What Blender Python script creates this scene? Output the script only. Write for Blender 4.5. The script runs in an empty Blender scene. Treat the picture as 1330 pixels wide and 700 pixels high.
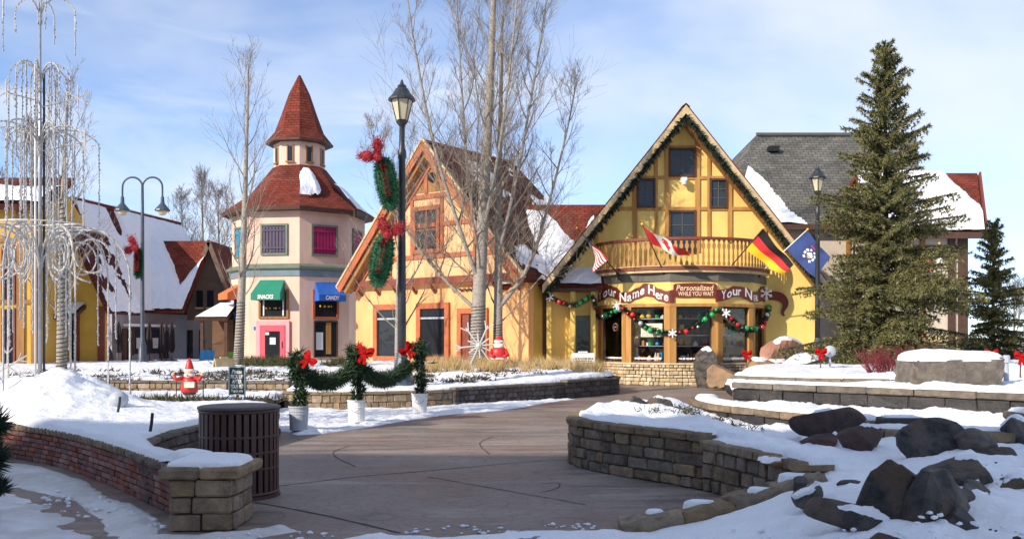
import bpy, bmesh, math, random
import numpy as np
from mathutils import Vector, Matrix
R = math.radians
sc = bpy.context.scene
col = sc.collection
random.seed(7); rng = np.random.default_rng(7)
# ------------------------------------------------------------------ camera, sky, sun, exposure
F = 1200.0; CX = 665.0; CY = 440.0; CH = 1.6          # focal length (px of the 1330 px photo), horizon, eye height
cam_d = bpy.data.cameras.new('camera'); cam = bpy.data.objects.new('camera', cam_d); col.objects.link(cam)
cam.location = (0, 0, CH); cam.rotation_euler = (R(90), 0, 0)
cam_d.sensor_width = 36; cam_d.lens = 36*F/1330; cam_d.shift_y = 90/1330
cam_d.clip_start = .05; cam_d.clip_end = 3000
sc.camera = cam
SUN_AZ = 48; SUN_EL = 27                              # degrees left of the view's back direction, elevation
sv = Vector((-math.sin(R(SUN_AZ))*math.cos(R(SUN_EL)), -math.cos(R(SUN_AZ))*math.cos(R(SUN_EL)), math.sin(R(SUN_EL))))
sd = bpy.data.lights.new('sun', 'SUN'); sd.energy = 3.6; sd.angle = R(.53); sd.color = (1, .89, .74)
so = bpy.data.objects.new('sun', sd); col.objects.link(so); so.rotation_euler = (-sv).to_track_quat('-Z', 'Y').to_euler()
w = bpy.data.worlds.new('World'); sc.world = w; w.use_nodes = True
nt = w.node_tree; N = nt.nodes; L = nt.links
bgn = N['Background']; bgn.inputs[1].default_value = .15
sky = N.new('ShaderNodeTexSky'); sky.sky_type = 'NISHITA'; sky.sun_disc = False
sky.sun_elevation = R(SUN_EL); sky.sun_rotation = math.atan2(sv.x, sv.y)
sky.air_density = .62; sky.dust_density = .0; sky.ozone_density = 3.4
tc = N.new('ShaderNodeTexCoord')
def wmap(rot, scl, loc=(0,0,0)):
    m = N.new('ShaderNodeMapping'); m.inputs['Rotation'].default_value = rot; m.inputs['Scale'].default_value = scl
    m.inputs['Location'].default_value = loc; L.new(tc.outputs['Generated'], m.inputs[0]); return m
def wnoise(m, s, d=7, r=.55, dist=0):
    n = N.new('ShaderNodeTexNoise'); n.inputs['Scale'].default_value = s; n.inputs['Detail'].default_value = d
    n.inputs['Roughness'].default_value = r; n.inputs['Distortion'].default_value = dist; L.new(m.outputs[0], n.inputs[0]); return n
def wramp(n, a, b):
    r = N.new('ShaderNodeMapRange'); r.interpolation_type = 'SMOOTHSTEP'; r.inputs[1].default_value = a; r.inputs[2].default_value = b
    L.new(n.outputs[0], r.inputs[0]); return r
# long thin cirrus streaks that climb to the right, over a broad veil
n1 = wramp(wnoise(wmap((0, R(27), 0), (1.0, 1.0, 4.2), (.35, 0, .28)), 2.1, 6, .5, .5), .40, .68)
n2 = wramp(wnoise(wmap((0, R(8), 0), (1.2, 1.2, 2.6), (4.1, 2, 1.3)), 1.35, 5, .5, .3), .38, .72)
mx = N.new('ShaderNodeMath'); mx.operation = 'MAXIMUM'; L.new(n1.outputs[0], mx.inputs[0]); L.new(n2.outputs[0], mx.inputs[1])
sc_ = N.new('ShaderNodeMath'); sc_.operation = 'MULTIPLY'; sc_.inputs[1].default_value = .80; L.new(mx.outputs[0], sc_.inputs[0])
mixc = N.new('ShaderNodeMixRGB'); mixc.inputs[2].default_value = (3.9, 4.08, 4.4, 1)
L.new(sc_.outputs[0], mixc.inputs[0]); L.new(sky.outputs[0], mixc.inputs[1]); L.new(mixc.outputs[0], bgn.inputs[0])
vs = sc.view_settings; vs.view_transform = 'Standard'; vs.look = 'None'; vs.exposure = .74; vs.gamma = 1; vs.use_curve_mapping = False
sc.render.resolution_x = 1024; sc.render.resolution_y = 538

# ------------------------------------------------------------------ helpers
def P(px, py, d): return Vector(((px-CX)/F*d, d, CH+(CY-py)/F*d))
def PX(px, d): return (px-CX)/F*d
def PZ(py, d): return CH+(CY-py)/F*d
def GD(py, z=0): return (CH-z)*F/(py-CY)
ORG = {}
def tag(o, label=None, cat=None, group=None, kind=None):
    if label: o['label'] = label
    if cat: o['category'] = cat
    if group: o['group'] = group
    if kind: o['kind'] = kind
    return o
def thing(name, label, cat, loc, group=None, rz=0):
    o = bpy.data.objects.new(name, None); col.objects.link(o); o.location = loc; o.rotation_euler = (0, 0, rz)
    o.empty_display_size = .1
    ORG[o.name] = Vector(loc); tag(o, label, cat, group); return o
def link(name, me, parent=None, loc=None):
    o = bpy.data.objects.new(name, me); col.objects.link(o)
    if parent: o.parent = parent
    if loc is not None: o.location = loc
    return o
def copy_tree(o, parent=None):
    c = o.copy(); col.objects.link(c); c.parent = parent
    ORG[c.name] = ORG.get(o.name, Vector())
    for ch in list(o.children): copy_tree(ch, c)
    return c

def lattice(n=64, seed=0):
    return np.random.default_rng(seed).random((n, n))
_lat = lattice(128, 3)
def vnoise(x, y):
    x = np.asarray(x, float); y = np.asarray(y, float)
    xi = np.floor(x).astype(int); yi = np.floor(y).astype(int); fx = x-xi; fy = y-yi
    fx = fx*fx*(3-2*fx); fy = fy*fy*(3-2*fy); m = 127
    a = _lat[xi & m, yi & m]; b = _lat[(xi+1) & m, yi & m]; c = _lat[xi & m, (yi+1) & m]; d = _lat[(xi+1) & m, (yi+1) & m]
    return (a*(1-fx)+b*fx)*(1-fy)+(c*(1-fx)+d*fx)*fy
def fbm(x, y, o=4, g=.5):
    s = 0; a = 1; t = 0
    for i in range(o):
        s = s+a*vnoise(np.asarray(x)*2**i+17.3*i, np.asarray(y)*2**i+5.1*i); t += a; a *= g
    return s/t

# ---- materials
MATS = {}
def mat(name, c1, c2=None, scale=4, rough=.8, bump=0, bscale=30, rnd=0, metal=0, spec=.4, lo=.35, hi=.65, coord='Object', stretch=None, c3=None, s3=1.0, coat=0):
    m = bpy.data.materials.new(name); m.use_nodes = True; t = m.node_tree; n = t.nodes; l = t.links
    b = n['Principled BSDF']; b.inputs['Roughness'].default_value = rough; b.inputs['Metallic'].default_value = metal
    b.inputs['Specular IOR Level'].default_value = spec
    if coat: b.inputs['Coat Weight'].default_value = coat; b.inputs['Coat Roughness'].default_value = .15
    tcn = n.new('ShaderNodeTexCoord'); src = tcn.outputs[coord]
    if rnd:
        oi = n.new('ShaderNodeObjectInfo'); ad = n.new('ShaderNodeVectorMath'); ad.operation = 'ADD'
        ml = n.new('ShaderNodeMath'); ml.operation = 'MULTIPLY'; ml.inputs[1].default_value = 37.0
        l.new(oi.outputs['Random'], ml.inputs[0]); l.new(ml.outputs[0], ad.inputs[1]); l.new(src, ad.inputs[0]); src = ad.outputs[0]
    if stretch:
        mp = n.new('ShaderNodeMapping'); mp.inputs['Scale'].default_value = stretch; l.new(src, mp.inputs[0]); src = mp.outputs[0]
    c4 = lambda c: (c[0], c[1], c[2], 1)
    out = None
    if c2:
        no = n.new('ShaderNodeTexNoise'); no.inputs['Scale'].default_value = scale; no.inputs['Detail'].default_value = 7; no.inputs['Roughness'].default_value = .6
        l.new(src, no.inputs[0]); mr = n.new('ShaderNodeMapRange'); mr.inputs[1].default_value = lo; mr.inputs[2].default_value = hi; l.new(no.outputs[0], mr.inputs[0])
        mi = n.new('ShaderNodeMixRGB'); mi.inputs[1].default_value = c4(c1); mi.inputs[2].default_value = c4(c2); l.new(mr.outputs[0], mi.inputs[0]); out = mi.outputs[0]
        if c3:
            no3 = n.new('ShaderNodeTexNoise'); no3.inputs['Scale'].default_value = s3; no3.inputs['Detail'].default_value = 5; l.new(src, no3.inputs[0])
            mr3 = n.new('ShaderNodeMapRange'); mr3.inputs[1].default_value = .48; mr3.inputs[2].default_value = .68; l.new(no3.outputs[0], mr3.inputs[0])
            mi3 = n.new('ShaderNodeMixRGB'); mi3.inputs[2].default_value = c4(c3); l.new(mr3.outputs[0], mi3.inputs[0]); l.new(out, mi3.inputs[1]); out = mi3.outputs[0]
    else:
        rg = n.new('ShaderNodeRGB'); rg.outputs[0].default_value = c4(c1); out = rg.outputs[0]
    if rnd:
        hs = n.new('ShaderNodeHueSaturation'); mr2 = n.new('ShaderNodeMapRange'); mr2.inputs[3].default_value = 1-rnd; mr2.inputs[4].default_value = 1+rnd
        l.new(oi.outputs['Random'], mr2.inputs[0]); l.new(mr2.outputs[0], hs.inputs['Value'])
        m5 = n.new('ShaderNodeMath'); m5.operation = 'MULTIPLY'; m5.inputs[1].default_value = 7.31; l.new(oi.outputs['Random'], m5.inputs[0])
        fr = n.new('ShaderNodeMath'); fr.operation = 'FRACT'; l.new(m5.outputs[0], fr.inputs[0])
        mr4 = n.new('ShaderNodeMapRange'); mr4.inputs[3].default_value = 1-rnd*.9; mr4.inputs[4].default_value = 1+rnd*.6; l.new(fr.outputs[0], mr4.inputs[0]); l.new(mr4.outputs[0], hs.inputs['Saturation'])
        l.new(out, hs.inputs['Color']); out = hs.outputs[0]
    l.new(out, b.inputs['Base Color'])
    if bump:
        bn = n.new('ShaderNodeTexNoise'); bn.inputs['Scale'].default_value = bscale; bn.inputs['Detail'].default_value = 8; bn.inputs['Roughness'].default_value = .65
        l.new(src, bn.inputs[0]); bp = n.new('ShaderNodeBump'); bp.inputs['Strength'].default_value = 1; bp.inputs['Distance'].default_value = bump
        l.new(bn.outputs[0], bp.inputs['Height']); l.new(bp.outputs[0], b.inputs['Normal'])
    MATS[name] = m; return m
def shingle(name, c1, c2, cm, w=.3, h=.14, rough=.9):
    m = bpy.data.materials.new(name); m.use_nodes = True; t = m.node_tree; n = t.nodes; l = t.links; b = n['Principled BSDF']
    b.inputs['Roughness'].default_value = rough; b.inputs['Specular IOR Level'].default_value = .2
    uv = n.new('ShaderNodeTexCoord'); br = n.new('ShaderNodeTexBrick'); br.offset = .5
    br.inputs['Color1'].default_value = (*c1, 1); br.inputs['Color2'].default_value = (*c2, 1); br.inputs['Mortar'].default_value = (*cm, 1)
    br.inputs['Scale'].default_value = 1; br.inputs['Brick Width'].default_value = w; br.inputs['Row Height'].default_value = h
    br.inputs['Mortar Size'].default_value = .012; br.inputs['Mortar Smooth'].default_value = .2; br.inputs['Bias'].default_value = 0
    l.new(uv.outputs['UV'], br.inputs['Vector'])
    no = n.new('ShaderNodeTexNoise'); no.inputs['Scale'].default_value = 1.3; no.inputs['Detail'].default_value = 8; l.new(uv.outputs['UV'], no.inputs[0])
    hs = n.new('ShaderNodeHueSaturation'); mr = n.new('ShaderNodeMapRange'); mr.inputs[1].default_value = .3; mr.inputs[2].default_value = .7; mr.inputs[3].default_value = .7; mr.inputs[4].default_value = 1.3
    l.new(no.outputs[0], mr.inputs[0]); l.new(mr.outputs[0], hs.inputs['Value']); l.new(br.outputs['Color'], hs.inputs['Color']); l.new(hs.outputs[0], b.inputs['Base Color'])
    bp = n.new('ShaderNodeBump'); bp.inputs['Distance'].default_value = .02; bp.invert = True; l.new(br.outputs['Fac'], bp.inputs['Height']); l.new(bp.outputs[0], b.inputs['Normal'])
    MATS[name] = m; return m
def glass(name, tint=(.02,.024,.03), rough=.03, see=0.0):
    m = bpy.data.materials.new(name); m.use_nodes = True; t = m.node_tree; n = t.nodes; l = t.links
    b = n['Principled BSDF']; b.inputs['Base Color'].default_value = (*tint, 1); b.inputs['Roughness'].default_value = rough; b.inputs['Specular IOR Level'].default_value = .33
    no = n.new('ShaderNodeTexNoise'); no.inputs['Scale'].default_value = 1.7; tcn = n.new('ShaderNodeTexCoord'); l.new(tcn.outputs['Object'], no.inputs[0])
    bp = n.new('ShaderNodeBump'); bp.inputs['Distance'].default_value = .01; l.new(no.outputs[0], bp.inputs['Height']); l.new(bp.outputs[0], b.inputs['Normal'])
    if see:
        tr = n.new('ShaderNodeBsdfTransparent'); gl = n.new('ShaderNodeBsdfGlossy'); gl.inputs['Roughness'].default_value = rough
        fr = n.new('ShaderNodeFresnel'); fr.inputs[0].default_value = 1.28; tr.inputs[0].default_value = (see, see, see, 1)
        ms = n.new('ShaderNodeMixShader'); l.new(fr.outputs[0], ms.inputs[0]); l.new(tr.outputs[0], ms.inputs[1]); l.new(gl.outputs[0], ms.inputs[2])
        l.new(ms.outputs[0], n['Material Output'].inputs[0])
    MATS[name] = m; return m
# snow: bright, faintly translucent, fine crystals and soft hollows
def snowmat(name, c1, c2, bump=.03):
    m = mat(name, c1, c2, 1.2, .55, 0, 1, 0, 0, .35)
    t = m.node_tree; n = t.nodes; l = t.links; b = n['Principled BSDF']; tcn = n.new('ShaderNodeTexCoord')
    a = n.new('ShaderNodeTexNoise'); a.inputs['Scale'].default_value = 5; a.inputs['Detail'].default_value = 9; a.inputs['Roughness'].default_value = .62; l.new(tcn.outputs['Object'], a.inputs[0])
    bp = n.new('ShaderNodeBump'); bp.inputs['Distance'].default_value = bump; l.new(a.outputs[0], bp.inputs['Height']); l.new(bp.outputs[0], b.inputs['Normal'])
    return m
snowmat('snow', (.86,.88,.92), (.80,.83,.88), .06)
snowmat('snow_dirty', (.72,.72,.73), (.50,.49,.48), .06)
snowmat('roof_snow', (.86,.88,.92), (.82,.85,.9), .05)
mat('slush', (.5,.5,.5), (.72,.74,.78), 3, .5, .03, 9)
mat('earth', (.09,.07,.05), (.05,.04,.03), 3, .95, .03, 12)
mat('asphalt_far', (.3,.29,.28), (.55,.56,.58), .15, .9)
# plaza: stamped reddish-brown concrete, worn and partly wet
def plaza_mat():
    m = mat('plaza', (.20,.158,.135), (.31,.262,.228), .55, .6, .008, 50, c3=(.245,.155,.122), s3=.35, lo=.3, hi=.7)
    t = m.node_tree; n = t.nodes; l = t.links; b = n['Principled BSDF']; tcn = n.new('ShaderNodeTexCoord')
    # slabs of streaky wear
    old = b.inputs['Base Color'].links[0].from_socket
    mp = n.new('ShaderNodeMapping'); mp.inputs['Scale'].default_value = (.35, 2.2, 1); mp.inputs['Rotation'].default_value = (0,0,R(12)); l.new(tcn.outputs['Object'], mp.inputs[0])
    a = n.new('ShaderNodeTexNoise'); a.inputs['Scale'].default_value = 1.6; a.inputs['Detail'].default_value = 9; a.inputs['Roughness'].default_value = .68; l.new(mp.outputs[0], a.inputs[0])
    mr = n.new('ShaderNodeMapRange'); mr.inputs[1].default_value = .35; mr.inputs[2].default_value = .68; mr.inputs[3].default_value = .62; mr.inputs[4].default_value = 1.3; l.new(a.outputs[0], mr.inputs[0])
    # fan-shaped stamped pattern
    v = n.new('ShaderNodeTexVoronoi'); v.feature = 'DISTANCE_TO_EDGE'; v.inputs['Scale'].default_value = 5.5; l.new(tcn.outputs['Object'], v.inputs['Vector'])
    vr = n.new('ShaderNodeMapRange'); vr.inputs[1].default_value = 0; vr.inputs[2].default_value = .05; vr.inputs[3].default_value = .72; vr.inputs[4].default_value = 1; l.new(v.outputs[0], vr.inputs[0])
    v2 = n.new('ShaderNodeTexVoronoi'); v2.inputs['Scale'].default_value = .62; l.new(tcn.outputs['Object'], v2.inputs['Vector'])
    wv = n.new('ShaderNodeMath'); wv.operation = 'MULTIPLY'; wv.inputs[1].default_value = 11.0; l.new(v2.outputs['Distance'], wv.inputs[0])
    fr = n.new('ShaderNodeMath'); fr.operation = 'FRACT'; l.new(wv.outputs[0], fr.inputs[0])
    v3 = n.new('ShaderNodeMapRange'); v3.inputs[1].default_value = .0; v3.inputs[2].default_value = .12; v3.inputs[3].default_value = .74; v3.inputs[4].default_value = 1; l.new(fr.outputs[0], v3.inputs[0])
    m3 = n.new('ShaderNodeMath'); m3.operation = 'MULTIPLY'; l.new(vr.outputs[0], m3.inputs[0]); l.new(v3.outputs[0], m3.inputs[1])
    mu = n.new('ShaderNodeMath'); mu.operation = 'MULTIPLY'; l.new(mr.outputs[0], mu.inputs[0]); l.new(m3.outputs[0], mu.inputs[1])
    hs = n.new('ShaderNodeHueSaturation'); l.new(mu.outputs[0], hs.inputs['Value']); l.new(old, hs.inputs['Color'])
    sa = n.new('ShaderNodeTexNoise'); sa.inputs['Scale'].default_value = .8; sa.inputs['Detail'].default_value = 10; sa.inputs['Roughness'].default_value = .72; l.new(mp.outputs[0], sa.inputs[0])
    sr = n.new('ShaderNodeMapRange'); sr.inputs[1].default_value = .56; sr.inputs[2].default_value = .78; sr.inputs[4].default_value = .75; l.new(sa.outputs[0], sr.inputs[0])
    sm = n.new('ShaderNodeMixRGB'); sm.inputs[2].default_value = (.42,.38,.35,1); l.new(sr.outputs[0], sm.inputs[0]); l.new(hs.outputs[0], sm.inputs[1]); l.new(sm.outputs[0], b.inputs['Base Color'])
    rr = n.new('ShaderNodeMapRange'); rr.inputs[1].default_value = .4; rr.inputs[2].default_value = .65; rr.inputs[3].default_value = .42; rr.inputs[4].default_value = .8; l.new(a.outputs[0], rr.inputs[0]); l.new(rr.outputs[0], b.inputs['Roughness'])
plaza_mat()
mat('joint', (.07,.058,.05), None, rough=.95)
mat('brick', (.155,.055,.042), (.225,.092,.068), 9, .85, .006, 60, rnd=.38)
mat('mortar', (.10,.085,.075), (.06,.05,.045), 9, .95, .004, 50)
mat('block', (.27,.20,.13), (.125,.098,.072), 8, .9, .035, 20, rnd=.36)
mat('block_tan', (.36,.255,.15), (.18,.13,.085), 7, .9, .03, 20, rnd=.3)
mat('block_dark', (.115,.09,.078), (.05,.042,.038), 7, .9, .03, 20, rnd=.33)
mat('cap', (.29,.21,.13), (.15,.113,.075), 7, .9, .035, 18, rnd=.22)
mat('cap_gray', (.19,.155,.118), (.095,.08,.065), 6, .9, .03, 18, rnd=.22)
mat('cap_wet', (.012,.012,.013), (.035,.03,.028), 5, .45, .012, 22, rnd=.3)
mat('cream_stone', (.62,.50,.32), (.45,.34,.20), 5, .85, .012, 30, rnd=.24)
mat('rock', (.018,.018,.02), (.12,.105,.095), 6, .7, .06, 16, rnd=.3, c3=(.11,.075,.052), s3=3)
mat('rock_red', (.13,.06,.048), (.055,.037,.036), 4.5, .85, .05, 14, rnd=.2)
mat('rock_pink', (.40,.21,.15), (.28,.15,.11), 3.5, .85, .03, 12, rnd=.15)
mat('rock_tan', (.34,.21,.11), (.2,.13,.08), 3.5, .85, .03, 12, rnd=.15)
mat('yellow_wall', (.82,.57,.15), (.76,.52,.13), 2.5, .85, .008, 60, c3=(.66,.44,.11), s3=1.3, stretch=(1,1,.3))
mat('yellow_gable', (.85,.62,.20), (.79,.56,.165), 2.5, .85, .008, 60, c3=(.70,.48,.14), s3=1.3, stretch=(1,1,.3))
mat('gold_wall', (.82,.43,.185), (.76,.39,.16), 2.5, .85, .008, 60, c3=(.66,.33,.13), s3=1.3, stretch=(1,1,.3))
mat('cream_gable', (.76,.47,.235), (.68,.41,.2), 2.5, .85, .008, 60, c3=(.58,.35,.17), s3=1.3, stretch=(1,1,.3))
mat('ochre_wall', (.62,.38,.07), (.54,.32,.055), 2.0, .85, .004, 60)
mat('pink_wall', (.80,.55,.43), (.74,.50,.385), 2.2, .85, .008, 60, c3=(.66,.44,.34), s3=1.3, stretch=(1,1,.3))
mat('lavender_wall', (.37,.33,.36), (.32,.29,.31), 2.2, .85, .004, 60)
mat('beige_wall', (.58,.50,.40), (.52,.45,.36), 2.2, .85, .004, 60)
mat('brown_wall', (.17,.12,.09), (.13,.09,.065), 2.2, .85)
mat('timber', (.52,.27,.075), (.36,.17,.045), 5, .65, .004, 40, stretch=(1,1,.12))
mat('timber_brown', (.34,.17,.055), (.23,.11,.035), 5, .7, .004, 40, stretch=(1,1,.2))
mat('timber_dark', (.09,.045,.03), (.06,.03,.02), 5, .7)
mat('red_brown', (.23,.055,.03), (.17,.04,.025), 5, .6)
mat('orange_trim', (.46,.13,.05), (.36,.095,.036), 5, .65)
mat('cream_trim', (.62,.47,.26), (.50,.37,.2), 4, .65)
mat('gray_band', (.13,.12,.10), (.10,.095,.08), 3, .7)
mat('blue_gray', (.20,.27,.31), (.17,.23,.27), 3, .65)
mat('green_gray', (.16,.2,.15), (.13,.165,.125), 3, .65)
mat('white_paint', (.78,.77,.75), (.68,.67,.66), 6, .55)
mat('gray_plastic', (.42,.45,.5), (.36,.39,.44), 6, .5)
mat('black_metal', (.018,.022,.028), (.03,.036,.044), 8, .42, spec=.5)
mat('blue_metal', (.045,.065,.09), (.07,.09,.12), 6, .4)
mat('steel', (.3,.31,.33), (.42,.43,.45), 8, .35, metal=.6)
mat('can_brown', (.050,.018,.013), (.068,.026,.02), 8, .45, spec=.5)
mat('can_lid', (.06,.048,.042), (.085,.07,.062), 6, .5)
mat('lamp_glass', (.62,.55,.38), (.5,.43,.28), 3, .25)
mat('dark', (.008,.008,.009), None, rough=.7)
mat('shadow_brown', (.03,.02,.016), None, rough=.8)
glass('glass_dark'); glass('glass_pane', (.03,.04,.055), .06); glass('glass_clear', see=.93)
mat('pink_paint', (.78,.10,.14), (.72,.085,.12), 3, .5)
mat('pink_frame', (.78,.36,.38), (.72,.32,.34), 3, .6)
mat('green_awning', (.015,.20,.125), (.02,.23,.15), 3, .75)
mat('blue_awning', (.02,.10,.42), (.025,.13,.5), 3, .7)
mat('orange_awning', (.72,.17,.05), (.66,.15,.05), 3, .75)
mat('blue_shutter', (.03,.33,.52), (.025,.28,.46), 3, .6)
mat('purple_shutter', (.075,.055,.10), (.06,.045,.085), 3, .6)
mat('crimson_shutter', (.36,.015,.10), (.3,.012,.085), 3, .6)
mat('red_cloth', (.46,.008,.008), (.30,.005,.007), 14, .85, spec=.1)
mat('red_tinsel', (.48,.02,.03), (.22,.008,.014), 30, .35, .02, 60)
mat('green_tinsel', (.02,.16,.06), (.008,.06,.028), 30, .4, .02, 60)
mat('ball_red', (.6,.015,.02), None, rough=.15, spec=.8); mat('ball_green', (.015,.36,.09), None, rough=.15, spec=.8); mat('ball_silver', (.7,.71,.73), None, rough=.2, metal=.7)
mat('garland', (.012,.034,.012), (.035,.07,.024), 14, .7)
mat('garland_dark', (.014,.03,.022), (.03,.05,.03), 14, .7)
mat('spruce', (.055,.066,.018), (.15,.14,.04), 1.5, .75, c3=(.24,.225,.11), s3=7.0)
mat('spruce_far', (.07,.075,.02), (.17,.145,.04), 1.3, .7)
mat('bark', (.41,.37,.32), (.235,.21,.18), 9, .9, .02, 30, stretch=(1,1,3))
mat('twig', (.34,.285,.225), (.16,.13,.10), 5, .85)
mat('twig_far', (.20,.175,.16), (.15,.13,.12), 5, .85)
mat('bark_dark', (.06,.045,.035), (.035,.027,.02), 9, .9, .02, 30)
mat('red_twig', (.22,.03,.035), (.13,.02,.025), 5, .7)
mat('dry_grass', (.55,.40,.19), (.40,.28,.12), 6, .85)
mat('dead_plant', (.05,.045,.03), (.10,.085,.05), 8, .9)
mat('evergreen_low', (.05,.065,.02), (.11,.10,.035), 8, .8)
mat('light_string', (.62,.60,.57), (.42,.41,.39), 18, .5)
mat('bulb', (.25,.25,.26), (.6,.6,.6), 20, .25)
mat('silver_pole', (.30,.32,.35), (.42,.44,.47), 6, .4, metal=.4)
mat('sign_brown', (.17,.025,.018), (.14,.02,.015), 4, .5)
mat('sign_white', (.86,.83,.80), None, rough=.5); mat('sign_cream', (.80,.60,.36), None, rough=.5)
mat('sign_green', (.008,.045,.035), (.006,.035,.028), 4, .4)
mat('sign_rim', (.35,.45,.45), None, rough=.5)
mat('panel_cream', (.74,.70,.52), None, rough=.6)
mat('ink', (.05,.045,.045), None, rough=.7)
mat('flag_red', (.66,.03,.035), None, rough=.75); mat('flag_white', (.82,.81,.79), None, rough=.75); mat('flag_blue', (.018,.04,.16), (.025,.055,.21), 3, .75)
mat('flag_black', (.014,.012,.013), None, rough=.75); mat('flag_gold', (.86,.50,.02), None, rough=.75); mat('flag_tan', (.55,.38,.22), None, rough=.75)
mat('skin_paint', (.72,.42,.28), None, rough=.5); mat('orange_paint', (.62,.16,.04), None, rough=.5)
mat('plastic_red', (.62,.03,.03), (.5,.025,.025), 6, .4)
mat('chair_blue', (.03,.28,.55), None, rough=.5); mat('lime', (.2,.45,.05), None, rough=.5)
mat('umbrella', (.028,.02,.02), (.02,.015,.015), 4, .85)
mat('wood_brown', (.16,.085,.045), (.12,.06,.03), 4, .7)
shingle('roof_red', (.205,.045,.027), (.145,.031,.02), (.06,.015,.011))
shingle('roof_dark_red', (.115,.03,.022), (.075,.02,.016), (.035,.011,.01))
shingle('roof_gray', (.15,.145,.13), (.10,.097,.088), (.035,.034,.032), .36, .2)
M = MATS

# ---- mesh collector
class MB:
    def __init__(s): s.v = []; s.f = []; s.m = []; s.uv = {}; s.mi = 0
    def add(s, vs, fs, uv=None):
        o = len(s.v); s.v += [Vector(p) for p in vs]
        for k, f in enumerate(fs):
            if uv: s.uv[len(s.f)] = [uv[i] for i in f]
            s.f.append([i+o for i in f]); s.m.append(s.mi)
        return s
    def box(s, c, sz, rz=0, rx=0, ry=0):
        m = Matrix.Translation(c) @ Matrix.Rotation(rz, 4, 'Z') @ Matrix.Rotation(ry, 4, 'Y') @ Matrix.Rotation(rx, 4, 'X')
        x, y, z = sz[0]/2, sz[1]/2, sz[2]/2
        vs = [m @ Vector(p) for p in ((-x,-y,-z),(x,-y,-z),(x,y,-z),(-x,y,-z),(-x,-y,z),(x,-y,z),(x,y,z),(-x,y,z))]
        return s.add(vs, [(3,2,1,0),(4,5,6,7),(0,1,5,4),(1,2,6,5),(2,3,7,6),(3,0,4,7)])
    def beam(s, a, b, w, h, n):          # from a to b, width w across, depth h along n (n = outward); a,b lie on the back face
        a = Vector(a); b = Vector(b); n = Vector(n).normalized(); t = (b-a).normalized(); x = t.cross(n)*w/2
        vs = [a-x, a+x, b+x, b-x]; vs += [v+n*h for v in vs]
        return s.add(vs, [(3,2,1,0),(4,5,6,7),(0,1,5,4),(1,2,6,5),(2,3,7,6),(3,0,4,7)])
    def tube(s, pts, rad, n=8, closed=False):
        pts = [Vector(p) for p in pts]; k = len(pts)
        if not hasattr(rad, '__len__'): rad = [rad]*k
        vs = []; fs = []; ref = Vector((0,0,1))
        for i, p in enumerate(pts):
            if closed: t = pts[(i+1) % k]-pts[i-1]
            else: t = pts[min(i+1, k-1)]-pts[max(i-1, 0)]
            t.normalize()
            if i == 0:
                ref = Vector((0,0,1)) if abs(t.z) < .9 else Vector((1,0,0))
            x = ref-t*ref.dot(t)
            x = x.normalized() if x.length > 1e-6 else Vector((1,0,0)); ref = x; y = t.cross(x)
            for j in range(n):
                a = 2*math.pi*j/n; vs.append(p+(x*math.cos(a)+y*math.sin(a))*rad[i])
        for i in range(k if closed else k-1):
            for j in range(n):
                a = i*n+j; b = i*n+(j+1) % n; c = ((i+1) % k)*n; fs.append((a, b, c+(j+1) % n, c+j))
        if not closed: fs += [tuple(range(n))[::-1], tuple((k-1)*n+j for j in range(n))]
        return s.add(vs, fs)
    def lathe(s, prof, c, n=16, a0=0, sx=1, sy=1):
        c = Vector(c); vs = []; fs = []
        for r, z in prof:
            for j in range(n):
                a = a0+2*math.pi*j/n; vs.append(c+Vector((r*math.cos(a)*sx, r*math.sin(a)*sy, z)))
        for i in range(len(prof)-1):
            for j in range(n): fs.append((i*n+j, i*n+(j+1) % n, (i+1)*n+(j+1) % n, (i+1)*n+j))
        fs += [tuple(range(n))[::-1], tuple((len(prof)-1)*n+j for j in range(n))]
        return s.add(vs, fs)
    def ball(s, c, r, n=8, sz=None):
        sz = sz or (1,1,1); pr = []
        k = max(4, n//2)
        for i in range(k+1):
            a = -math.pi/2+math.pi*i/k; pr.append((max(math.cos(a), .02)*r, math.sin(a)*r*sz[2]))
        return s.lathe(pr, c, n, 0, sz[0], sz[1])
    def slab(s, pts, t, n=None, uvo=None):   # planar polygon, thickness t behind its normal; uv in metres
        pts = [Vector(p) for p in pts]
        nn = Vector((0,0,0))
        for i in range(len(pts)):
            a, b = pts[i], pts[(i+1) % len(pts)]; nn += a.cross(b)
        nn.normalize()
        if n is not None and nn.dot(Vector(n)) < 0: pts = pts[::-1]; nn = -nn
        h = Vector((0,0,1)).cross(nn); h = h.normalized() if h.length > 1e-4 else Vector((1,0,0)); u = nn.cross(h)
        k = len(pts); vs = pts+[p-nn*t for p in pts]; uv = [(p.dot(h), p.dot(u)) for p in vs]
        fs = [tuple(range(k)), tuple(range(2*k-1, k-1, -1))]+[(i, i+k, (i+1) % k+k, (i+1) % k) for i in range(k)]
        return s.add(vs, fs, uv)
    def build(s, name, mats, parent=None, smooth=False, loc=None, local=False, label=None):
        o = Vector((0,0,0))
        if parent is not None and not local: o = ORG.get(parent.name, Vector())
        elif loc is not None: o = Vector(loc)
        me = bpy.data.meshes.new(name); me.from_pydata([tuple(v-o) for v in s.v], [], s.f)
        if not isinstance(mats, (list, tuple)): mats = [mats]
        for m in mats: me.materials.append(M[m] if isinstance(m, str) else m)
        if len(mats) > 1: me.polygons.foreach_set('material_index', s.m)
        if s.uv:
            ul = me.uv_layers.new(name='UVMap')
            for p in me.polygons:
                if p.index in s.uv:
                    for li, c in zip(p.loop_indices, s.uv[p.index]): ul.data[li].uv = c
        if smooth: me.polygons.foreach_set('use_smooth', [True]*len(me.polygons))
        ob = link(name, me, parent, loc if parent is None and loc is not None else None)
        ORG[ob.name] = o
        if label: ob['label'] = label
        return ob
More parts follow.
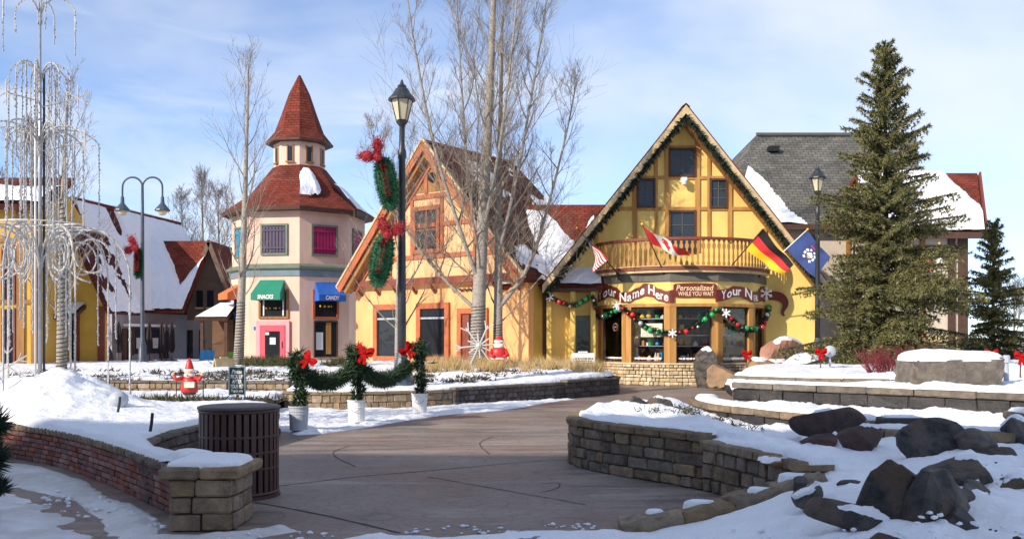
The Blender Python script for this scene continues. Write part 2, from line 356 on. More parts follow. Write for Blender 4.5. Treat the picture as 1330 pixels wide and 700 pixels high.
def np_mesh(name, V, T, m, parent=None, smooth=False, quads=False):
    V = np.asarray(V, np.float32); T = np.asarray(T, np.int32)
    if parent is not None: V = V-np.array(ORG.get(parent.name, Vector()), np.float32)
    me = bpy.data.meshes.new(name); k = T.shape[1]
    me.vertices.add(len(V)); me.vertices.foreach_set('co', V.ravel()); me.loops.add(T.size); me.loops.foreach_set('vertex_index', T.ravel())
    me.polygons.add(len(T)); me.polygons.foreach_set('loop_start', np.arange(0, T.size, k, dtype=np.int32))
    me.update(calc_edges=True); me.validate()
    if smooth: me.polygons.foreach_set('use_smooth', [True]*len(me.polygons))
    me.materials.append(M[m]); o = link(name, me, parent); ORG[o.name] = ORG.get(parent.name, Vector()) if parent else Vector(); return o
def needles(pts, axes, n, ln, wd, spread=.9, gravity=0, seed=0, base_r=0):
    g = np.random.default_rng(abs(int(seed))+1); pts = np.repeat(np.asarray(pts, float), n, 0); ax = np.repeat(np.asarray(axes, float), n, 0)
    d = g.normal(size=pts.shape); d -= (d*ax).sum(1, keepdims=True)*ax; d /= np.linalg.norm(d, axis=1, keepdims=True)+1e-9
    s = g.uniform(.5, 1.0, (len(pts), 1)); dirn = ax*s*(1-spread*.5)+d*spread*g.uniform(.5, 1, (len(pts), 1)); dirn[:, 2] -= gravity
    dirn /= np.linalg.norm(dirn, axis=1, keepdims=True)+1e-9
    sd_ = np.cross(dirn, g.normal(size=pts.shape)); sd_ /= np.linalg.norm(sd_, axis=1, keepdims=True)+1e-9
    l = ln*g.uniform(.7, 1.2, (len(pts), 1)); p0 = pts+d*base_r
    V = np.stack([p0-sd_*wd/2, p0+sd_*wd/2, p0+dirn*l], 1).reshape(-1, 3); T = np.arange(len(V)).reshape(-1, 3)
    return V, T
def merge(parts):
    V = []; T = []; o = 0
    for v, t in parts: V.append(v); T.append(t+o); o += len(v)
    return np.concatenate(V), np.concatenate(T)
def resample(pts, step):
    pts = np.asarray(pts, float); sg = np.linalg.norm(np.diff(pts, axis=0), axis=1); c = np.concatenate([[0], np.cumsum(sg)])
    n = max(2, int(c[-1]/step)+1); s = np.linspace(0, c[-1], n)
    q = np.stack([np.interp(s, c, pts[:, k]) for k in range(3)], 1); t = np.gradient(q, axis=0); t /= np.linalg.norm(t, axis=1, keepdims=True)+1e-9
    return q, t
def smooth_line(pts, it=2):
    pts = [Vector(p) for p in pts]
    for _ in range(it):
        q = [pts[0]]
        for a, b in zip(pts, pts[1:]): q += [a*.75+b*.25, a*.25+b*.75]
        q.append(pts[-1]); pts = q
    return pts
_font = {}
def text_geo(s, size=1, bold=0, shear=0):
    cu = bpy.data.curves.new('t', 'FONT'); cu.body = s; cu.size = size; cu.offset = bold; cu.shear = shear; cu.resolution_u = 3; cu.fill_mode = 'FRONT'
    o = bpy.data.objects.new('t', cu); col.objects.link(o); dg = bpy.context.evaluated_depsgraph_get()
    me = bpy.data.meshes.new_from_object(o.evaluated_get(dg)); vs = [v.co.copy() for v in me.vertices]; fs = [list(p.vertices) for p in me.polygons]
    bpy.data.objects.remove(o); bpy.data.curves.remove(cu); bpy.data.meshes.remove(me); return vs, fs
def put_text(mb, s, x0, x1, z0, z1, fn, bold=0, shear=0):     # lettering fitted to the rectangle, fn(x, z) -> point
    vs, fs = text_geo(s, 1, bold, shear)
    a = min(v.x for v in vs); b = max(v.x for v in vs); c = min(v.y for v in vs); d = max(v.y for v in vs)
    mb.add([fn(x0+(v.x-a)/(b-a)*(x1-x0), z0+(v.y-c)/(d-c)*(z1-z0)) for v in vs], fs)
# ---- stone / brick pieces
_bc = {}
def block_mesh(l, h, d, m, var, rough=.008, bev=.014, name='block'):
    key = (round(l, 2), round(h, 3), round(d, 2), m, var, rough)
    if key in _bc: return _bc[key]
    bm = bmesh.new(); bmesh.ops.create_cube(bm, size=1)
    for v in bm.verts: v.co = Vector((v.co.x*l, v.co.y*d, v.co.z*h))
    bmesh.ops.bevel(bm, geom=list(bm.edges), offset=min(bev, h*.25), segments=1, affect='EDGES')
    g = random.Random(hash(key) & 0xffff)
    for v in bm.verts: v.co += Vector((g.uniform(-1, 1), g.uniform(-1, 1), g.uniform(-1, 1)))*rough
    me = bpy.data.meshes.new(name); bm.to_mesh(me); bm.free(); me.materials.append(M[m]); _bc[key] = me; return me
def rough_box(name, l, h, d, m, seed, amp=.03):
    bm = bmesh.new(); bmesh.ops.create_cube(bm, size=1); bmesh.ops.subdivide_edges(bm, edges=list(bm.edges), cuts=6, use_grid_fill=True)
    for v in bm.verts:
        c = v.co; e = max(abs(c.x), abs(c.y), abs(c.z)); k = Vector((c.x*l, c.y*d, c.z*h)); q = sum(1 for t in (abs(c.x), abs(c.y), abs(c.z)) if t > .48)
        n1 = float(fbm(np.array(k.x*5+seed+k.z*3), np.array(k.y*5+k.z*4), 4))-.5; n2 = float(fbm(np.array(k.x*9+seed*2+5), np.array(k.y*9-k.z*7), 3))-.5
        v.co = k*(1-.035*(q-1 if q > 1 else 0))+Vector((n1, n2, n1-n2))*amp*2
    me = bpy.data.meshes.new(name); bm.to_mesh(me); bm.free(); me.materials.append(M[m]); return me
class Line:
    def __init__(s, pts, z=0):
        s.p = [Vector((p[0], p[1], 0)) for p in pts]; s.c = [0]
        for a, b in zip(s.p, s.p[1:]): s.c.append(s.c[-1]+(b-a).length)
        s.L = s.c[-1]
    def at(s, d):
        d = max(0, min(s.L, d))
        for i in range(len(s.p)-1):
            if d <= s.c[i+1] or i == len(s.p)-2:
                t = (s.p[i+1]-s.p[i]).normalized(); return s.p[i]+t*(d-s.c[i]), t
def block_wall(name, label, pts, courses, lens, depth, m, cap=None, capm='cap', z0=0, inward=1, group=None, seed=1, gap=.012, rough=.008, piece='stone_block', smooth=2, tops=None, cat='wall', bev=.014):
    g = random.Random(seed); ln = Line(smooth_line([(*p, 0) for p in pts], smooth)) if smooth else Line(pts)
    p0, _ = ln.at(0); root = thing(name, label, cat, (p0.x, p0.y, z0), group); H = sum(courses)
    core = MB(); n = max(2, int(ln.L/.25)); vs = []
    for i in range(n+1):
        p, t = ln.at(ln.L*i/n); nn = Vector((-t.y, t.x, 0))*inward
        a = p+nn*.03; b = p+nn*(depth-.03); vs += [a+Vector((0,0,z0-.05)), b+Vector((0,0,z0-.05)), b+Vector((0,0,z0+H-.01)), a+Vector((0,0,z0+H-.01))]
    fs = [(0,1,2,3), tuple(4*n+k for k in (3,2,1,0))]
    for i in range(n):
        for k in range(4): fs.append((4*i+k, 4*i+(k+1) % 4, 4*i+4+(k+1) % 4, 4*i+4+k))
    core.add(vs, fs); core.build('core', 'mortar', root)
    z = z0
    for ci, h in enumerate(courses):
        s = -g.choice(lens)*g.random()*.8 if ci % 2 else 0
        while s < ln.L-.03:
            l = g.choice(lens); a = max(s, 0); b = min(s+l, ln.L)
            if ln.L-b < .06: b = ln.L
            if b-a > .05:
                p, t = ln.at((a+b)/2); nn = Vector((-t.y, t.x, 0))*inward; q = g.uniform(-1, 1)*rough
                o = link(piece, block_mesh(round((b-a), 2)-gap, h-gap, depth, m, g.randrange(3), rough, bev), root)
                o.location = p+nn*(depth/2+q)+Vector((0, 0, z+h/2))-Vector(ORG[root.name]); o.rotation_euler = (0, 0, math.atan2(t.y, t.x)+(math.pi if g.random() < .5 else 0))
            s += l if b < ln.L else 99
        z += h
    if cap:
        h, cl, ov, cd = cap; s = 0
        while s < ln.L-.05:
            l = cl*g.uniform(.85, 1.15); b = min(s+l, ln.L)
            if ln.L-b < cl*.4: b = ln.L
            p, t = ln.at((s+b)/2); nn = Vector((-t.y, t.x, 0))*inward
            o = link('cap_stone', block_mesh(round(b-s, 2)-gap*.8, h-.004, cd, capm, g.randrange(3), rough*.8, .018), root)
            o.location = p+nn*(cd/2-ov+g.uniform(-1, 1)*.006)+Vector((0, 0, z+h/2))-Vector(ORG[root.name]); o.rotation_euler = (0, 0, math.atan2(t.y, t.x))
            s = b
    return root, ln
# ---- snow lying inside a polygon
def inside(poly, x, y):
    r = np.zeros(x.shape, bool); n = len(poly); j = n-1
    for i in range(n):
        xi, yi = poly[i]; xj, yj = poly[j]
        c = ((yi > y) != (yj > y)) & (x < (xj-xi)*(y-yi)/((yj-yi) if abs(yj-yi) > 1e-9 else 1e-9)+xi); r ^= c; j = i
    return r
def edge_dist(poly, x, y, near=False):
    d = np.full(x.shape, 1e9); n = len(poly); qx = x.copy(); qy = y.copy()
    for i in range(n):
        a = np.array(poly[i]); b = np.array(poly[(i+1) % n]); ab = b-a; l2 = (ab**2).sum()+1e-12
        t = np.clip(((x-a[0])*ab[0]+(y-a[1])*ab[1])/l2, 0, 1); ex = a[0]+t*ab[0]; ey = a[1]+t*ab[1]; dd_ = np.hypot(x-ex, y-ey); k = dd_ < d; d = np.where(k, dd_, d); qx = np.where(k, ex, qx); qy = np.where(k, ey, qy)
    return (d, qx, qy) if near else d
def snow_field(name, poly, zf, res, thick=.07, edge=.18, m='snow', wob=.06, rag=0.0, parent=None, nsc=1.1, ragsc=2.5, floor=-.06, lump=.02):
    """height field; thickness falls to nothing at the polygon's edge; rag>0 melts bare holes and a ragged rim"""
    P_ = np.array(poly); x0, y0 = P_.min(0)-res; x1, y1 = P_.max(0)+res
    nx = int((x1-x0)/res)+2; ny = int((y1-y0)/res)+2; X, Y = np.meshgrid(np.linspace(x0, x1, nx), np.linspace(y0, y1, ny), indexing='ij')
    ins = inside(poly, X, Y); d, qx, qy = edge_dist(poly, X, Y, True); d = np.where(ins, d, -d)
    snap = (~ins) & (d > -res*1.6); X = np.where(snap, qx, X); Y = np.where(snap, qy, Y); d = np.where(snap, 0, d)
    u = np.clip(d/edge, -1, 1); prof = np.sqrt(np.clip(1-(1-np.clip(u, 0, 1))**2, 0, 1))
    t = thick*np.where(u > 0, prof, u*1.5)-np.where(snap, .035, 0)
    if rag: t = t+rag*(fbm(X*ragsc, Y*ragsc, 5, .6)-.5)*2-rag*.25
    base = zf(X, Y)
    Z = base+t+wob*(fbm(X*nsc+9, Y*nsc+3, 5, .5)-.5)*np.clip(u, 0, 1)+lump*(fbm(X*6, Y*6, 3)-.5)*np.clip(u, 0, 1)
    bad = (t < floor*.5) & ~snap; Z = np.where(t < 0, base+np.maximum(t, floor), Z); four = lambda a: (a[:-1, :-1], a[1:, :-1], a[1:, 1:], a[:-1, 1:])
    b4 = four(bad); i4 = four(ins); o4 = four(ins | snap)
    keep = ~(b4[0] & b4[1] & b4[2] & b4[3]) & (i4[0] | i4[1] | i4[2] | i4[3]) & (o4[0] & o4[1] & o4[2] & o4[3])
    idx = np.arange(nx*ny).reshape(nx, ny); q = np.stack([idx[:-1, :-1], idx[1:, :-1], idx[1:, 1:], idx[:-1, 1:]], -1)[keep]
    used = np.unique(q); re = np.full(nx*ny, -1); re[used] = np.arange(len(used)); V = np.stack([X, Y, Z], -1).reshape(-1, 3)[used]
    return np_mesh(name, V, re[q], m, parent, smooth=True)
def roof_snow(name, c00, c10, c11, c01, tf, parent, nu=60, nv=40, m='roof_snow', n=None):
    """snow on a sloping quad; tf(u, v) gives the thickness, bare where it is below zero"""
    c00, c10, c11, c01 = (np.array(c) for c in (c00, c10, c11, c01)); u, v = np.meshgrid(np.linspace(0, 1, nu), np.linspace(0, 1, nv), indexing='ij')
    p = ((1-u)*(1-v))[..., None]*c00+(u*(1-v))[..., None]*c10+(u*v)[..., None]*c11+((1-u)*v)[..., None]*c01
    nn = np.cross(c10-c00, c01-c00); nn /= np.linalg.norm(nn); nn = nn if nn[2] > 0 else -nn
    t = tf(u, v); p = p+nn*np.maximum(t, -.03)[..., None]; bad = t < 0
    keep = ~(bad[:-1, :-1] & bad[1:, :-1] & bad[1:, 1:] & bad[:-1, 1:]); idx = np.arange(nu*nv).reshape(nu, nv)
    q = np.stack([idx[:-1, :-1], idx[1:, :-1], idx[1:, 1:], idx[:-1, 1:]], -1)[keep]; used = np.unique(q); re = np.full(nu*nv, -1); re[used] = np.arange(len(used))
    return np_mesh(name, p.reshape(-1, 3)[used], re[q], m, parent, smooth=True)
def rag(u, v, s=6, o=5): return fbm(u*s, v*s, o, .6)-.5
# ------------------------------------------------------------------ ground, paving, walls, snow beds
def sstep(x): x = np.clip(x, 0, 1); return x*x*(3-2*x)
def G(px, py, z=0): d = GD(py, z); return Vector((PX(px, d), d, z))
gm = MB(); gm.add([(-900,-300,-.08),(900,-300,-.08),(900,1500,-.08),(-900,1500,-.08)], [(0,1,2,3)])
tag(gm.build('ground', 'asphalt_far'), kind='structure')
pv = MB(); nx, ny = 40, 48
vs = [(-15+32*i/nx, -6+41*j/ny, 0) for i in range(nx+1) for j in range(ny+1)]
pv.add(vs, [(i*(ny+1)+j, (i+1)*(ny+1)+j, (i+1)*(ny+1)+j+1, i*(ny+1)+j+1) for i in range(nx) for j in range(ny)])
plaza = tag(pv.build('plaza_paving', 'plaza'), kind='structure')
def joint(pts, w):
    b = MB(); pts = smooth_line([(p.x, p.y, .004) for p in pts], 3); vs = []; g = random.Random(int(pts[0].x*100))
    for i, p in enumerate(pts):
        t = (pts[min(i+1, len(pts)-1)]-pts[max(i-1, 0)]).normalized(); n = Vector((-t.y, t.x, 0)); ww = w*g.uniform(.6, 1.2)/2; o = n*g.uniform(-.006, .006)
        vs += [p+n*ww+o, p-n*ww+o]
    b.add(vs, [(2*i, 2*i+1, 2*i+3, 2*i+2) for i in range(len(pts)-1)]); b.build('paving_joint', 'joint', plaza)
for q, wd in (([(330,652),(420,668),(520,692)], .03), ([(362,631),(470,618),(560,611),(700,598),(745,598)], .022), ([(555,619),(640,634),(760,655)], .018),
              ([(455,579),(433,585),(432,592),(462,606)], .022), ([(640,567),(622,574),(624,580),(636,590)], .02), ([(330,590),(400,585),(520,583),(620,577)], .014), ([(705,628),(728,626),(726,634),(700,640)], .014)):
    joint([G(*p) for p in q], wd)
# --- left bed
brick_line = [(-9.5,14.6),(-7.0,12.6),(-5.9,11.8),(-4.63,10.4),(-3.2,8.55),(-2.82,7.95)]
block_wall('brick_wall', 'low curving red brick wall holding the snow bank at lower left', brick_line, [.062]*6, [.2,.2,.21,.19], .2, 'brick', (.085,.115,.015,.25), 'cap', seed=3, gap=.011, rough=.004, piece='brick', bev=.006)
root = thing('stone_pier', 'square stone pier with flat cap ending the brick wall', 'pier', (-2.59,7.98,0))
mp_ = MB(); mp_.box((-2.59,7.98,.21), (.46,.54,.42)); mp_.build('core', 'mortar', root)
g = random.Random(5)
for r, (z0, h) in enumerate(((0,.15),(.15,.135),(.285,.145))):
    for sx in (0, 1, 2, 3):
        # front, right, back, left faces
        if sx in (0, 2):
            cuts = sorted([0, (.52*g.uniform(.35, .62)), .52]); yy = 7.69 if sx == 0 else 8.27
            for a, b in zip(cuts, cuts[1:]):
                o = link('stone_block', block_mesh(round(b-a, 2)-.012, h-.012, .09, 'cap', g.randrange(3), .007), root); o.location = Vector((-2.85+(a+b)/2, yy, z0+h/2))-ORG[root.name]
        else:
            cuts = sorted([.04, .04+.5*g.uniform(.35, .62), .56]); xx = -2.355 if sx == 1 else -2.825
            for a, b in zip(cuts, cuts[1:]):
                o = link('stone_block', block_mesh(round(b-a, 2)-.012, h-.012, .09, 'cap', g.randrange(3), .007), root); o.location = Vector((xx, 7.68+(a+b)/2, z0+h/2))-ORG[root.name]; o.rotation_euler = (0,0,math.pi/2)
for k in range(2):
    o = link('cap_stone', block_mesh(.33 if k == 0 else .34, .1, .72, 'cap', k, .008, .02), root); o.location = Vector((-2.76+.34*k, 7.985, .483))-ORG[root.name]
side_line = [(-2.75,8.45),(-3.55,9.3),(-4.15,10.5),(-4.25,11.8),(-4.05,13.5),(-3.8,15.1),(-4.05,15.9),(-5.2,16.5)]
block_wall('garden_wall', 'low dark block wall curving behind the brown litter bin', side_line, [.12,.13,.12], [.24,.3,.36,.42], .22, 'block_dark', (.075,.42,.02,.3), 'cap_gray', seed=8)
_bl = Line(smooth_line([(*p, 0) for p in brick_line], 2)); _o = []
for _i in range(31):
    _p, _t = _bl.at(_bl.L*_i/30*.965); _o.append((_p.x-_t.y*.0, _p.y+_t.x*.0))
bedA = _o+[(-2.9,8.34),(-2.66,8.44),(-3.65,9.5),(-4.22,10.6),(-4.34,11.8),(-4.15,13.5),(-3.92,15.1),(-4.12,15.85),(-4.9,16.3),(-5.2,19),(-5.3,22.7),(-9,23.0),(-17,23.3),(-17,15)]
def zA(x, y):
    z = .46-.19*sstep((y-15)/4)+.07*sstep((8.9-y)/.6)
    m = 0
    for cx, cy, h, r in ((-7.0,14.5,.46,.85),(-8.5,15.2,.34,1.1),(-6.3,13.6,.17,1.0),(-7.4,13.6,.14,1.0),(-10.2,16.0,.4,1.4)): m = m+h*np.exp(-((x-cx)**2+(y-cy)**2)/r**2)
    rid = np.abs(fbm(x*1.1+4, y*1.5, 4)-.5)*2
    return z+m*(1.12-.5*rid)+.5*m*(fbm(x*3.1, y*3.1, 3)-.5)
tag(snow_field('snow_bed', bedA, zA, .05, .07, .13, wob=.16, lump=.05), kind='structure')
pr_ = [o for o in bpy.data.objects if o.name == 'stone_pier'][0]
snow_field('snow_cap', [(-2.9,7.72),(-2.45,7.68),(-2.27,7.75),(-2.29,8.2),(-2.45,8.36),(-2.9,8.36)], lambda x, y: x*0+.53, .02, .055, .09, parent=pr_, wob=.03)
path_sn = [(-10,14.2),(-7.2,12.5),(-6.0,11.7),(-4.75,10.35),(-3.35,8.5),(-2.95,7.9),(-2.86,7.62),(-2.3,7.6),(-1.95,7.85),(-1.75,7.7),(-2.1,7.3),(-3.2,7.2),(-3.5,7.9),(-4.3,9.1),(-5.3,9.9),(-6.6,10.1),(-8,9.6),(-10,9.5)]
tag(snow_field('path_snow', path_sn, lambda x, y: x*0, .035, .05, .4, 'snow_dirty', .03, rag=.06, ragsc=1.6, floor=-.02), kind='structure')
tag(snow_field('path_slush', [(-9,9.6),(-6.6,10.0),(-5.2,9.7),(-4.0,8.6),(-3.4,7.6),(-3.2,6.9),(-9,6.9)], lambda x, y: x*0+.001, .05, .02, .5, 'slush', .01, rag=.045, ragsc=1.1, floor=-.012), kind='structure')
# --- middle beds and their retaining walls
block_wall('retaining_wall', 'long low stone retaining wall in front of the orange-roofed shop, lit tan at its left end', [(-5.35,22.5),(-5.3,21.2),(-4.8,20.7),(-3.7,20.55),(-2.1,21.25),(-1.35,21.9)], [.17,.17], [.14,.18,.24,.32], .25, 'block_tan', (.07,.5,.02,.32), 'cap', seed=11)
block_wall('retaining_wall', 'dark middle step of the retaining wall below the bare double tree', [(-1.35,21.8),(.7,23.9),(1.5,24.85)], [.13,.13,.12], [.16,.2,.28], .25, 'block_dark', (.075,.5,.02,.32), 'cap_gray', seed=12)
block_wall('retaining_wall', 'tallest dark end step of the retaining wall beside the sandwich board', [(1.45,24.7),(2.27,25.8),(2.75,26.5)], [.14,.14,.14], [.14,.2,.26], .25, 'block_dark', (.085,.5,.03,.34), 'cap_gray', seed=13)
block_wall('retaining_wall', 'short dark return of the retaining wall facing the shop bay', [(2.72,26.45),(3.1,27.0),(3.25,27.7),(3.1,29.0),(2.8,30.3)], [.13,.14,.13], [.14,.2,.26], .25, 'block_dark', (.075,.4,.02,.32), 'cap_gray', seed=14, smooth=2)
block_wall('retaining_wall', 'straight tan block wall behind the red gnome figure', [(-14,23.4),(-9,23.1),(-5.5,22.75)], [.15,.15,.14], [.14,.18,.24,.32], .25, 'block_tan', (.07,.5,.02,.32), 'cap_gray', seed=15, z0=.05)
bedB = [(-17,23.55),(-9,23.25),(-5.45,22.9),(-5.2,21.3),(-4.75,20.85),(-3.7,20.72),(-2.1,21.42),(-1.25,22.1),(.7,24.15),(1.5,25.05),(2.2,25.95),(2.9,26.9),(3.05,27.6),(2.9,29),(2.6,30.4),(1.4,33.2),(1.1,34.5),(-17,34.5)]
def zB(x, y): return .41+.075*sstep((x-1)/1.2)+.3*sstep((y-22.5+.0*x)/8.5)*(1-.55*sstep((x-1.2)/1.5))
tag(snow_field('snow_bed', bedB, zB, .085, .07, .16, wob=.12, lump=.05), kind='structure')
tag(snow_field('snow_ground', [(-70,30),(-17.2,30),(-17,34),(1.0,34),(1.0,90),(-70,90)], lambda x, y: x*0+.55, .9, .07, .5), kind='structure')
strip = [(-3.6,15.3),(-3.2,15.6),(-2.6,16.7),(-1.9,18.5),(-1.2,19.6),(-.3,20.6),(.3,21.7),(.9,23.2),(1.9,24.8),(.9,24.3),(-.6,22.8),(-1.6,21.9),(-2.6,21.2),(-4.2,20.9),(-5.2,21.4),(-5.2,19),(-4.6,16.6),(-3.9,15.9)]
tag(snow_field('path_snow', strip, lambda x, y: x*0, .04, .07, .45, 'snow', .04, rag=.07, ragsc=1.9, floor=-.02), kind='structure')
# --- right beds: planter walls, pond walls
block_wall('planter_wall', 'curved brown stone planter wall with heavy caps in the right foreground', [(1.6,14.2),(1.0,13.3),(.76,12.4),(.72,11.75),(.98,11.1),(1.54,10.4),(2.02,9.72)], [.12,.13,.13,.13], [.16,.24,.32,.4], .26, 'block', (.095,.36,.03,.36), 'cap', seed=21, rough=.011, gap=.014)
block_wall('planter_wall', 'lower end of the brown stone planter wall running toward the viewer', [(2.0,9.75),(2.25,9.1),(2.4,8.5),(2.48,7.95)], [.14,.15,.15], [.16,.24,.32], .26, 'block', (.095,.34,.03,.36), 'cap', seed=22, rough=.011, gap=.014)
root = thing('stone_kerb', 'stepped row of flat brown kerb stones half buried in foreground snow', 'kerb', (.95,7.75,0))
for k, (x, y, z, l, h, rz, ry) in enumerate(((1.16,7.72,.045,.5,.18,.02,-.14),(1.62,7.74,.11,.48,.2,.05,-.17),(2.05,7.8,.20,.46,.22,.08,-.2),(2.42,7.84,.30,.42,.24,.1,-.22))):
    o = link('kerb_stone', rough_box('kerb_stone', l, h, .36, 'cap', k+3), root); o.location = Vector((x,y,z))-ORG[root.name]; o.rotation_euler = (0, ry, rz)
KERB = root
def cap_snow(pts, off0, off1, z, thick=.06, res=.05, inward=1, parent=None, ragv=0, smooth=2):
    ln = Line(smooth_line([(*p, 0) for p in pts], smooth)); A = []; B = []
    for i in range(41):
        p, t = ln.at(ln.L*i/40); n = Vector((-t.y, t.x, 0))*inward; a = p+n*off0; b = p+n*off1; A.append((a.x, a.y)); B.append((b.x, b.y))
    return tag(snow_field('snow_cap', A+B[::-1], lambda x, y: x*0+z, res, thick, .1, wob=.02, rag=ragv, parent=parent, floor=-.02))
wa = [(3.2,16.3),(3.02,15.6),(3.0,14.9),(3.15,14.2),(3.5,13.4),(3.95,12.4),(4.3,11.6)]
rt, _ = block_wall('pond_wall', 'curved stone seat wall beside the pond with snow along its cap', wa, [.16,.16,.17], [.34,.44,.5], .3, 'cap_wet', (.1,.6,.04,.42), 'cap', seed=31); cap_snow(wa, .05, .42, .585, parent=rt)
wb = [(4.3,18.0),(5.0,17.2),(6.4,15.9),(7.9,14.3),(9.4,12.6)]
rt, _ = block_wall('pond_wall', 'long gray-capped wall with wet black face behind the pond', wb, [.2,.2,.22], [.5,.6,.7], .3, 'cap_wet', (.12,.95,.05,.45), 'cap_gray', seed=32, z0=.02); cap_snow(wb, .06, .5, .752, parent=rt)
wc = [(4.9,20.6),(5.6,19.6),(6.6,19.0),(8.3,18.4)]
rt, _ = block_wall('pond_wall', 'rear gray terrace wall running to the big square boulder', wc, [.2,.2,.25], [.5,.6,.7], .3, 'cap_gray', (.12,.9,.03,.42), 'cap_gray', seed=33, z0=.02); cap_snow(wc, .05, .5, .782, .09, parent=rt)
wd = [(3.95,11.2),(4.4,10.75),(5.2,10.5),(6.05,10.45)]
rt, _ = block_wall('pond_wall', 'low golden-brown stone course at the front of the pond', wd, [.2,.2], [.4,.5,.6], .3, 'cap', (.12,.52,.03,.4), 'cap', seed=34, z0=.02); cap_snow(wd, .16, .5, .532, .05, parent=rt, ragv=.04)
root = thing('stone_pier', 'brown capped stone pier at the right edge beside the pond', 'pier', (6.75,11.7,.3))
for k, (z, h, wdt) in enumerate(((.36,.14,.62),(.5,.14,.62),(.62,.12,.76))):
    for s in (0, 1):
        o = link('cap_stone' if k == 2 else 'stone_block', block_mesh(wdt/2, h-.01, .5+.1*(k == 2), 'cap', k, .01, .02), root); o.location = Vector((6.75-wdt/4+s*wdt/2, 11.7, z))-ORG[root.name]
o = snow_field('snow_cap', [(6.4,11.45),(7.1,11.45),(7.1,11.98),(6.4,11.98)], lambda x, y: x*0+.675, .05, .05, .1, parent=root, wob=.01)
near = [(-1.3,7.3),(-.75,7.42),(-.16,7.6),(.35,7.72),(.8,7.66),(1.0,7.56),(1.75,7.6),(2.35,7.68),(2.62,7.9),(2.66,8.4),(2.3,9.6),(2.02,10.1),(1.1,11.3),(.9,11.8),(.94,12.4),(1.15,13.2),(1.75,14.3),(2.6,14.9),(3.1,15.2),(3.4,16.6),(4.4,18.2),(9.5,18.2),(9.5,3.5),(-1.9,3.5),(-1.9,6.6)]
def zR(x, y):
    front = np.maximum(.25*(np.minimum(x, 2.5)-.9)-.075, -.02)-.12*sstep((x-2.6)/1.2)
    back = .36+.22*sstep((3.1-x)/.8)*sstep((y-8.6)/1.2)
    z = front+(back-front)*sstep((y-5.6)/2.2)*sstep((x-2.35)/.5)
    z = np.where((y > 8.4), back, z)
    pond = sstep((x-4.0+.0*y)/.35)*sstep((y-10.7)/.3)*(1-sstep((y-(22.2-.98*x))/.25))
    beh = sstep((y-(22.4-.98*x))/.3)*sstep((x-4.0)/.5); z = z+(.66-z)*beh
    for cx, cy, h, r in ((3.6,7.6,.08,.7),(4.6,8.2,.06,.8),(5.6,8.2,.06,.9),(3.0,9.6,.06,.6),(2.8,6.15,.05,.4),(3.3,6.7,.05,.3),(3.65,7.3,.04,.35),(4.1,8.8,.04,.4)): z = z+h*np.exp(-((x-cx)**2+(y-cy)**2)/r**2)
    return z
tag(snow_field('snow_bank', near, zR, .055, .07, .16, wob=.2, rag=.03, lump=.10, ragsc=2), kind='structure')
far = [(4.3,18.1),(4.7,20),(6.2,24.6),(7.6,28.2),(9.4,30.4),(9.8,32),(9.9,33.4),(17,33.4),(17,8),(9.2,8),(9.2,18.1)]
tag(snow_field('snow_ground', [(16.8,33.2),(13,33.2),(16,60),(60,60),(60,8),(16.8,8)], lambda x, y: .78+x*0, .6, .08, .4, wob=.16, lump=.05), kind='structure')
tag(snow_field('snow_ground', far, lambda x, y: .64+.16*sstep((y-18)/8)-.3*sstep((8.5-x)/2.0)*sstep((y-26)/4), .085, .08, .4, wob=.16, lump=.05), kind='structure')

def blob(cx, cy, rx, ry, n=14, seed=0):
    g = random.Random(seed); return [(cx+rx*math.cos(2*math.pi*k/n)*g.uniform(.75, 1.1), cy+ry*math.sin(2*math.pi*k/n)*g.uniform(.75, 1.1)) for k in range(n)]
for cx, cy, rx, ry, z in ((1.2,7.76,.09,.07,.13),(1.58,7.8,.15,.09,.2),(2.1,7.84,.14,.10,.30),(2.42,7.9,.15,.12,.41)):
    snow_field('snow_patch', blob(cx, cy, rx, ry, 14, int(cx*100)), lambda x, y: x*0+z, .018, .045, .06, parent=KERB, wob=.02)
p5 = [o for o in bpy.data.objects if o.get('label', '').startswith('lower end of the brown stone')][0]; p4 = [o for o in bpy.data.objects if o.get('label', '').startswith('curved brown stone planter')][0]
cap_snow([(2.0,9.75),(2.25,9.1),(2.4,8.5),(2.48,7.95)], .08, .36, .533, .06, .025, parent=p5, ragv=.05)
cap_snow([(1.6,14.2),(1.0,13.3),(.76,12.4),(.72,11.75),(.98,11.1),(1.54,10.4),(2.02,9.72)], .13, .36, .603, .05, .03, parent=p4, ragv=.05)
# ------------------------------------------------------------------ yellow shop with the round bay
SX, SY = 6.2, 33.7
shop = thing('yellow_shop', 'yellow half-timbered gabled shop with curved balcony over a round bay window', 'building', (SX, SY, 0))
def S(u, y, z): return Vector((SX+u, SY+y, z))
def SQ(zx, zy, d=33.62): px = 690+zx*.3143; py = 120+zy*.3143; return (PX(px, d)-SX, PZ(py, d))   # coordinates measured on the gable
AZ = 9.8; EZ = 3.45; HW = 5.12; SL = (AZ-EZ)/HW
b = MB(); ww = 4.92
b.slab([S(-ww,0,0), S(ww,0,0), S(ww,0,AZ-.25-ww*SL), S(0,0,AZ-.25), S(-ww,0,AZ-.25-ww*SL)], .3, (0,-1,0)); b.build('wall', 'yellow_gable', shop)
for s in (-1, 1):
    b = MB(); b.box(S(s*(ww-.152), 5.15, 1.7), (.3, 9.69, 3.4)); b.build('side_wall', 'yellow_wall', shop)
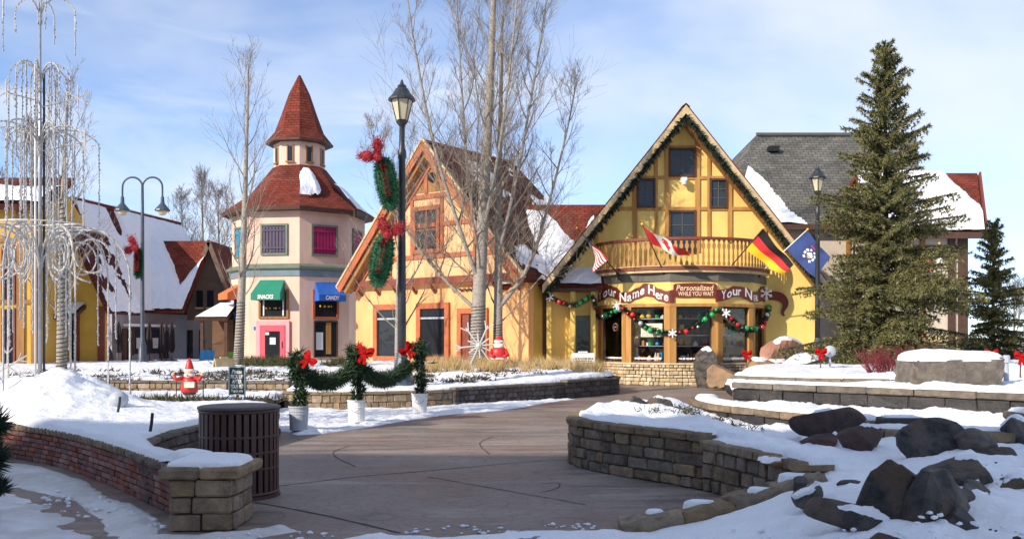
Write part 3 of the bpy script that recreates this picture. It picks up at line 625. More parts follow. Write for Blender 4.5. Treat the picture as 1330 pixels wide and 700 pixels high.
for s in (-1, 1):
    b = MB(); b.slab([S(0,-.79,AZ+.2), S(s*HW,-.79,EZ+.13), S(s*HW,10,EZ+.13), S(0,10,AZ+.2)], .2, (s,0,1)); b.build('roof', 'roof_red', shop)
    b = MB(); o = Vector((s*SL, 0, 1)).normalized()*-.11
    b.slab([S(0,-.80,AZ+.13), S(s*HW,-.80,EZ+.06), S(s*HW,-.80,EZ-.24), S(0,-.80,AZ-.17)], .05, (0,-1,0)); b.build('rake_board', 'cream_trim', shop)
    b = MB(); b.beam(S(0,-.70,AZ+.07)+o*2.4, S(s*HW*.99,-.70,EZ+.12)+o*2.4, .16, .5, (0,1,0)); b.build('soffit', 'timber_brown', shop)
    # evergreen rope under the rake
    q, t = resample([S(0,-.84,AZ-.32), S(s*HW*.97,-.84,EZ-.28)], .05); q += rng.normal(0, .015, q.shape)
    q += rng.normal(0, .03, q.shape); V, T = needles(q, t, 34, .17, .045, 1.2, .1, 3+s); np_mesh('garland', V, T, 'garland_dark', shop)
# timbers of the gable
def vert(zx, y0, y1, wd=17):
    (u, z0), (_, z1) = SQ(zx, y0), SQ(zx, y1); bb = MB(); bb.beam(S(u,-.001,z0), S(u,-.001,z1), wd*.3143*33.62/F, .06, (0,-1,0)); bb.build('timber', 'timber', shop)
def hori(zy, x0, x1, wd=14):
    (u0, z), (u1, _) = SQ(x0, zy), SQ(x1, zy); bb = MB(); bb.beam(S(u0,-.001,z), S(u1,-.001,z), wd*.3143*33.62/F, .05, (0,-1,0)); bb.build('timber', 'timber', shop)
for a in ((563,170,660,19),(688,165,660,19),(517,235,600,13),(735,235,600,13),(430,365,620,18),(822,365,620,18),(270,570,640,14),(968,540,640,14)): vert(*a)
for a in ((226,545,712),(352,450,805),(480,342,918)): hori(*a)
def sash(x0, x1, y0, y1, nv=2, nh=3):
    (u0, z1), (u1, z0) = SQ(x0, y0), SQ(x1, y1); r = MB(); r.box(S((u0+u1)/2,-.012,(z0+z1)/2), (u1-u0,.02,z1-z0)); wn = r.build('window', 'glass_pane', shop)
    f = MB(); t = .07
    f.box(S(u0-t/2+.02,-.045,(z0+z1)/2), (t,.09,z1-z0+2*t)); f.box(S(u1+t/2-.02,-.045,(z0+z1)/2), (t,.09,z1-z0+2*t)); f.box(S((u0+u1)/2,-.045,z1+.02), (u1-u0-.05,.088,t)); f.box(S((u0+u1)/2,-.05,z0-.02), (u1-u0-.05,.1,t))
    f.build('frame', 'timber_dark', wn)
    for i in range(1, nv):
        k = MB(); k.box(S(u0+(u1-u0)*i/nv,-.03,(z0+z1)/2), (.025,.03,z1-z0)); k.build('muntin', 'gray_band', wn)
    for i in range(1, nh):
        k = MB(); k.box(S((u0+u1)/2,-.031,z0+(z1-z0)*i/nh), (u1-u0,.028,.022)); k.build('muntin', 'gray_band', wn)
sash(574,676,236,342,2,3); sash(442,508,362,470,2,3); sash(743,807,362,472,2,3); sash(574,676,494,655,2,3)
u, z = SQ(628, 366); b = MB(); b.box(S(u,-.15,z+.02), (.2,.3,.16)); b.lathe([(.09,0),(.11,.12),(.05,.2)], S(u,-.26,z-.16), 10); b.build('wall_lamp', 'white_paint', shop)
# ---- bay: five sides of a dodecagon
LB = 1.63; AP = LB/2/math.tan(R(15)); BC = Vector((SX, SY-2.227+AP, 0))
def bay(i, r=0.0):            # vertex i = 0..5 of the five facets, left to right
    a = R(-75+30*i); rr = (AP+r)/math.cos(R(15)); return Vector((BC.x+rr*math.sin(a), BC.y-rr*math.cos(a), 0))
def facet(i): a = R(-60+30*i); return Vector((math.sin(a), -math.cos(a), 0)), Vector((math.cos(a), math.sin(a), 0))
def bpt(i, s, z, r=0.0):      # point on facet i, s from its centre
    n, t = facet(i); c = Vector((BC.x, BC.y, 0))+n*(AP+r); return c+t*s+Vector((0,0,z))
def ring(z0, z1, r0, r1, name, m, parent=shop):
    bb = MB()
    for i in range(5):
        a, c, d, e = bay(i, r0), bay(i+1, r0), bay(i+1, r1), bay(i, r1)
        bb.add([p+Vector((0,0,z)) for z in (z0, z1) for p in (a, c, d, e)], [(3,2,1,0),(4,5,6,7),(0,1,5,4),(2,3,7,6)]+([(3,0,4,7)] if i == 0 else [])+([(1,2,6,5)] if i == 4 else []))
    return bb.build(name, m, parent)
base = ring(-.05, .72, -.28, -.04, 'stone_base', 'mortar'); ring(.72, .78, -.3, .03, 'sill', 'cream_stone')
g = random.Random(77); n_st = 0
for i in range(5):
    rows = [(0,.13),(.13,.26),(.26,.36),(.36,.5),(.5,.61),(.61,.72)]
    s = -LB/2
    for z0, z1 in rows:
        s = -LB/2
        while s < LB/2-.02:
            l = g.choice([.13,.16,.2,.24,.3]); e = min(s+l, LB/2)
            if LB/2-e < .1: e = LB/2
            hh = z1-z0; q = bpt(i, (s+e)/2, (z0+z1)/2, -.05+g.uniform(0, .02)); _, t = facet(i)
            o = link('stone', block_mesh(round(e-s, 2)-.016, round(hh-.016, 3), .1, 'cream_stone', g.randrange(3), .01, .02), shop); o.location = q-ORG[shop.name]; o.rotation_euler = (0,0,math.atan2(t.y,t.x)); s = e
for i in range(6):
    p = bay(i, -.03); rz = R(-75+30*i); bb = MB(); w_ = .36 if 0 < i < 5 else .22
    for sgn in (-1, 1):
        if (i == 0 and sgn < 0) or (i == 5 and sgn > 0): continue
        a = rz+sgn*R(15); t = Vector((math.cos(a), math.sin(a), 0)); nrm = Vector((math.sin(a), -math.cos(a), 0)); c = bay(i, 0)+t*sgn*.105-nrm*.06
        bb.box(c+Vector((0,0,1.77)), (.205,.16,1.98), a)
    bb.build('post', 'timber', shop)
ring(2.70, 2.81, -.2, .035, 'header_beam', 'timber'); ring(2.81, 3.57, -.3, -.02, 'fascia', 'yellow_gable'); ring(3.57, 3.86, -.3, .04, 'gray_band', 'gray_band')
# shop windows with goods behind the glass
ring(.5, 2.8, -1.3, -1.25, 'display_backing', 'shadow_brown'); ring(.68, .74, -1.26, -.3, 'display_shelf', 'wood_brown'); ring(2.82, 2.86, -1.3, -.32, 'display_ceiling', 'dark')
goods = {'white_paint': MB(), 'red_cloth': MB(), 'flag_gold': MB(), 'chair_blue': MB(), 'timber': MB(), 'ball_green': MB(), 'pink_wall': MB()}
g = random.Random(12)
for i in range(5):
    n, t = facet(i)
    bb = MB(); bb.box(bpt(i, 0, 1.75, -.1), (LB-.4,.012,1.94), math.atan2(t.y,t.x)); wnd = bb.build('window_pane', 'glass_clear', shop)
    bb = MB(); a = math.atan2(t.y, t.x)
    for s in (-1, 1): bb.box(bpt(i, s*(LB/2-.23), 1.75, -.095), (.05,.06,1.94), a)
    bb.box(bpt(i, 0, .81, -.095), (LB-.5,.06,.06), a); bb.box(bpt(i, 0, 2.67, -.095), (LB-.5,.06,.06), a); bb.build('window_frame', 'timber_dark', shop)
    for zs in (1.35, 1.72, 2.3):
        bb = MB(); bb.box(bpt(i, 0, zs, -.55), (LB*.72,.34,.025), a); bb.build('shelf', 'gray_plastic' if zs > 2 else 'steel', shop)
    for zs, dep, hm in ((.74,-.26,.40),(.74,-.42,.6),(1.365,-.5,.28),(1.735,-.5,.42),(2.315,-.5,.3)):
        s = -LB*.36
        while s < LB*.36:
            h = g.uniform(.35, 1)*hm; r = g.uniform(.04, .10); k = g.choice(list(goods)); mb = goods[k]; q = bpt(i, s, zs, dep+g.uniform(-.06, .06))
            sh = g.randrange(4)
            if sh == 0: mb.box(q+Vector((0,0,h/2)), (r*1.7, r*1.5, h), g.uniform(0, 1))
            elif sh == 1: mb.lathe([(r,0),(r*1.05,h*.5),(r*.45,h*.72),(r*.35,h)], q, 8)
            elif sh == 2: mb.ball(q+Vector((0,0,r)), r, 8); mb.ball(q+Vector((0,0,r*2.4)), r*.65, 8)
            else: mb.lathe([(r*.6,0),(r,h*.2),(r*.8,h*.5),(.012,h*.95)], q, 8)
            s += r*2+g.uniform(.02, .14)
    if g.random() < 2:      # white lettering strip along the bottom of the pane
        bb = MB(); s = -LB*.3
        while s < LB*.3-.03:
            l = g.uniform(.02, .05); bb.box(bpt(i, s, .92+g.uniform(0, .01), -.085), (l,.004,g.uniform(.05,.08)), a); s += l+.012
        bb.build('window_lettering', 'sign_white', shop)
for k, mb in goods.items(): tag(mb.build('window_goods', k, shop, smooth=False), kind='stuff')
# cream notice in the second window, round badge in the first
n, t = facet(1); a = math.atan2(t.y, t.x); bb = MB(); bb.box(bpt(1, .12, 1.9, -.07), (.78,.015,.46), a); ntc = bb.build('notice', 'panel_cream', shop)
bb = MB(); g = random.Random(4)
for r_, zz in enumerate((2.06,1.98,1.91,1.85,1.79,1.73)):
    s = -.2
    while s < .42:
        l = g.uniform(.02, .07); bb.box(bpt(1, s, zz, -.061), (l,.004,.035 if r_ in (1,) else .02), a); s += l+.025
bb.build('print', 'ink', ntc)
n, t = facet(0); a = math.atan2(t.y, t.x); bb = MB(); bb.tube([bpt(0, .1+.13*math.cos(k*math.pi/8), 2.02+.13*math.sin(k*math.pi/8), -.08) for k in range(16)], .02, 6, True); bb.box(bpt(0,.1,2.02,-.08), (.16,.01,.05), a); bb.build('badge', 'rock_pink', shop)
# ---- sign: a waving brown ribbon with raised letters
def on_bay(s, z, r):        # s = metres along the bay from its middle
    i = min(4, max(0, int(math.floor(s/LB+2.5)))); return bpt(i, s-(i-2)*LB, z, r)
def px_s(px):               # photo column on the bay -> metres along it
    lo, hi = -2.5*LB, 2.5*LB
    for _ in range(40):
        m_ = (lo+hi)/2; p = on_bay(m_, 0, 0); x = CX+F*p.x/p.y
        if x < px: lo = m_
        else: hi = m_
    return lo
def wavef(s, ph, amp, per): return amp*math.sin(2*math.pi*(s-ph)/per)
sign = thing('shop_sign', 'waving brown ribbon sign with white letters reading Your Name Here across the bay', 'sign', (SX, SY-2.3, 2.81))
def zpx(py, s): return PZ(py, on_bay(s, 0, 0).y)
def ribbon(cols, mname, off, name):
    bb = MB(); vs = []
    pts = []
    for (x0, a0, b0), (x1, a1, b1) in zip(cols, cols[1:]):
        n_ = max(2, int((x1-x0)/2))
        for k in range(n_): f = k/n_; pts.append((x0+(x1-x0)*f, a0+(a1-a0)*(f*f*(3-2*f)), b0+(b1-b0)*(f*f*(3-2*f))))
    pts.append(cols[-1])
    for px, a, c in pts:
        s = px_s(px); vs += [on_bay(s, zpx(c, s), off-.03), on_bay(s, zpx(c, s), off), on_bay(s, zpx(a, s), off), on_bay(s, zpx(a, s), off-.03)]
    n_ = len(pts); fs = [(0,3,2,1), tuple(4*(n_-1)+k for k in range(4))]
    for i in range(n_-1):
        for k in range(4): fs.append((4*i+k, 4*i+4+k, 4*i+4+(k+1) % 4, 4*i+(k+1) % 4))
    bb.add(vs, fs); return bb.build(name, mname, sign)
topL = [(776,379,393),(782,377,390),(791,371,385.5),(800,373,388),(808,380,393),(817,379,393),(828,374,388),(838,368,384.5),(846,369,385),(856,375,391),(866,378,393),(876,376,393)]
topR = [(929,377,392),(936,376,391),(944,375,389),(952,371.5,385.5),(960,372,385),(970,374,389),(976,379,392),(984,379,392.5),(989,372,391),(993,372,392)]
rb = ribbon(topL, 'sign_brown', .03, 'ribbon'); rb2 = ribbon(topR, 'sign_brown', .03, 'ribbon')
pl = ribbon([(874.5,370,384),(877,368.6,385.6),(890,367.8,386),(901,367.4,385.4),(914,367.8,386),(928,368.4,386),(930.5,370,384)], 'sign_brown', .05, 'center_panel')
def cen(cols, x):
    for (x0, a0, b0), (x1, a1, b1) in zip(cols, cols[1:]):
        if x0 <= x <= x1: f = (x-x0)/(x1-x0); f = f*f*(3-2*f); return (a0+b0)/2+((a1+b1)-(a0+b0))/2*f
    return (cols[-1][1]+cols[-1][2])/2
def wave_word(s, x0, x1, cols, h, parent):
    bb = MB(); adv = [1.0 if c != ' ' else .55 for c in s]; adv = [a*(1.45 if c in 'mMNH' else .62 if c in 'r' else 1) for a, c in zip(adv, s)]; tot = sum(adv); x = x0
    for c, a in zip(s, adv):
        wpx = (x1-x0)*a/tot
        if c != ' ':
            xm = x+wpx/2; cy = cen(cols, xm); sl = (cen(cols, xm+2)-cen(cols, xm-2))/4
            top = cy-(h*.52 if c in 'YHNy' else h*.22); bot = cy+h*.45
            put_text(bb, c, x+wpx*.08, x+wpx*.92, 0, 1, lambda X, Z: (lambda s_: on_bay(s_, zpx(bot+(top-bot)*Z+sl*(X-xm), s_), .036))(px_s(X)), .018)
        x += wpx
    bb.build('lettering', 'sign_white', parent)
wave_word('Your Name Here', 777, 869, topL, 12.0, rb); wave_word('Your Na', 935.5, 984, topR, 12.0, rb2)
bb = MB()
fn = lambda X, Z: (lambda s_: on_bay(s_, zpx(Z, s_), .056))(px_s(X))
put_text(bb, 'Personalized', 878, 926.5, 377.5, 370.3, fn, .012, .2); bb.build('lettering', 'sign_cream', pl); bb = MB(); put_text(bb, 'WHILE YOU WAIT', 880.5, 926.5, 384.3, 378.6, fn, .014); bb.build('lettering', 'sign_cream', pl)
# tail of the ribbon: an iron scroll on the wall to the right
bb = MB(); pts = [(998,384),(1006,384),(1014,386),(1019,391),(1020,397),(1017,402),(1015,407),(1018,410)]; wds = [11,11.5,11,9,6,4,3,2]
c2 = smooth_line([(p[0], p[1], w_) for p, w_ in zip(pts, wds)], 2); vs = []
for i, p in enumerate(c2):
    t = (c2[min(i+1, len(c2)-1)]-c2[max(i-1, 0)]); n2 = Vector((-t.y, t.x, 0)).normalized()*p.z/2
    for q in (p+n2, p-n2):
        for y in (-.09,-.02): w3 = P(q.x, q.y, SY); vs.append(Vector((w3.x, SY+y, w3.z)))
fs = [(0,1,3,2)]+[(4*i+a_, 4*i+b_, 4*i+4+b_, 4*i+4+a_) for i in range(len(c2)-1) for a_, b_ in ((0,1),(1,3),(3,2),(2,0))]
bb.add(vs, fs); bb.build('ribbon_tail', 'sign_brown', sign)
# ---- balcony
def arc(r, z, k, n_=60): a = R(-72+144*k/n_); return Vector((BC.x+r*math.sin(a), BC.y-r*math.cos(a), z))
RB = AP/math.cos(R(15))+.12
def arc_ring(z0, z1, r0, r1, name, m, lip=0):
    bb = MB(); n_ = 60; vs = []
    for k in range(n_+1): vs += [arc(r0, z0, k), arc(r1, z0, k), arc(r1, z1, k), arc(r0, z1, k)]
    fs = [(0,3,2,1), (4*n_,4*n_+1,4*n_+2,4*n_+3)]+[(4*k+a_, 4*k+(a_+1) % 4, 4*k+4+(a_+1) % 4, 4*k+4+a_) for k in range(n_) for a_ in range(4)]
    bb.add(vs, fs); return bb.build(name, m, shop)
arc_ring(3.861, 3.95, .2, RB, 'balcony_floor', 'cream_trim'); arc_ring(3.952, 4.06, RB-.12, RB+.05, 'balcony_edge', 'red_brown'); arc_ring(4.062, 4.09, RB-.14, RB+.08, 'balcony_lip', 'cream_trim')
arc_ring(4.96, 5.05, RB-.09, RB+.05, 'handrail', 'red_brown')
bp_ = MB(); prof = [(.055,0),(.055,.1),(.03,.16),(.045,.3),(.03,.48),(.028,.54),(.06,.62),(.062,.7),(.03,.78),(.05,.84),(.05,.875)]
vs = [(-x, -.012, z) for x, z in prof]+[(x, -.012, z) for x, z in prof]+[(-x, .012, z) for x, z in prof]+[(x, .012, z) for x, z in prof]; k = len(prof); fs = []
for i in range(k-1): fs += [(i, k+i, k+i+1, i+1), (2*k+i+1, 3*k+i+1, 3*k+i, 2*k+i), (i+1, 2*k+i+1, 2*k+i, i), (k+i, 3*k+i, 3*k+i+1, k+i+1)]
bp_.add(vs, fs); bal = bp_.build('baluster', 'timber', shop, local=True); me_b = bal.data; bpy.data.objects.remove(bal)
for k in range(44):
    a = R(-71+142*k/43); p = Vector((BC.x+(RB-.02)*math.sin(a), BC.y-(RB-.02)*math.cos(a), 4.088)); o = link('baluster', me_b, shop); o.location = p-ORG[shop.name]; o.rotation_euler = (0,0,a)
# ---- recessed entrance to the left
d1 = 33.2; y1 = -.5
for px0, px1 in ((710,716),(741,747.5),(767.5,773.5)):
    x0, x1 = PX(px0, d1)-SX, PX(px1, d1)-SX; bb = MB(); bb.box(S((x0+x1)/2, -.24, 1.65), (x1-x0,.47,3.3)); bb.build('pilaster', 'yellow_wall', shop)
bb = MB(); x0, x1 = PX(703, d1)-SX, PX(774.5, d1)-SX; bb.box(S((x0+x1)/2, -.28, 3.36), (x1-x0,.6,.12)); bb.build('lintel', 'timber_dark', shop)
x0, x1 = PX(747.5, 33.6)-SX, PX(767.5, 33.6)-SX; bb = MB(); bb.box(S((x0+x1)/2, -.03, 1.25), (x1-x0,.05,2.4)); dr = bb.build('door', 'green_gray', shop)
bb = MB(); bb.box(S((x0+x1)/2, -.062, 1.3), (x1-x0-.16,.012,1.9)); bb.build('pane', 'glass_dark', dr); bb = MB(); bb.ball(S(x1-.08,-.09,1.05), .035, 8); bb.build('knob', 'steel', dr)
# snow and bows along the bay are separate things, below
# ------------------------------------------------------------------ orange-trimmed gabled shop in the middle, turned to the left
AL = R(38); MX, MY = PX(552, 35.5)+.42, 35.5
tv = Vector((math.cos(AL), -math.sin(AL), 0)); bv = Vector((math.sin(AL), math.cos(AL), 0)); fv = -bv
mid = thing('gabled_shop', 'golden gabled shop with orange timbers and red roof behind the bare double tree', 'building', (MX, MY, .5))
def Q(wd, dp, z): return Vector((MX, MY, 0))+tv*wd+bv*dp+Vector((0,0,z))
def qw(px, dp=0):
    k = (px-CX)/F; return (MY*k-MX+dp*(bv.y*k-bv.x))/(tv.x-tv.y*k)
def qz(py, wd): return PZ(py, MY+tv.y*wd)
AZm, EZm, HWm = 9.05, 3.6, 4.85; SLm = (AZm-EZm)/HWm
def qslab(pts, t, n, name, m, dp=0):
    b = MB(); b.slab([Q(x, dp, z) for x, z in pts], t, n); return b.build(name, m, mid)
qslab([(-4.5,.4),(4.45,.4),(4.45,3.75),(-4.5,3.75)], .3, fv, 'wall', 'gold_wall')
qslab([(-4.6,3.72),(4.55,3.72),(4.55,EZm+.2),(0,AZm-.25),(-4.6,EZm+.2)], .3, fv, 'gable_wall', 'cream_gable', -.25)
b = MB(); b.slab([Q(4.45,.3,.4), Q(4.45,6,.4), Q(4.45,6,3.7), Q(4.45,.3,3.7)], .3, tv); b.build('side_wall', 'ochre_wall', mid)
LR, LE = 4.7, 6.2
b = MB(); b.slab([Q(0,-.7,AZm+.1), Q(HWm,-.7,EZm+.1), Q(HWm,LE,EZm+.1), Q(0,LR,AZm+.1)], .2, tv+Vector((0,0,1))); b.build('roof', 'roof_dark_red', mid)  # slope away from the sun: its shade is put into a darker red
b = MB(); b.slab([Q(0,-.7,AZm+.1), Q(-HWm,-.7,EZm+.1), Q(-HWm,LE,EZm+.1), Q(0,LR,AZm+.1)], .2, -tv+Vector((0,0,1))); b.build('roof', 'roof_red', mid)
b = MB(); b.slab([Q(0,LR,AZm+.1), Q(HWm,LE,EZm+.1), Q(-HWm,LE,EZm+.1)], .2, bv+Vector((0,0,1))); b.build('roof', 'roof_red', mid)
for s in (-1, 1):
    o = (tv*s*SLm+Vector((0,0,1))).normalized()*-.15
    b = MB(); b.beam(Q(0,-.702,AZm+.07)+o, Q(s*HWm,-.702,EZm+.07)+o, .24, .05, fv); b.build('rake_board', 'orange_trim', mid)
    b = MB(); b.beam(Q(0,-.70,AZm+.12), Q(s*HWm,-.70,EZm+.12), .08, .085, fv); b.build('rake_edge', 'cream_trim', mid)
    b = MB(); b.beam(Q(0,-.64,AZm)+o*1.8, Q(s*HWm*.97,-.64,EZm+.1)+o*1.8, .2, .36, bv); b.build('soffit', 'timber_brown', mid)
    # inner brace parallel to the rake
    b = MB(); b.beam(Q(0,-.251,AZm-.75), Q(s*4.2,-.251,AZm-.75-4.2*SLm), .22, .07, fv); b.build('timber', 'orange_trim', mid)
def qbeam(w0, z0, w1, z1, wd, m='orange_trim', dp=-.251, h=.055):
    b = MB(); b.beam(Q(w0,dp,z0), Q(w1,dp,z1), wd, h, fv); b.build('timber', m, mid)
for z, hw in ((7.05,1.55),(5.95,2.6),(4.75,3.75)): qbeam(-hw, z, hw, z, .17)
for wd, z0, z1 in ((-1.0,4.85,7.0),(.55,4.85,7.0),(-2.2,3.95,5.87),(2.2,3.95,5.87),(-.25,7.15,8.2)): qbeam(wd, z0, wd, z1, .16, h=.05)
qbeam(-4.55, 3.83, 4.5, 3.83, .24, 'red_brown', -.26, .1)
for k in range(9): b = MB(); b.beam(Q(-4.1+k*1.02, -.3, 3.7), Q(-4.1+k*1.02, -.02, 3.45), .12, .12, (0,0,-1)); b.build('bracket', 'red_brown', mid)
b = MB(); b.slab([Q(-1.45,-.262,7.2), Q(1.45,-.262,7.2), Q(0,-.262,8.75)], .01, fv); b.build('gable_louver', 'timber_brown', mid)
def qwin(w0, w1, z0, z1, dp, fm, fw, name='window', pane='glass_dark', nv=1, nh=1):
    b = MB(); b.beam(Q((w0+w1)/2, dp-.005, z0), Q((w0+w1)/2, dp-.005, z1), w1-w0, .02, fv); wn = b.build(name, pane, mid)
    for a, z_0, c, z_1 in ((w0,z0,w0,z1),(w1,z0,w1,z1)):
        f = MB(); f.beam(Q(a,dp-.003,z_0-fw/2), Q(a,dp-.003,z_1+fw/2), fw, .1, fv); f.build('frame', fm, wn)
    for z in (z0, z1): f = MB(); f.beam(Q(w0+fw/2,dp-.003,z), Q(w1-fw/2,dp-.003,z), fw, .095, fv); f.build('frame', fm, wn)
    for i in range(1, nv): f = MB(); f.beam(Q(w0+(w1-w0)*i/nv,dp-.003,z0), Q(w0+(w1-w0)*i/nv,dp-.003,z1), .04, .05, fv); f.build('muntin', fm, wn)
    for i in range(1, nh): f = MB(); f.beam(Q(w0,dp-.003,z0+(z1-z0)*i/nh), Q(w1,dp-.003,z0+(z1-z0)*i/nh), .04, .048, fv); f.build('muntin', fm, wn)
    return wn
for x0, x1 in ((489,524),(545,582)):
    w0, w1 = qw(x0), qw(x1); wn = qwin(w0, w1, qz(467,0), qz(397,0), 0, 'orange_trim', .22)
    b = MB(); b.beam(Q(w0,-.04,qz(413,0)), Q(w1,-.04,qz(413,0)), .07, .03, fv); b.build('transom', 'gray_plastic', wn)
w0, w1 = qw(598), qw(632); dr = qwin(w0, w1, .72, qz(404,1.3), 0, 'orange_trim', .2, 'door', 'red_brown')
b = MB(); b.beam(Q((w0+w1)/2+.1,-.03,.95), Q((w0+w1)/2+.1,-.03,2.5), .55, .02, fv); b.build('pane', 'glass_dark', dr)
qwin(-.85, .4, 4.95, 6.6, -.25, 'orange_trim', .16, nv=2, nh=2)
b = MB(); b.ball(Q(.1,-.3,7.75), .2, 12, (1,.3,1)); b.build('roundel', 'dark', mid)
# little wall sign in dark metal script
b = MB(); g = random.Random(2); pts = []
for k in range(40): pts.append(Q(qw(597)+k*.018, -.06, qz(377,1)+.06*math.sin(k*1.4)+.03*math.sin(k*.5)))
b.tube(pts, .018, 4); b.build('script_sign', 'black_metal', mid)
# snow on its right slope
def tfm(u, v):      # u down the slope, v toward the back
    return np.where(True, .05+.28*rag(u+3, v*.8, 7)-np.clip((.30-np.hypot((u-.30)/1.0, (v-.55)/1.0))*-1.1, -.06, .2)-.03, 0)
roof_snow('roof_snow', Q(0.05,-.4,AZm+.1), Q(HWm,-.4,EZm+.1), Q(HWm,LE,EZm+.1), Q(.05,LR,AZm+.1), lambda u, v: np.maximum(.12-np.hypot((u-.24)*1.3, (v-.36)*1.0)*.75+.12*rag(u, v, 9), .10*sstep((u-.66)/.15)+.25*rag(u+5, v, 6)-.06+.12*sstep((v-.6)/.2)*sstep((u-.25)/.2)-.02), mid, 70, 50)
# ------------------------------------------------------------------ linking range between the two shops
lk = thing('linking_wing', 'low linking wing with snowy red roof between the two gabled shops', 'building', (1.6, 35, 0))
d2 = 36.6; zr = PZ(266, d2); b = MB(); b.slab([(-.5,33.2,3.5),(4.2,33.2,3.5),(4.2,d2,zr),(-.5,d2,zr)], .2, (0,-1,1)); b.build('roof', 'roof_red', lk)
b = MB(); b.slab([(-.5,d2+3.4,3.5),(4.2,d2+3.4,3.5),(4.2,d2+.01,zr),(-.5,d2+.01,zr)], .2, (0,1,1)); b.build('roof', 'roof_red', lk)
b = MB(); b.slab([(.6,33.9,0),(1.3,33.9,0),(1.3,33.9,3.5),(.6,33.9,3.5)], .3, (0,-1,0)); b.build('wall', 'ochre_wall', lk)
b = MB(); b.box((PX(706.5,33.5),33.5,1.7), (.14,.16,3.4)); b.build('downpipe', 'timber_dark', lk)
roof_snow('roof_snow', (-.4,33.15,3.5), (3.2,33.15,3.5), (3.2,d2,zr), (-.4,d2,zr), lambda u, v: .12-.55*np.maximum(0, v-(.72-.42*np.exp(-((u-.78)/.2)**2)+.25*np.clip(u-.85, 0, 1)))+.10*rag(u, v, 6), lk, 60, 50)
# ------------------------------------------------------------------ pink octagonal tower
TD = 45.0; TX = PX(389, TD); tw_dir = math.atan2(-TX, TD)     # vertex toward the viewer
tower = thing('pink_tower', 'pink octagonal tower shop with red bell roof and pointed spire', 'building', (TX, TD, .5))
def tvx(i, r, z): a = -math.pi/2+tw_dir+i*math.pi/4; return Vector((TX+r*math.cos(a), TD+r*math.sin(a), z))   # vertex 0 faces the viewer, +1 to the right
def octa(prof, name, m, parent=tower, uv=False):
    bb = MB()
    for (r0, z0), (r1, z1) in zip(prof, prof[1:]):
        for i in range(8):
            p = [tvx(i, r0, z0), tvx(i+1, r0, z0), tvx(i+1, r1, z1), tvx(i, r1, z1)]; wd = (p[1]-p[0]).length; h = ((p[3]-p[0])+(p[2]-p[1])).length/2
            bb.add(p, [(0,1,2,3)], [(-wd/2+i*3, z0*1.3),(wd/2+i*3, z0*1.3),((p[2]-p[3]).length/2+i*3, z0*1.3+h),(-(p[2]-p[3]).length/2+i*3, z0*1.3+h)])
    n_ = len(bb.v)
    bb.add([tvx(i, prof[0][0], prof[0][1]) for i in range(8)], [tuple(range(8))[::-1]]); bb.add([tvx(i, prof[-1][0], prof[-1][1]) for i in range(8)], [tuple(range(8))])
    return bb.build(name, m, parent)
RT = 3.2
octa([(RT,.3),(RT,4.75)], 'lower_wall', 'pink_wall'); octa([(RT-.05,4.8),(RT-.05,7.6)], 'upper_wall', 'pink_wall')
octa([(RT+.05,4.45),(RT+.1,4.72)], 'cornice_band', 'blue_gray'); octa([(RT+.12,4.72),(RT+.22,4.8),(RT+.22,4.9),(RT+.02,5.02)], 'cornice', 'green_gray')
octa([(RT+.45,7.42),(RT+.48,7.58)], 'eave', 'timber_dark'); octa([(RT+.46,7.58),(2.3,8.55),(1.28,9.85)], 'roof', 'roof_red')
octa([(1.22,9.75),(1.22,11.05)], 'lantern_wall', 'pink_wall'); octa([(1.62,10.98),(1.62,11.08)], 'spire_eave', 'timber_dark')
octa([(1.60,11.08),(1.17,11.6),(.84,12.5),(.5,13.5),(.05,14.42)], 'spire', 'roof_red')
def tface(i, s, z, off=0.0, r=RT):     # face between vertex i and i+1; s metres right of its middle
    a, b_ = tvx(i, r, 0), tvx(i+1, r, 0); t = (b_-a).normalized(); n_ = Vector((t.y, -t.x, 0)); return (a+b_)/2+t*s+n_*off+Vector((0,0,z)), t, n_
def trect(i, s0, s1, z0, z1, name, m, th=.04, off=0.0, r=RT, parent=tower):
    a, t, n_ = tface(i, (s0+s1)/2, z0, off, r); c, _, _ = tface(i, (s0+s1)/2, z1, off, r); bb = MB(); bb.beam(a, c, s1-s0, th, n_); return bb.build(name, m, parent)
def twin(i, s0, s1, z0, z1, pm, fm, fw=.1, r=RT, name='window'):
    wn = trect(i, s0, s1, z0, z1, name, pm, .03, .002, r)
    trect(i, s0-fw, s0, z0-fw, z1+fw, 'frame', fm, .08, .001, r, wn); trect(i, s1, s1+fw, z0-fw, z1+fw, 'frame', fm, .08, .001, r, wn); trect(i, s0, s1, z1, z1+fw, 'frame', fm, .078, .001, r, wn); trect(i, s0, s1, z0-fw, z0, 'frame', fm, .078, .001, r, wn)
    return wn
for i, m in ((-2,'blue_shutter'),(-1,'purple_shutter'),(0,'crimson_shutter'),(1,'crimson_shutter')):
    ww_ = .56; wn = twin(i, -ww_, ww_, 5.5, 6.75, m, 'green_gray', .09, RT-.05)
    for k in range(7): trect(i, -ww_+.16*k+.02, -ww_+.16*k+.13, 5.55, 6.7, 'shutter_slat', m, .03, .03, RT-.05, wn)
    for zz in (5.7, 6.5): trect(i, -ww_, ww_, zz, zz+.08, 'shutter_bar', m, .03, .06, RT-.05, wn)
for i in (-2,-1,0,1):
    wn = trect(i, -.10, .13, 10.05, 10.75, 'window', 'glass_dark', .02, .002, 1.22); trect(i, -.16, -.10, 10.0, 10.8, 'frame', 'timber_brown', .05, .001, 1.22, wn); trect(i, .13, .19, 10.0, 10.8, 'frame', 'timber_brown', .05, .001, 1.22, wn); trect(i, -.2, .22, 9.96, 10.03, 'sill', 'timber_brown', .07, .055, 1.22, wn)
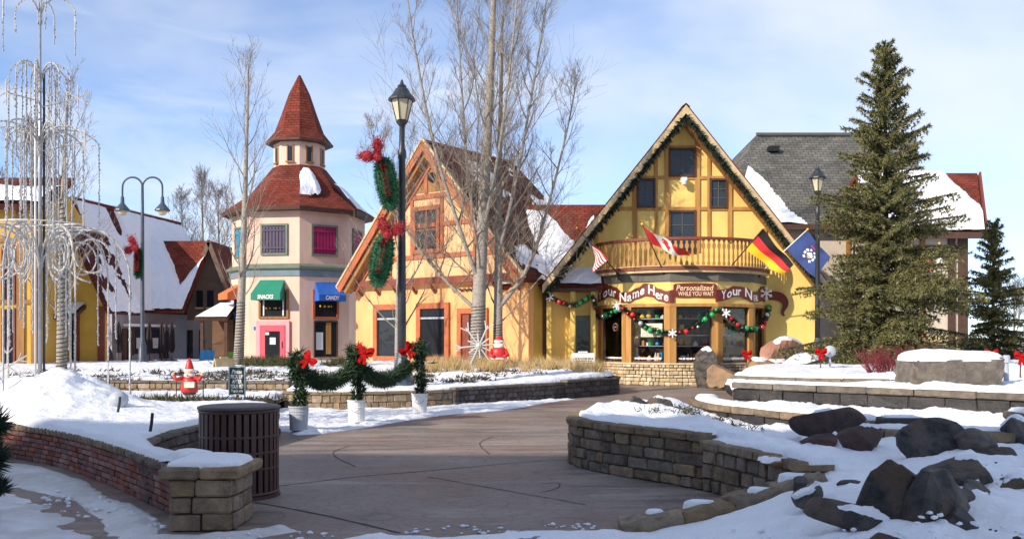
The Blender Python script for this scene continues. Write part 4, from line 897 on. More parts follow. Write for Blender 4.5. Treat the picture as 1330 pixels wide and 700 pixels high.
# shop fronts of the tower
def goods_row(i, s0, s1, z, n_, parent, seed):
    g = random.Random(seed); bb = MB()
    for k in range(n_):
        p, t, nn = tface(i, s0+(s1-s0)*(k+.5)/n_+g.uniform(-.05,.05), z, .04); bb.ball(p, g.uniform(.03,.06), 6)
    bb.build('lamp_row', 'flag_gold', parent)
wn = twin(-1, -.62, .62, 2.62, 3.75, 'glass_dark', 'timber_brown', .1); trect(-1, -.5, -.44, 2.65, 3.72, 'muntin', 'white_paint', .05, .03, RT, wn); trect(-1, .44, .5, 2.65, 3.72, 'muntin', 'white_paint', .05, .03, RT, wn); goods_row(-1, -.4, .4, 3.0, 5, wn, 3)
fr_ = trect(-1, -.82, .78, .55, 2.42, 'door_surround', 'pink_frame', .12, .002); dr = trect(-1, -.62, .58, .55, 2.22, 'door', 'pink_paint', .06, .1)
trect(-1, -.36, .34, .65, 1.95, 'pane', 'glass_dark', .02, .16, RT, dr); trect(-1, -.12, .16, 1.35, 1.66, 'poster', 'white_paint', .01, .182, RT, dr); trect(-1, -.34, -.16, 1.78, 1.9, 'notice', 'white_paint', .01, .182, RT, dr); trect(-1, .42, .46, 1.2, 1.5, 'handle', 'steel', .06, .16, RT, dr)
trect(-1, -.98, -.86, 2.0, 2.16, 'plaque', 'blue_awning', .02, .002)
wn = twin(0, -.5, .58, 2.62, 3.75, 'glass_dark', 'orange_trim', .1); goods_row(0, -.35, .45, 3.1, 4, wn, 5)
wn = twin(0, -.5, .58, .8, 2.38, 'glass_dark', 'timber_dark', .05); trect(0, -.44, -.1, 1.1, 1.9, 'poster', 'white_paint', .01, .033, RT, wn); trect(0, .05, .3, .9, 2.35, 'curtain', 'timber', .01, .033, RT, wn)
wn = twin(-2, -.5, .5, 2.62, 3.75, 'glass_dark', 'blue_awning', .1); wn = twin(-2, -.45, .5, .8, 2.38, 'glass_dark', 'timber_dark', .05); trect(-2, -.2, .3, 1.0, 2.2, 'curtain', 'timber', .01, .033, RT, wn)
twin(-3, -.5, .5, .8, 3.6, 'glass_dark', 'red_cloth', .1)
def awning(i, s0, s1, zt, zb, out, m, word, name, label, tm='sign_white', drop=.28):
    p, t, nn = tface(i, (s0+s1)/2, zb, .05); a = thing(name, label, 'awning', p); bb = MB()
    A = [tface(i, s0+.12, zt, .03)[0], tface(i, s1-.12, zt, .03)[0], tface(i, s1, zb, out)[0], tface(i, s0, zb, out)[0]]; n_ = (A[1]-A[0]).cross(A[3]-A[0]); bb.slab(A, .02, nn+Vector((0,0,1))); bb.build('canopy', m, a)
    bb = MB(); v1 = tface(i, (s0+s1)/2, zb, out-.02)[0]; bb.beam(v1, v1-Vector((0,0,drop)), s1-s0, .02, nn); va = bb.build('valance', m, a)
    for s_, k in ((s0, -1), (s1, 1)):
        bb = MB(); p0 = tface(i, s_, zb, out)[0]; p1 = tface(i, s_-k*.12, zt, .03)[0]; p2 = tface(i, s_-k*.06, zb-drop, .03)[0]; p3 = tface(i, s_, zb-drop, out)[0]; bb.slab([p0,p1,p2,p3], .015, t*k); bb.build('side_flap', m, a)
    if word:
        bb = MB(); put_text(bb, word, s0+.32, s1-.32, zb-drop+.05, zb-.04, lambda X, Z: tface(i, X, Z, out+.004)[0], .03, .15); bb.build('lettering', tm, va)
    return a
awning(-1, -.78, .62, 4.28, 3.62, .75, 'green_awning', 'SNACKS', 'awning', 'green canvas awning lettered SNACKS over the pink door')
awning(0, -.6, .72, 4.2, 3.6, .75, 'blue_awning', 'CANDY', 'awning', 'bright blue awning lettered CANDY with a lump of snow')
awning(-2, -.65, .65, 4.15, 3.7, .8, 'orange_awning', None, 'awning', 'orange awning on the left side of the pink tower')
awning(-3, -.65, .65, 3.75, 3.1, .8, 'blue_awning', None, 'awning', 'small dark blue awning at the far left of the pink tower')
bb = MB(); p, t, nn = tface(0, .6, 4.0, .6); bb.ball(p, .3, 10, (1,.8,.8)); bb.build('snow_lump', 'snow', tower)
# snow patch on its roof
i = 0; c0 = tvx(0, RT+.46, 7.62); c1 = tvx(1, RT+.46, 7.62); c2_ = tvx(1, 1.3, 9.88); c3_ = tvx(0, 1.3, 9.88)
roof_snow('roof_snow', c0, c1, c2_, c3_, lambda u, v: .10-np.maximum(0, np.abs(u-.22-.25*(v-.6))-.17*(1-(v-.6)*1.3))*.9-np.maximum(0, np.abs(v-.60)-.2)*.8+.10*rag(u, v, 6), tower, 50, 40)
roof_snow('roof_snow', tvx(1, RT+.46, 7.62), tvx(2, RT+.46, 7.62), tvx(2, 1.3, 9.88), tvx(1, 1.3, 9.88), lambda u, v: .08-np.maximum(0, v-.5)*.9-np.maximum(0, u-.3)*.2+.1*rag(u, v, 6), tower, 40, 30)
# ------------------------------------------------------------------ lavender chalet with the big snowy roof
ld = 42.0; A_ = P(98,256,ld); B_ = P(232,288,PZ(256,ld) and (A_.z-CH)*F/(440-288)); D_ = P(152,402,ld-.4); rd = (B_-A_); rd.z = 0; rlen = rd.length; rd.normalize(); C_ = D_+rd*rlen*1.15; C_.z = D_.z; B_.z = A_.z
chalet = thing('lavender_chalet', 'lavender-gray chalet under a steep snow-covered roof at left', 'building', (D_.x-2, D_.y, .5))
ac = Vector((rd.y, -rd.x, 0)); A2 = A_-rd*2.2; D2 = D_-rd*.0
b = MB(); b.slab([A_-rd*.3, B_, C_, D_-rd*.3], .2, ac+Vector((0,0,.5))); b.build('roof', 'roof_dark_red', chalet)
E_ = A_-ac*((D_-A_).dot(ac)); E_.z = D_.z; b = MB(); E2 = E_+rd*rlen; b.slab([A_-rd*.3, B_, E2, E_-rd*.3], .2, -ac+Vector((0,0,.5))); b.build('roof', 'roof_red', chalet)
roof_snow('roof_snow', D_-rd*.3, C_, B_, A_-rd*.3, lambda u, v: .14-.9*np.maximum(0, v-(.90-.03*u))+.13*rag(u*1.2, v, 7)-.3*np.maximum(0, .05-u)-1.2*np.exp(-((u-.30)/.025)**2-((v-.86)/.1)**2), chalet, 90, 60)
wl = D_-ac*.25; b = MB(); b.slab([Vector((wl.x,wl.y,.4)), Vector((wl.x,wl.y,.4))+rd*14, Vector((wl.x,wl.y,D_.z+.1))+rd*14, Vector((wl.x,wl.y,D_.z+.1))], .3, ac); b.build('wall', 'lavender_wall', chalet)
b = MB(); b.slab([Vector((wl.x,wl.y,.4)), Vector((wl.x,wl.y,.4))-ac*4, Vector((wl.x,wl.y,D_.z))-ac*4, A_-rd*0-Vector((0,0,.3)), Vector((wl.x,wl.y,D_.z))], .3, -rd); b.build('gable_wall', 'lavender_wall', chalet)
def lrect(s0, s1, z0, z1, name, m, th=.04, off=.002, parent=chalet):
    a = wl+rd*(s0+s1)/2+ac*off; bb = MB(); bb.beam(Vector((a.x,a.y,z0)), Vector((a.x,a.y,z1)), s1-s0, th, ac); return bb.build(name, m, parent)
def ls(px):      # column -> metres along the lavender wall
    k = (px-CX)/F; return (wl.x-k*wl.y)/(k*rd.y-rd.x)
for x0, x1, z0, z1, m in ((163,170,.6,2.0,'glass_dark'),(173,187,.9,2.05,'glass_pane'),(192,208,.9,2.05,'glass_pane'),(211,219,.6,2.0,'glass_dark')):
    wn = lrect(ls(x0), ls(x1), z0, z1, 'window', m); lrect(ls(x0)-.3, ls(x0), z0-.05, z1+.08, 'frame', 'timber_dark', .08, .001, wn); lrect(ls(x0), ls(x1), z1, z1+.08, 'frame', 'timber_dark', .08, .001, wn)
    if m == 'glass_pane': lrect(ls(x0+3), ls(x1-2), z0+.25, z0+.75, 'poster', 'white_paint', .01, .05, wn)
lrect(ls(160), ls(220), 2.18, 2.3, 'snow_ledge', 'roof_snow', .35)
# its right wing, gable toward the viewer
wd_ = 46.5; ap = P(271,312,wd_); el = P(236,404,wd_); hw_ = ap.x-el.x
wing = thing('chalet_wing', 'brown gabled wing with patchy red roof between chalet and tower', 'building', (ap.x, wd_, .5))
b = MB(); b.slab([(ap.x-hw_+.15,wd_+.3,.4),(ap.x+hw_,wd_+.3,.4),(ap.x+hw_,wd_+.3,el.z),(ap.x,wd_+.3,ap.z-.2),(ap.x-hw_+.15,wd_+.3,el.z)], .3, (0,-1,0)); b.build('wall', 'brown_wall', wing)
b = MB(); b.slab([(ap.x-hw_+.1,wd_+.28,.4),(ap.x+hw_,wd_+.28,.4),(ap.x+hw_,wd_+.28,2.55),(ap.x-hw_+.1,wd_+.28,2.55)], .05, (0,-1,0)); b.build('lower_wall', 'lavender_wall', wing)
for s in (-1, 1):
    q = [Vector((ap.x,wd_,ap.z)), Vector((ap.x+s*hw_,wd_,el.z)), Vector((ap.x+s*hw_-2.0*(s < 0),wd_+9,el.z)), Vector((ap.x-2.0*(s < 0),wd_+9,ap.z))]
    b = MB(); b.slab(q, .15, (s,-.2,1)); b.build('roof', 'roof_red', wing)
    b = MB(); b.beam(q[0]+Vector((0,-.002,-.1)), q[1]+Vector((0,-.002,-.1)), .22, .05, (0,-1,0)); b.build('rake_board', 'brown_wall', wing)
    if s < 0: roof_snow('roof_snow', q[1], q[0], q[3], q[2], lambda u, v: .1-np.maximum(0, u-.55+.5*np.maximum(0, v-.12))*.9+.16*rag(u, v, 6)-.25*np.maximum(0, .2-np.abs(v-.3))*(u > .3), wing, 40, 40)
qf = [P(196,313,47), P(274,313,47), P(238,404,44.4), P(186,404,44.4)]; b = MB(); b.slab(qf, .15, (0,-1,1)); b.build('roof', 'roof_red', wing)
roof_snow('roof_snow', qf[3], qf[2], qf[1], qf[0], lambda u, v: .07-np.clip(np.minimum(u-(.70-.79*(v-.33)), .74+.62*(v-.33)-u), -.06, .12)*2.2+.12*rag(u*1.5, v*1.5, 7), wing, 80, 60)
for x0, x1 in ((253,261),(267,275)):
    wn = MB(); u0, u1 = PX(x0, wd_), PX(x1, wd_); wn.box(((u0+u1)/2, wd_+.28, PZ(388, wd_)), (u1-u0,.08,.85)); wo = wn.build('window', 'glass_dark', wing)
    f = MB(); f.box(((u0+u1)/2, wd_+.24, PZ(388, wd_)-.46), (u1-u0+.1,.12,.08)); f.build('sill', 'cream_trim', wo)
for x0, x1 in ((241,248),(256.5,263)):
    wn = MB(); u0, u1 = PX(x0, wd_), PX(x1, wd_); wn.box(((u0+u1)/2, wd_+.26, 1.35), (u1-u0,.08,1.4)); wn.build('window', 'glass_dark', wing)
# porch roof and door by the tower
pd = 43.0; por = thing('snowy_porch', 'small snow-topped porch with brown door left of the pink tower', 'porch', (PX(275,pd), pd, .5))
b = MB(); x0, x1 = PX(258,pd), PX(300,pd); b.slab([(x0,pd-.6,2.55),(x1,pd-.6,2.55),(x1,pd+1,3.25),(x0+.7,pd+1,3.25)], .15, (0,-1,2)); b.build('roof', 'timber_dark', por)
roof_snow('roof_snow', (x0+.05,pd-.6,2.55), (x1,pd-.6,2.55), (x1,pd+1,3.25), (x0+.7,pd+1,3.25), lambda u, v: .08+u*0+.02*rag(u, v, 5), por, 20, 12)
for x in (x0+.3, x1-.1): b = MB(); b.box((x,pd-.4,1.5), (.14,.14,2.0)); b.build('post', 'timber_dark', por)
b = MB(); b.box(((x0+x1)/2+.2,pd+.6,1.5), (1.0,.1,2.0)); dr = b.build('door', 'wood_brown', por)
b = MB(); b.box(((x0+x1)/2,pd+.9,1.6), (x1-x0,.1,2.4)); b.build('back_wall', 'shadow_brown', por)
# ------------------------------------------------------------------ ochre building at the left edge
yd = 31.0; yb = thing('ochre_building', 'ochre timbered building with snowy eaves behind the light display', 'building', (PX(20,yd), yd, .5))
zE = PZ(268,yd); xr = PX(46,yd); b = MB(); b.slab([(xr-9,yd,.4),(xr,yd,.4),(xr,yd,zE),(xr-9,yd,zE)], .3, (0,-1,0)); b.build('wall', 'ochre_wall', yb)
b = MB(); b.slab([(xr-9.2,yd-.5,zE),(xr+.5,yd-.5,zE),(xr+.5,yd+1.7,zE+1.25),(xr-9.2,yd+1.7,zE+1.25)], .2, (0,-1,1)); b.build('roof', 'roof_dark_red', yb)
roof_snow('roof_snow', (xr-9.2,yd-.55,zE), (xr+.4,yd-.55,zE), (xr+.4,yd+1.7,zE+1.25), (xr-9.2,yd+1.7,zE+1.25), lambda u, v: .12-np.maximum(0, v-.5)*.6+.1*rag(u*3, v, 6), yb, 80, 30)
b = MB(); b.slab([(xr,yd+.01,.4),(xr,yd+3.4,.4),(xr,yd+3.4,zE),(xr,yd+1.7,zE+1.05),(xr,yd+.01,zE)], .3, (1,0,0)); b.build('side_wall', 'ochre_wall', yb)
for px, wdt in ((45,.2),(27,.28),(-30,.2)): b = MB(); b.beam((PX(px,yd),yd-.001,.4), (PX(px,yd),yd-.001,zE), wdt, .06, (0,-1,0)); b.build('timber', 'timber_brown', yb)
for zz in (PZ(312,yd), PZ(392,yd), PZ(262,yd)-.2): b = MB(); b.beam((xr-9,yd-.002,zz), (xr,yd-.002,zz), .14, .055, (0,-1,0)); b.build('timber', 'timber_brown', yb)
for x0, x1, y0, y1 in ((4,20,392,320),(-40,-8,392,320),(-22,-6,470,402),(4,20,472,402)):
    wn = MB(); u0, u1 = PX(x0,yd), PX(x1,yd); wn.box(((u0+u1)/2,yd-.03,(PZ(y0,yd)+PZ(y1,yd))/2), (u1-u0,.05,PZ(y1,yd)-PZ(y0,yd))); wo = wn.build('window', 'glass_dark', yb)
    for k in (0, 1, 2): f = MB(); f.box((u0+(u1-u0)*k/2, yd-.07, (PZ(y0,yd)+PZ(y1,yd))/2), (.06,.05,PZ(y1,yd)-PZ(y0,yd)+.1)); f.build('muntin', 'red_brown', wo)
# lower gabled annexe to its right
ad = 33.5; an = thing('ochre_annexe', 'low ochre annexe with dark door under broken snowy roof left of the lavender chalet', 'building', (PX(80,ad), ad, .5))
x0, x1 = PX(46,ad)-.5, PX(136,ad); zl = PZ(398,ad)
b = MB(); b.slab([(x0,ad,.4),(x1,ad,.4),(x1,ad,zl),((x0+x1)/2+.6,ad,zl+2.6),(x0,ad,zl+1.2)], .3, (0,-1,0)); b.build('wall', 'ochre_wall', an)
xm = (x0+x1)/2+.6; b = MB(); b.slab([(xm,ad-.6,zl+2.8),(x1+.5,ad-.6,zl-.2),(x1+.5,ad+2.2,zl-.2),(xm,ad+2.2,zl+2.8)], .18, (1,0,1)); b.build('roof', 'roof_dark_red', an)
b = MB(); b.slab([(xm,ad-.6,zl+2.8),(x0-.3,ad-.6,zl+.9),(x0-.3,ad+2.2,zl+.9),(xm,ad+2.2,zl+2.8)], .18, (-1,0,1)); b.build('roof', 'roof_dark_red', an)
roof_snow('roof_snow', (x0-.3,ad-.6,zl+.9), (xm,ad-.6,zl+2.8), (xm,ad+2.2,zl+2.8), (x0-.3,ad+2.2,zl+.9), lambda u, v: .1+.2*rag(u, v, 6), an, 40, 30)
roof_snow('roof_snow', (x1+.5,ad-.6,zl-.2), (xm,ad-.6,zl+2.8), (xm,ad+2.2,zl+2.8), (x1+.5,ad+2.2,zl-.2), lambda u, v: .05+.3*rag(u, v, 6)-.1*u, an, 40, 30)
b = MB(); b.slab([(x0,ad-1.3,PZ(412,ad)),(PX(118,ad),ad-1.3,PZ(412,ad)),(PX(112,ad),ad-.0,PZ(396,ad)),(x0,ad-.0,PZ(396,ad))], .12, (0,-1,1)); b.build('pent_roof', 'timber_dark', an)
roof_snow('roof_snow', (x0,ad-1.3,PZ(412,ad)), (PX(118,ad),ad-1.3,PZ(412,ad)), (PX(112,ad),ad,PZ(396,ad)), (x0,ad,PZ(396,ad)), lambda u, v: .12+.04*rag(u*3, v, 6), an, 40, 10)
for px, wdt in ((62,.3),(100,.2),(132,.25)): b = MB(); b.beam((PX(px,ad),ad-.001,.4), (PX(px,ad),ad-.001,zl), wdt, .06, (0,-1,0)); b.build('timber', 'red_brown', an)
b = MB(); b.box((PX(92,ad),ad-.03,PZ(445,ad)), (.5,.05,1.6)); b.build('window', 'glass_dark', an); b = MB(); b.box((PX(46,ad)+.6,ad-.05,PZ(465,ad)), (.35,.1,1.0)); b.build('blue_panel', 'blue_awning', an)
# ------------------------------------------------------------------ gray-roofed building behind the yellow shop
gd = 41.0; gb = thing('gray_roof_building', 'cream building with big gray shingle roof behind the yellow shop', 'building', (PX(1060,gd), gd, .5))
b = MB(); r0, r1 = P(982,181,46), P(1190,166,46); r1.z = r0.z = PZ(176,46); e0, e1 = P(925,292,gd), P(1200,292,gd); b.slab([e0, e1, r1, r0], .2, (0,-1,1)); b.build('roof', 'roof_gray', gb)
e2 = Vector((e0.x-1.5, 51, e0.z)); b = MB(); b.slab([e0, r0, e2], .2, (-1,0,.6)); b.build('roof', 'roof_gray', gb)
b = MB(); b.beam(r0+Vector((0,-.05,.0)), r1+Vector((0,-.05,.0)), .25, .1, (0,-.5,1)); b.build('ridge_cap', 'gray_band', gb)
b = MB(); b.slab([(e0.x+.4,gd+.5,.4),(e1.x,gd+.5,.4),(e1.x,gd+.5,e0.z+.1),(e0.x+.4,gd+.5,e0.z+.1)], .3, (0,-1,0)); b.build('wall', 'beige_wall', gb)
b = MB(); b.box(((e0.x+e1.x)/2,gd-.02,e0.z-.1), (e1.x-e0.x,.12,.24)); b.build('gutter', 'timber_dark', gb)
for px in (1115, 1112-60): b = MB(); b.box((PX(px,gd+.5),gd+.46,PZ(320,gd)), (.5,.08,1.1)); b.build('window', 'glass_dark', gb)
b = MB(); b.beam((PX(1113,gd+.5)-.4,gd+.5,.4), (PX(1113,gd+.5)-.4,gd+.5,e0.z-.2), .2, .05, (0,-1,0)); b.build('timber', 'timber_brown', gb)
roof_snow('roof_snow', e0+Vector((.9,-.02,.02)), e0+Vector((6,-.02,.02)), e0+(r0-e0)*.0+Vector((6,5,(r0.z-e0.z))), r0, lambda u, v: .12-np.maximum(0, u-.50*(1-v*1.75)**1.0)*.9+.06*rag(u, v, 7)-.5*np.maximum(0, v-.5), gb, 50, 40)
b = MB(); p = e0*.2+r0*.8+Vector((1.2,-.1,.1)); b.box(p, (.5,.4,.25)); b.build('roof_vent', 'dark', gb)
# red-roofed building at the right
hd = 38.0; rb_ = thing('red_roof_building', 'beige timbered building with snowy red roof behind the big spruce', 'building', (PX(1215,hd), hd, .5))
r0, r1 = P(1170,226,41.5), P(1269,225,41.5); r0.z = r1.z; e0, e1 = P(1120,302,hd), P(1278,302,hd); e0.z = e1.z
b = MB(); b.slab([e0, e1, r1, r0-Vector((2,0,0))], .2, (0,-1,1)); b.build('roof', 'roof_red', rb_)
b = MB(); b.slab([e1+Vector((0,7,0)), e0+Vector((0,7,0)), r0+Vector((-2,.01,0)), r1+Vector((0,.01,0))], .2, (0,1,1)); b.build('roof', 'roof_red', rb_)
b = MB(); b.beam(e1+Vector((.06,0,-.06)), r1+Vector((.06,0,-.06)), .3, .08, (1,0,0)); b.build('rake_board', 'red_brown', rb_); b = MB(); b.box(((e0.x+e1.x)/2,hd-.03,e0.z-.12), (e1.x-e0.x,.12,.26)); b.build('gutter', 'timber_dark', rb_)
roof_snow('roof_snow', e0+Vector((0,-.02,.02)), e1+Vector((-.02,-.02,.02)), r1, r0-Vector((2,0,0)), lambda u, v: .13-1.0*np.maximum(0, v-(.95-.95*np.clip((u-.62)/.38, 0, 1)**.8)-.28)+.10*rag(u*2, v, 7), rb_, 70, 40)
b = MB(); b.slab([(e0.x,hd+.5,.4),(PX(1262,hd),hd+.5,.4),(PX(1262,hd),hd+.5,e0.z),(e0.x,hd+.5,e0.z)], .3, (0,-1,0)); b.build('wall', 'beige_wall', rb_)
b = MB(); b.slab([(PX(1262,hd),hd+.52,.4),(PX(1262,hd),hd+7,.4),(PX(1262,hd),hd+7,e0.z),(PX(1262,hd),hd+3.7,r1.z-.2),(PX(1262,hd),hd+.52,e0.z)], .3, (1,0,0)); b.build('side_wall', 'beige_wall', rb_)
for px, wd3, m in ((1258,.4,'timber_dark'),(1243,.3,'timber_dark'),(1205,.2,'timber_brown')): b = MB(); b.beam((PX(px,hd),hd+.499,.4), (PX(px,hd),hd+.499,e0.z), wd3, .06, (0,-1,0)); b.build('timber', m, rb_)
for py, hh in ((325,.5),(440,.25)): b = MB(); b.beam((e0.x,hd+.498,PZ(py,hd)), (PX(1258,hd),hd+.498,PZ(py,hd)), hh, .05, (0,-1,0)); b.build('timber', 'timber_dark' if hh > .3 else 'cream_trim', rb_)
# ------------------------------------------------------------------ hall behind the viewpoint, whose roof throws the foreground into shade
hall = thing('village_hall', 'tall gabled hall standing behind the viewpoint that shades the foreground', 'building', (-20, -6, 0))
b = MB(); b.slab([(-38,-2.6,0),(-3,-2.6,0),(-3,-2.6,9),(-38,-2.6,9)], .3, (0,1,0)); b.build('wall', 'beige_wall', hall)
b = MB(); b.slab([(-3,-2.9,0),(-3,-10,0),(-3,-10,9),(-3,-6.2,13.6),(-3,-2.9,9)], .3, (1,0,0)); b.build('wall', 'beige_wall', hall)
b = MB(); b.slab([(-38,-2.9,0),(-38,-10,0),(-38,-10,9),(-38,-6.2,13.6),(-38,-2.9,9)], .3, (-1,0,0)); b.build('wall', 'beige_wall', hall)
b = MB(); b.slab([(-38.5,-2.2,8.6),(-2.5,-2.2,8.6),(-2.5,-6,14.3),(-38.5,-6,14.3)], .2, (0,1,.5)); b.build('roof', 'roof_red', hall)
b = MB(); b.slab([(-38.5,-10.2,8.6),(-2.5,-10.2,8.6),(-2.5,-6.01,14.3),(-38.5,-6.01,14.3)], .2, (0,-1,.5)); b.build('roof', 'roof_red', hall)
for k in range(10):
    b = MB(); b.box((-36+k*3.4,-2.58,2), (1.2,.1,1.6)); b.build('window', 'glass_dark', hall)
# ------------------------------------------------------------------ trees
def bare_tree(name, label, base, trunks, seed, lmax=3.2, nb=34, start=.22, n2=7, n3=5, rise=.55, mt='bark', mb_='twig', group=None, r_b=.05, wrap=0, prof=None, sides=8, thin=1.0):
    g = random.Random(seed); root = thing(name, label, 'tree', base, group); tb = MB(); bb = MB(); B0 = Vector(base)
    def grow(p, d, ln, r, lev):
        n = 6 if lev < 3 else 4; pts = [p.copy()]; rad = [r]; d = d.normalized()
        for i in range(n):
            d = (d+Vector((g.uniform(-1,1), g.uniform(-1,1), g.uniform(-.6,1)))*(.10+.05*lev)+Vector((0,0,.075 if lev < 3 else .04))).normalized()
            p = p+d*ln/n; pts.append(p.copy()); rad.append(max(r*(1-(i+1)/n*.82), .0032*thin))
        bb.tube(pts, rad, 5 if lev == 1 else 3)
        if lev < 3:
            k = int((n2 if lev == 1 else n3)*(.6+.5*ln/lmax if lev == 1 else 1)*g.uniform(.8, 1.25)+.5)
            for j in range(k):
                f = g.uniform(.22, .97); x = f*n; i = min(n-1, int(x)); q = pts[i].lerp(pts[i+1], x-i); dd = (pts[i+1]-pts[i]).normalized()
                pr = Vector((g.gauss(0,1), g.gauss(0,1), g.gauss(0,1))); pr -= dd*pr.dot(dd); pr.normalize()
                grow(q, dd*.75+pr*.62+Vector((0,0,.12)), ln*(g.uniform(.34,.6) if lev == 1 else g.uniform(.4,.8))*(1.15-f*.55), max(rad[i]*.55, .004*thin), lev+1)
    for pts, r0, r1, lm in trunks:
        pl_ = smooth_line(pts, 2); n = len(pl_); tb.tube(pl_, [r0+(r1-r0)*(i/(n-1))**.9+(.25*r0*max(0, 1-i/(n*.06))) for i in range(n)], sides)
        az = g.uniform(0, 6.28)
        for k in range(nb):
            f = start+(1-start)*((k+g.random()*.7)/nb); x = f*(n-1); i = min(n-2, int(x)); q = pl_[i].lerp(pl_[i+1], x-i); az += 2.4+g.uniform(-.5,.5)
            pf = (prof(f) if prof else (1-f)**.65*.9+.12); el = rise+.5*f+g.uniform(-.15,.15)
            grow(q, Vector((math.cos(az)*math.cos(el), math.sin(az)*math.cos(el), math.sin(el))), lm*pf*g.uniform(.7,1.15), r_b*(1.15-f)*g.uniform(.7,1.1), 1)
    tr = tb.build('trunk', mt, root, smooth=True); bb.build('branches', mb_, root)
    if wrap:      # coils of light string round the trunk
        wb_ = MB(); pts, r0, r1, lm = trunks[0]; pl_ = smooth_line(pts, 2); n = len(pl_); L_ = sum((b_-a_).length for a_, b_ in zip(pl_, pl_[1:])); w_pts = []
        nt_ = int(wrap/.1); tot = nt_*10
        for k in range(tot):
            f = (k/tot)*wrap/L_; x = f*(n-1); i = min(n-2, int(x)); q = pl_[i].lerp(pl_[i+1], x-i); rr = r0+(r1-r0)*f**.9+.25*r0*max(0, 1-x/(n*.06))+.008; a = k*2*math.pi/10+f*20; w_pts.append(q+Vector((math.cos(a)*rr, math.sin(a)*rr, 0)))
        wb_.tube(w_pts, .011, 3); wb_.build('light_string', 'bark_dark', root)
        if len(trunks) > 1:
            wb_ = MB(); pts, r0, r1, lm = trunks[1]; pl_ = smooth_line(pts, 2); n = len(pl_); w_pts = []
            for k in range(tot):
                f = (k/tot)*wrap/L_; x = f*(n-1); i = min(n-2, int(x)); q = pl_[i].lerp(pl_[i+1], x-i); rr = r0+(r1-r0)*f**.9+.25*r0*max(0, 1-x/(n*.06))+.008; a = k*2*math.pi/10+f*20; w_pts.append(q+Vector((math.cos(a)*rr, math.sin(a)*rr, 0)))
            wb_.tube(w_pts, .011, 3); wb_.build('light_string', 'bark_dark', root)
    return root
def T(px, py, d, dy=0): p = P(px, py, d); p.y += dy; return p
bd = 30.0
bare_tree('bare_tree', 'tall bare double-trunked tree in front of the golden gabled shop', T(632,484,bd),
    [([T(619,488,bd), T(622,380,bd), T(629,250,bd), T(636,120,bd), T(641,0,bd), T(645,-110,bd)], .29, .035, 5.4), ([T(646,488,bd,.3), T(647,380,bd,.35), T(647,250,bd,.4), T(650,130,bd,.5), T(652,10,bd,.5)], .19, .03, 3.8),
     ([T(623,370,bd), T(598,300,bd,-.5), T(566,200,bd,-.9), T(540,60,bd,-1.1), T(530,-20,bd,-1.1)], .085, .012, 2.3), ([T(626,330,bd), T(606,230,bd,.6), T(597,100,bd,1.0), T(590,-30,bd,1.1)], .075, .012, 2.1),
     ([T(647,400,bd,.3), T(686,352,bd,.5), T(712,270,bd,.9), T(742,150,bd,1.1), T(750,100,bd,1.1)], .09, .012, 2.3), ([T(647,330,bd,.3), T(670,240,bd,-.3), T(694,110,bd,-.7), T(712,-10,bd,-.8)], .075, .012, 2.2),
     ([T(621,405,bd), T(575,362,bd,.2), T(525,300,bd,.5), T(492,225,bd,.7), T(480,170,bd,.7)], .07, .012, 2.0), ([T(628,300,bd), T(650,200,bd,-.9), T(668,60,bd,-1.4), T(676,-40,bd,-1.5)], .065, .012, 2.0)], 5, 3.6, 26, .2, 9, 7, .62, r_b=.042, wrap=3.2, prof=lambda f: (1-f)**.45*.92+.1)
sd2 = 29.5
bare_tree('bare_tree', 'slender bare tree behind the black lamp post with wreaths', T(516,478,sd2), [([T(516,482,sd2), T(516,415,sd2), T(518,330,sd2), T(522,230,sd2), T(526,150,sd2)], .10, .018, 3.1)], 9, 2.9, 26, .18, 7, 4, .6, r_b=.04, wrap=1.3, prof=lambda f: (1-f)**.5*.95+.1)
bare_tree('bare_tree', 'bare tree with string-wrapped trunk before the pink tower', T(311,478,30), [([T(309,482,30), T(313,400,30), T(317,300,30), T(320,190,30), T(323,85,30)], .20, .016, 2.8)], 14, 2.6, 32, .28, 6, 4, .72, r_b=.042, wrap=3.0, prof=lambda f: (.55+.45*math.sin(f*3.0))*(1-f)**.35+.06)
bare_tree('bare_tree', 'pale wrapped bare tree right behind the light display at left', T(81,492,24), [([T(80,495,24), T(80,400,24), T(81,300,24), T(84,200,24), T(88,120,24)], .16, .02, 2.8)], 21, 2.6, 28, .25, 6, 4, .65, r_b=.04, wrap=4.4, mt='bark')
for k, (px, top, d, sdn, lab) in enumerate(((262,236,62,31,'gray bare tree rising behind the gabled wing left of the tower'),(283,262,58,32,'smaller gray bare tree close behind the left side of the tower'),(236,262,66,33,'distant gray bare tree above the snowy chalet roof'),(1345,372,75,34,'distant gray bare tree at the right edge beyond the spruces'),(1316,385,80,35,'low distant bare tree just right of the small spruce'),(40,180,40,36,'bare tree behind the ochre building at far left'))):
    b0 = P(px,440,d); b0.z = .4; bare_tree('distant_tree', lab, b0, [([b0, P(px+2,(440+top)/2,d), P(px,top,d)], .16, .02, 4.2)], sdn, 3.4, 30, .2, 8, 6, .7, 'twig_far', 'twig_far', 'bare trees behind the buildings', .05, sides=6, thin=2.2)
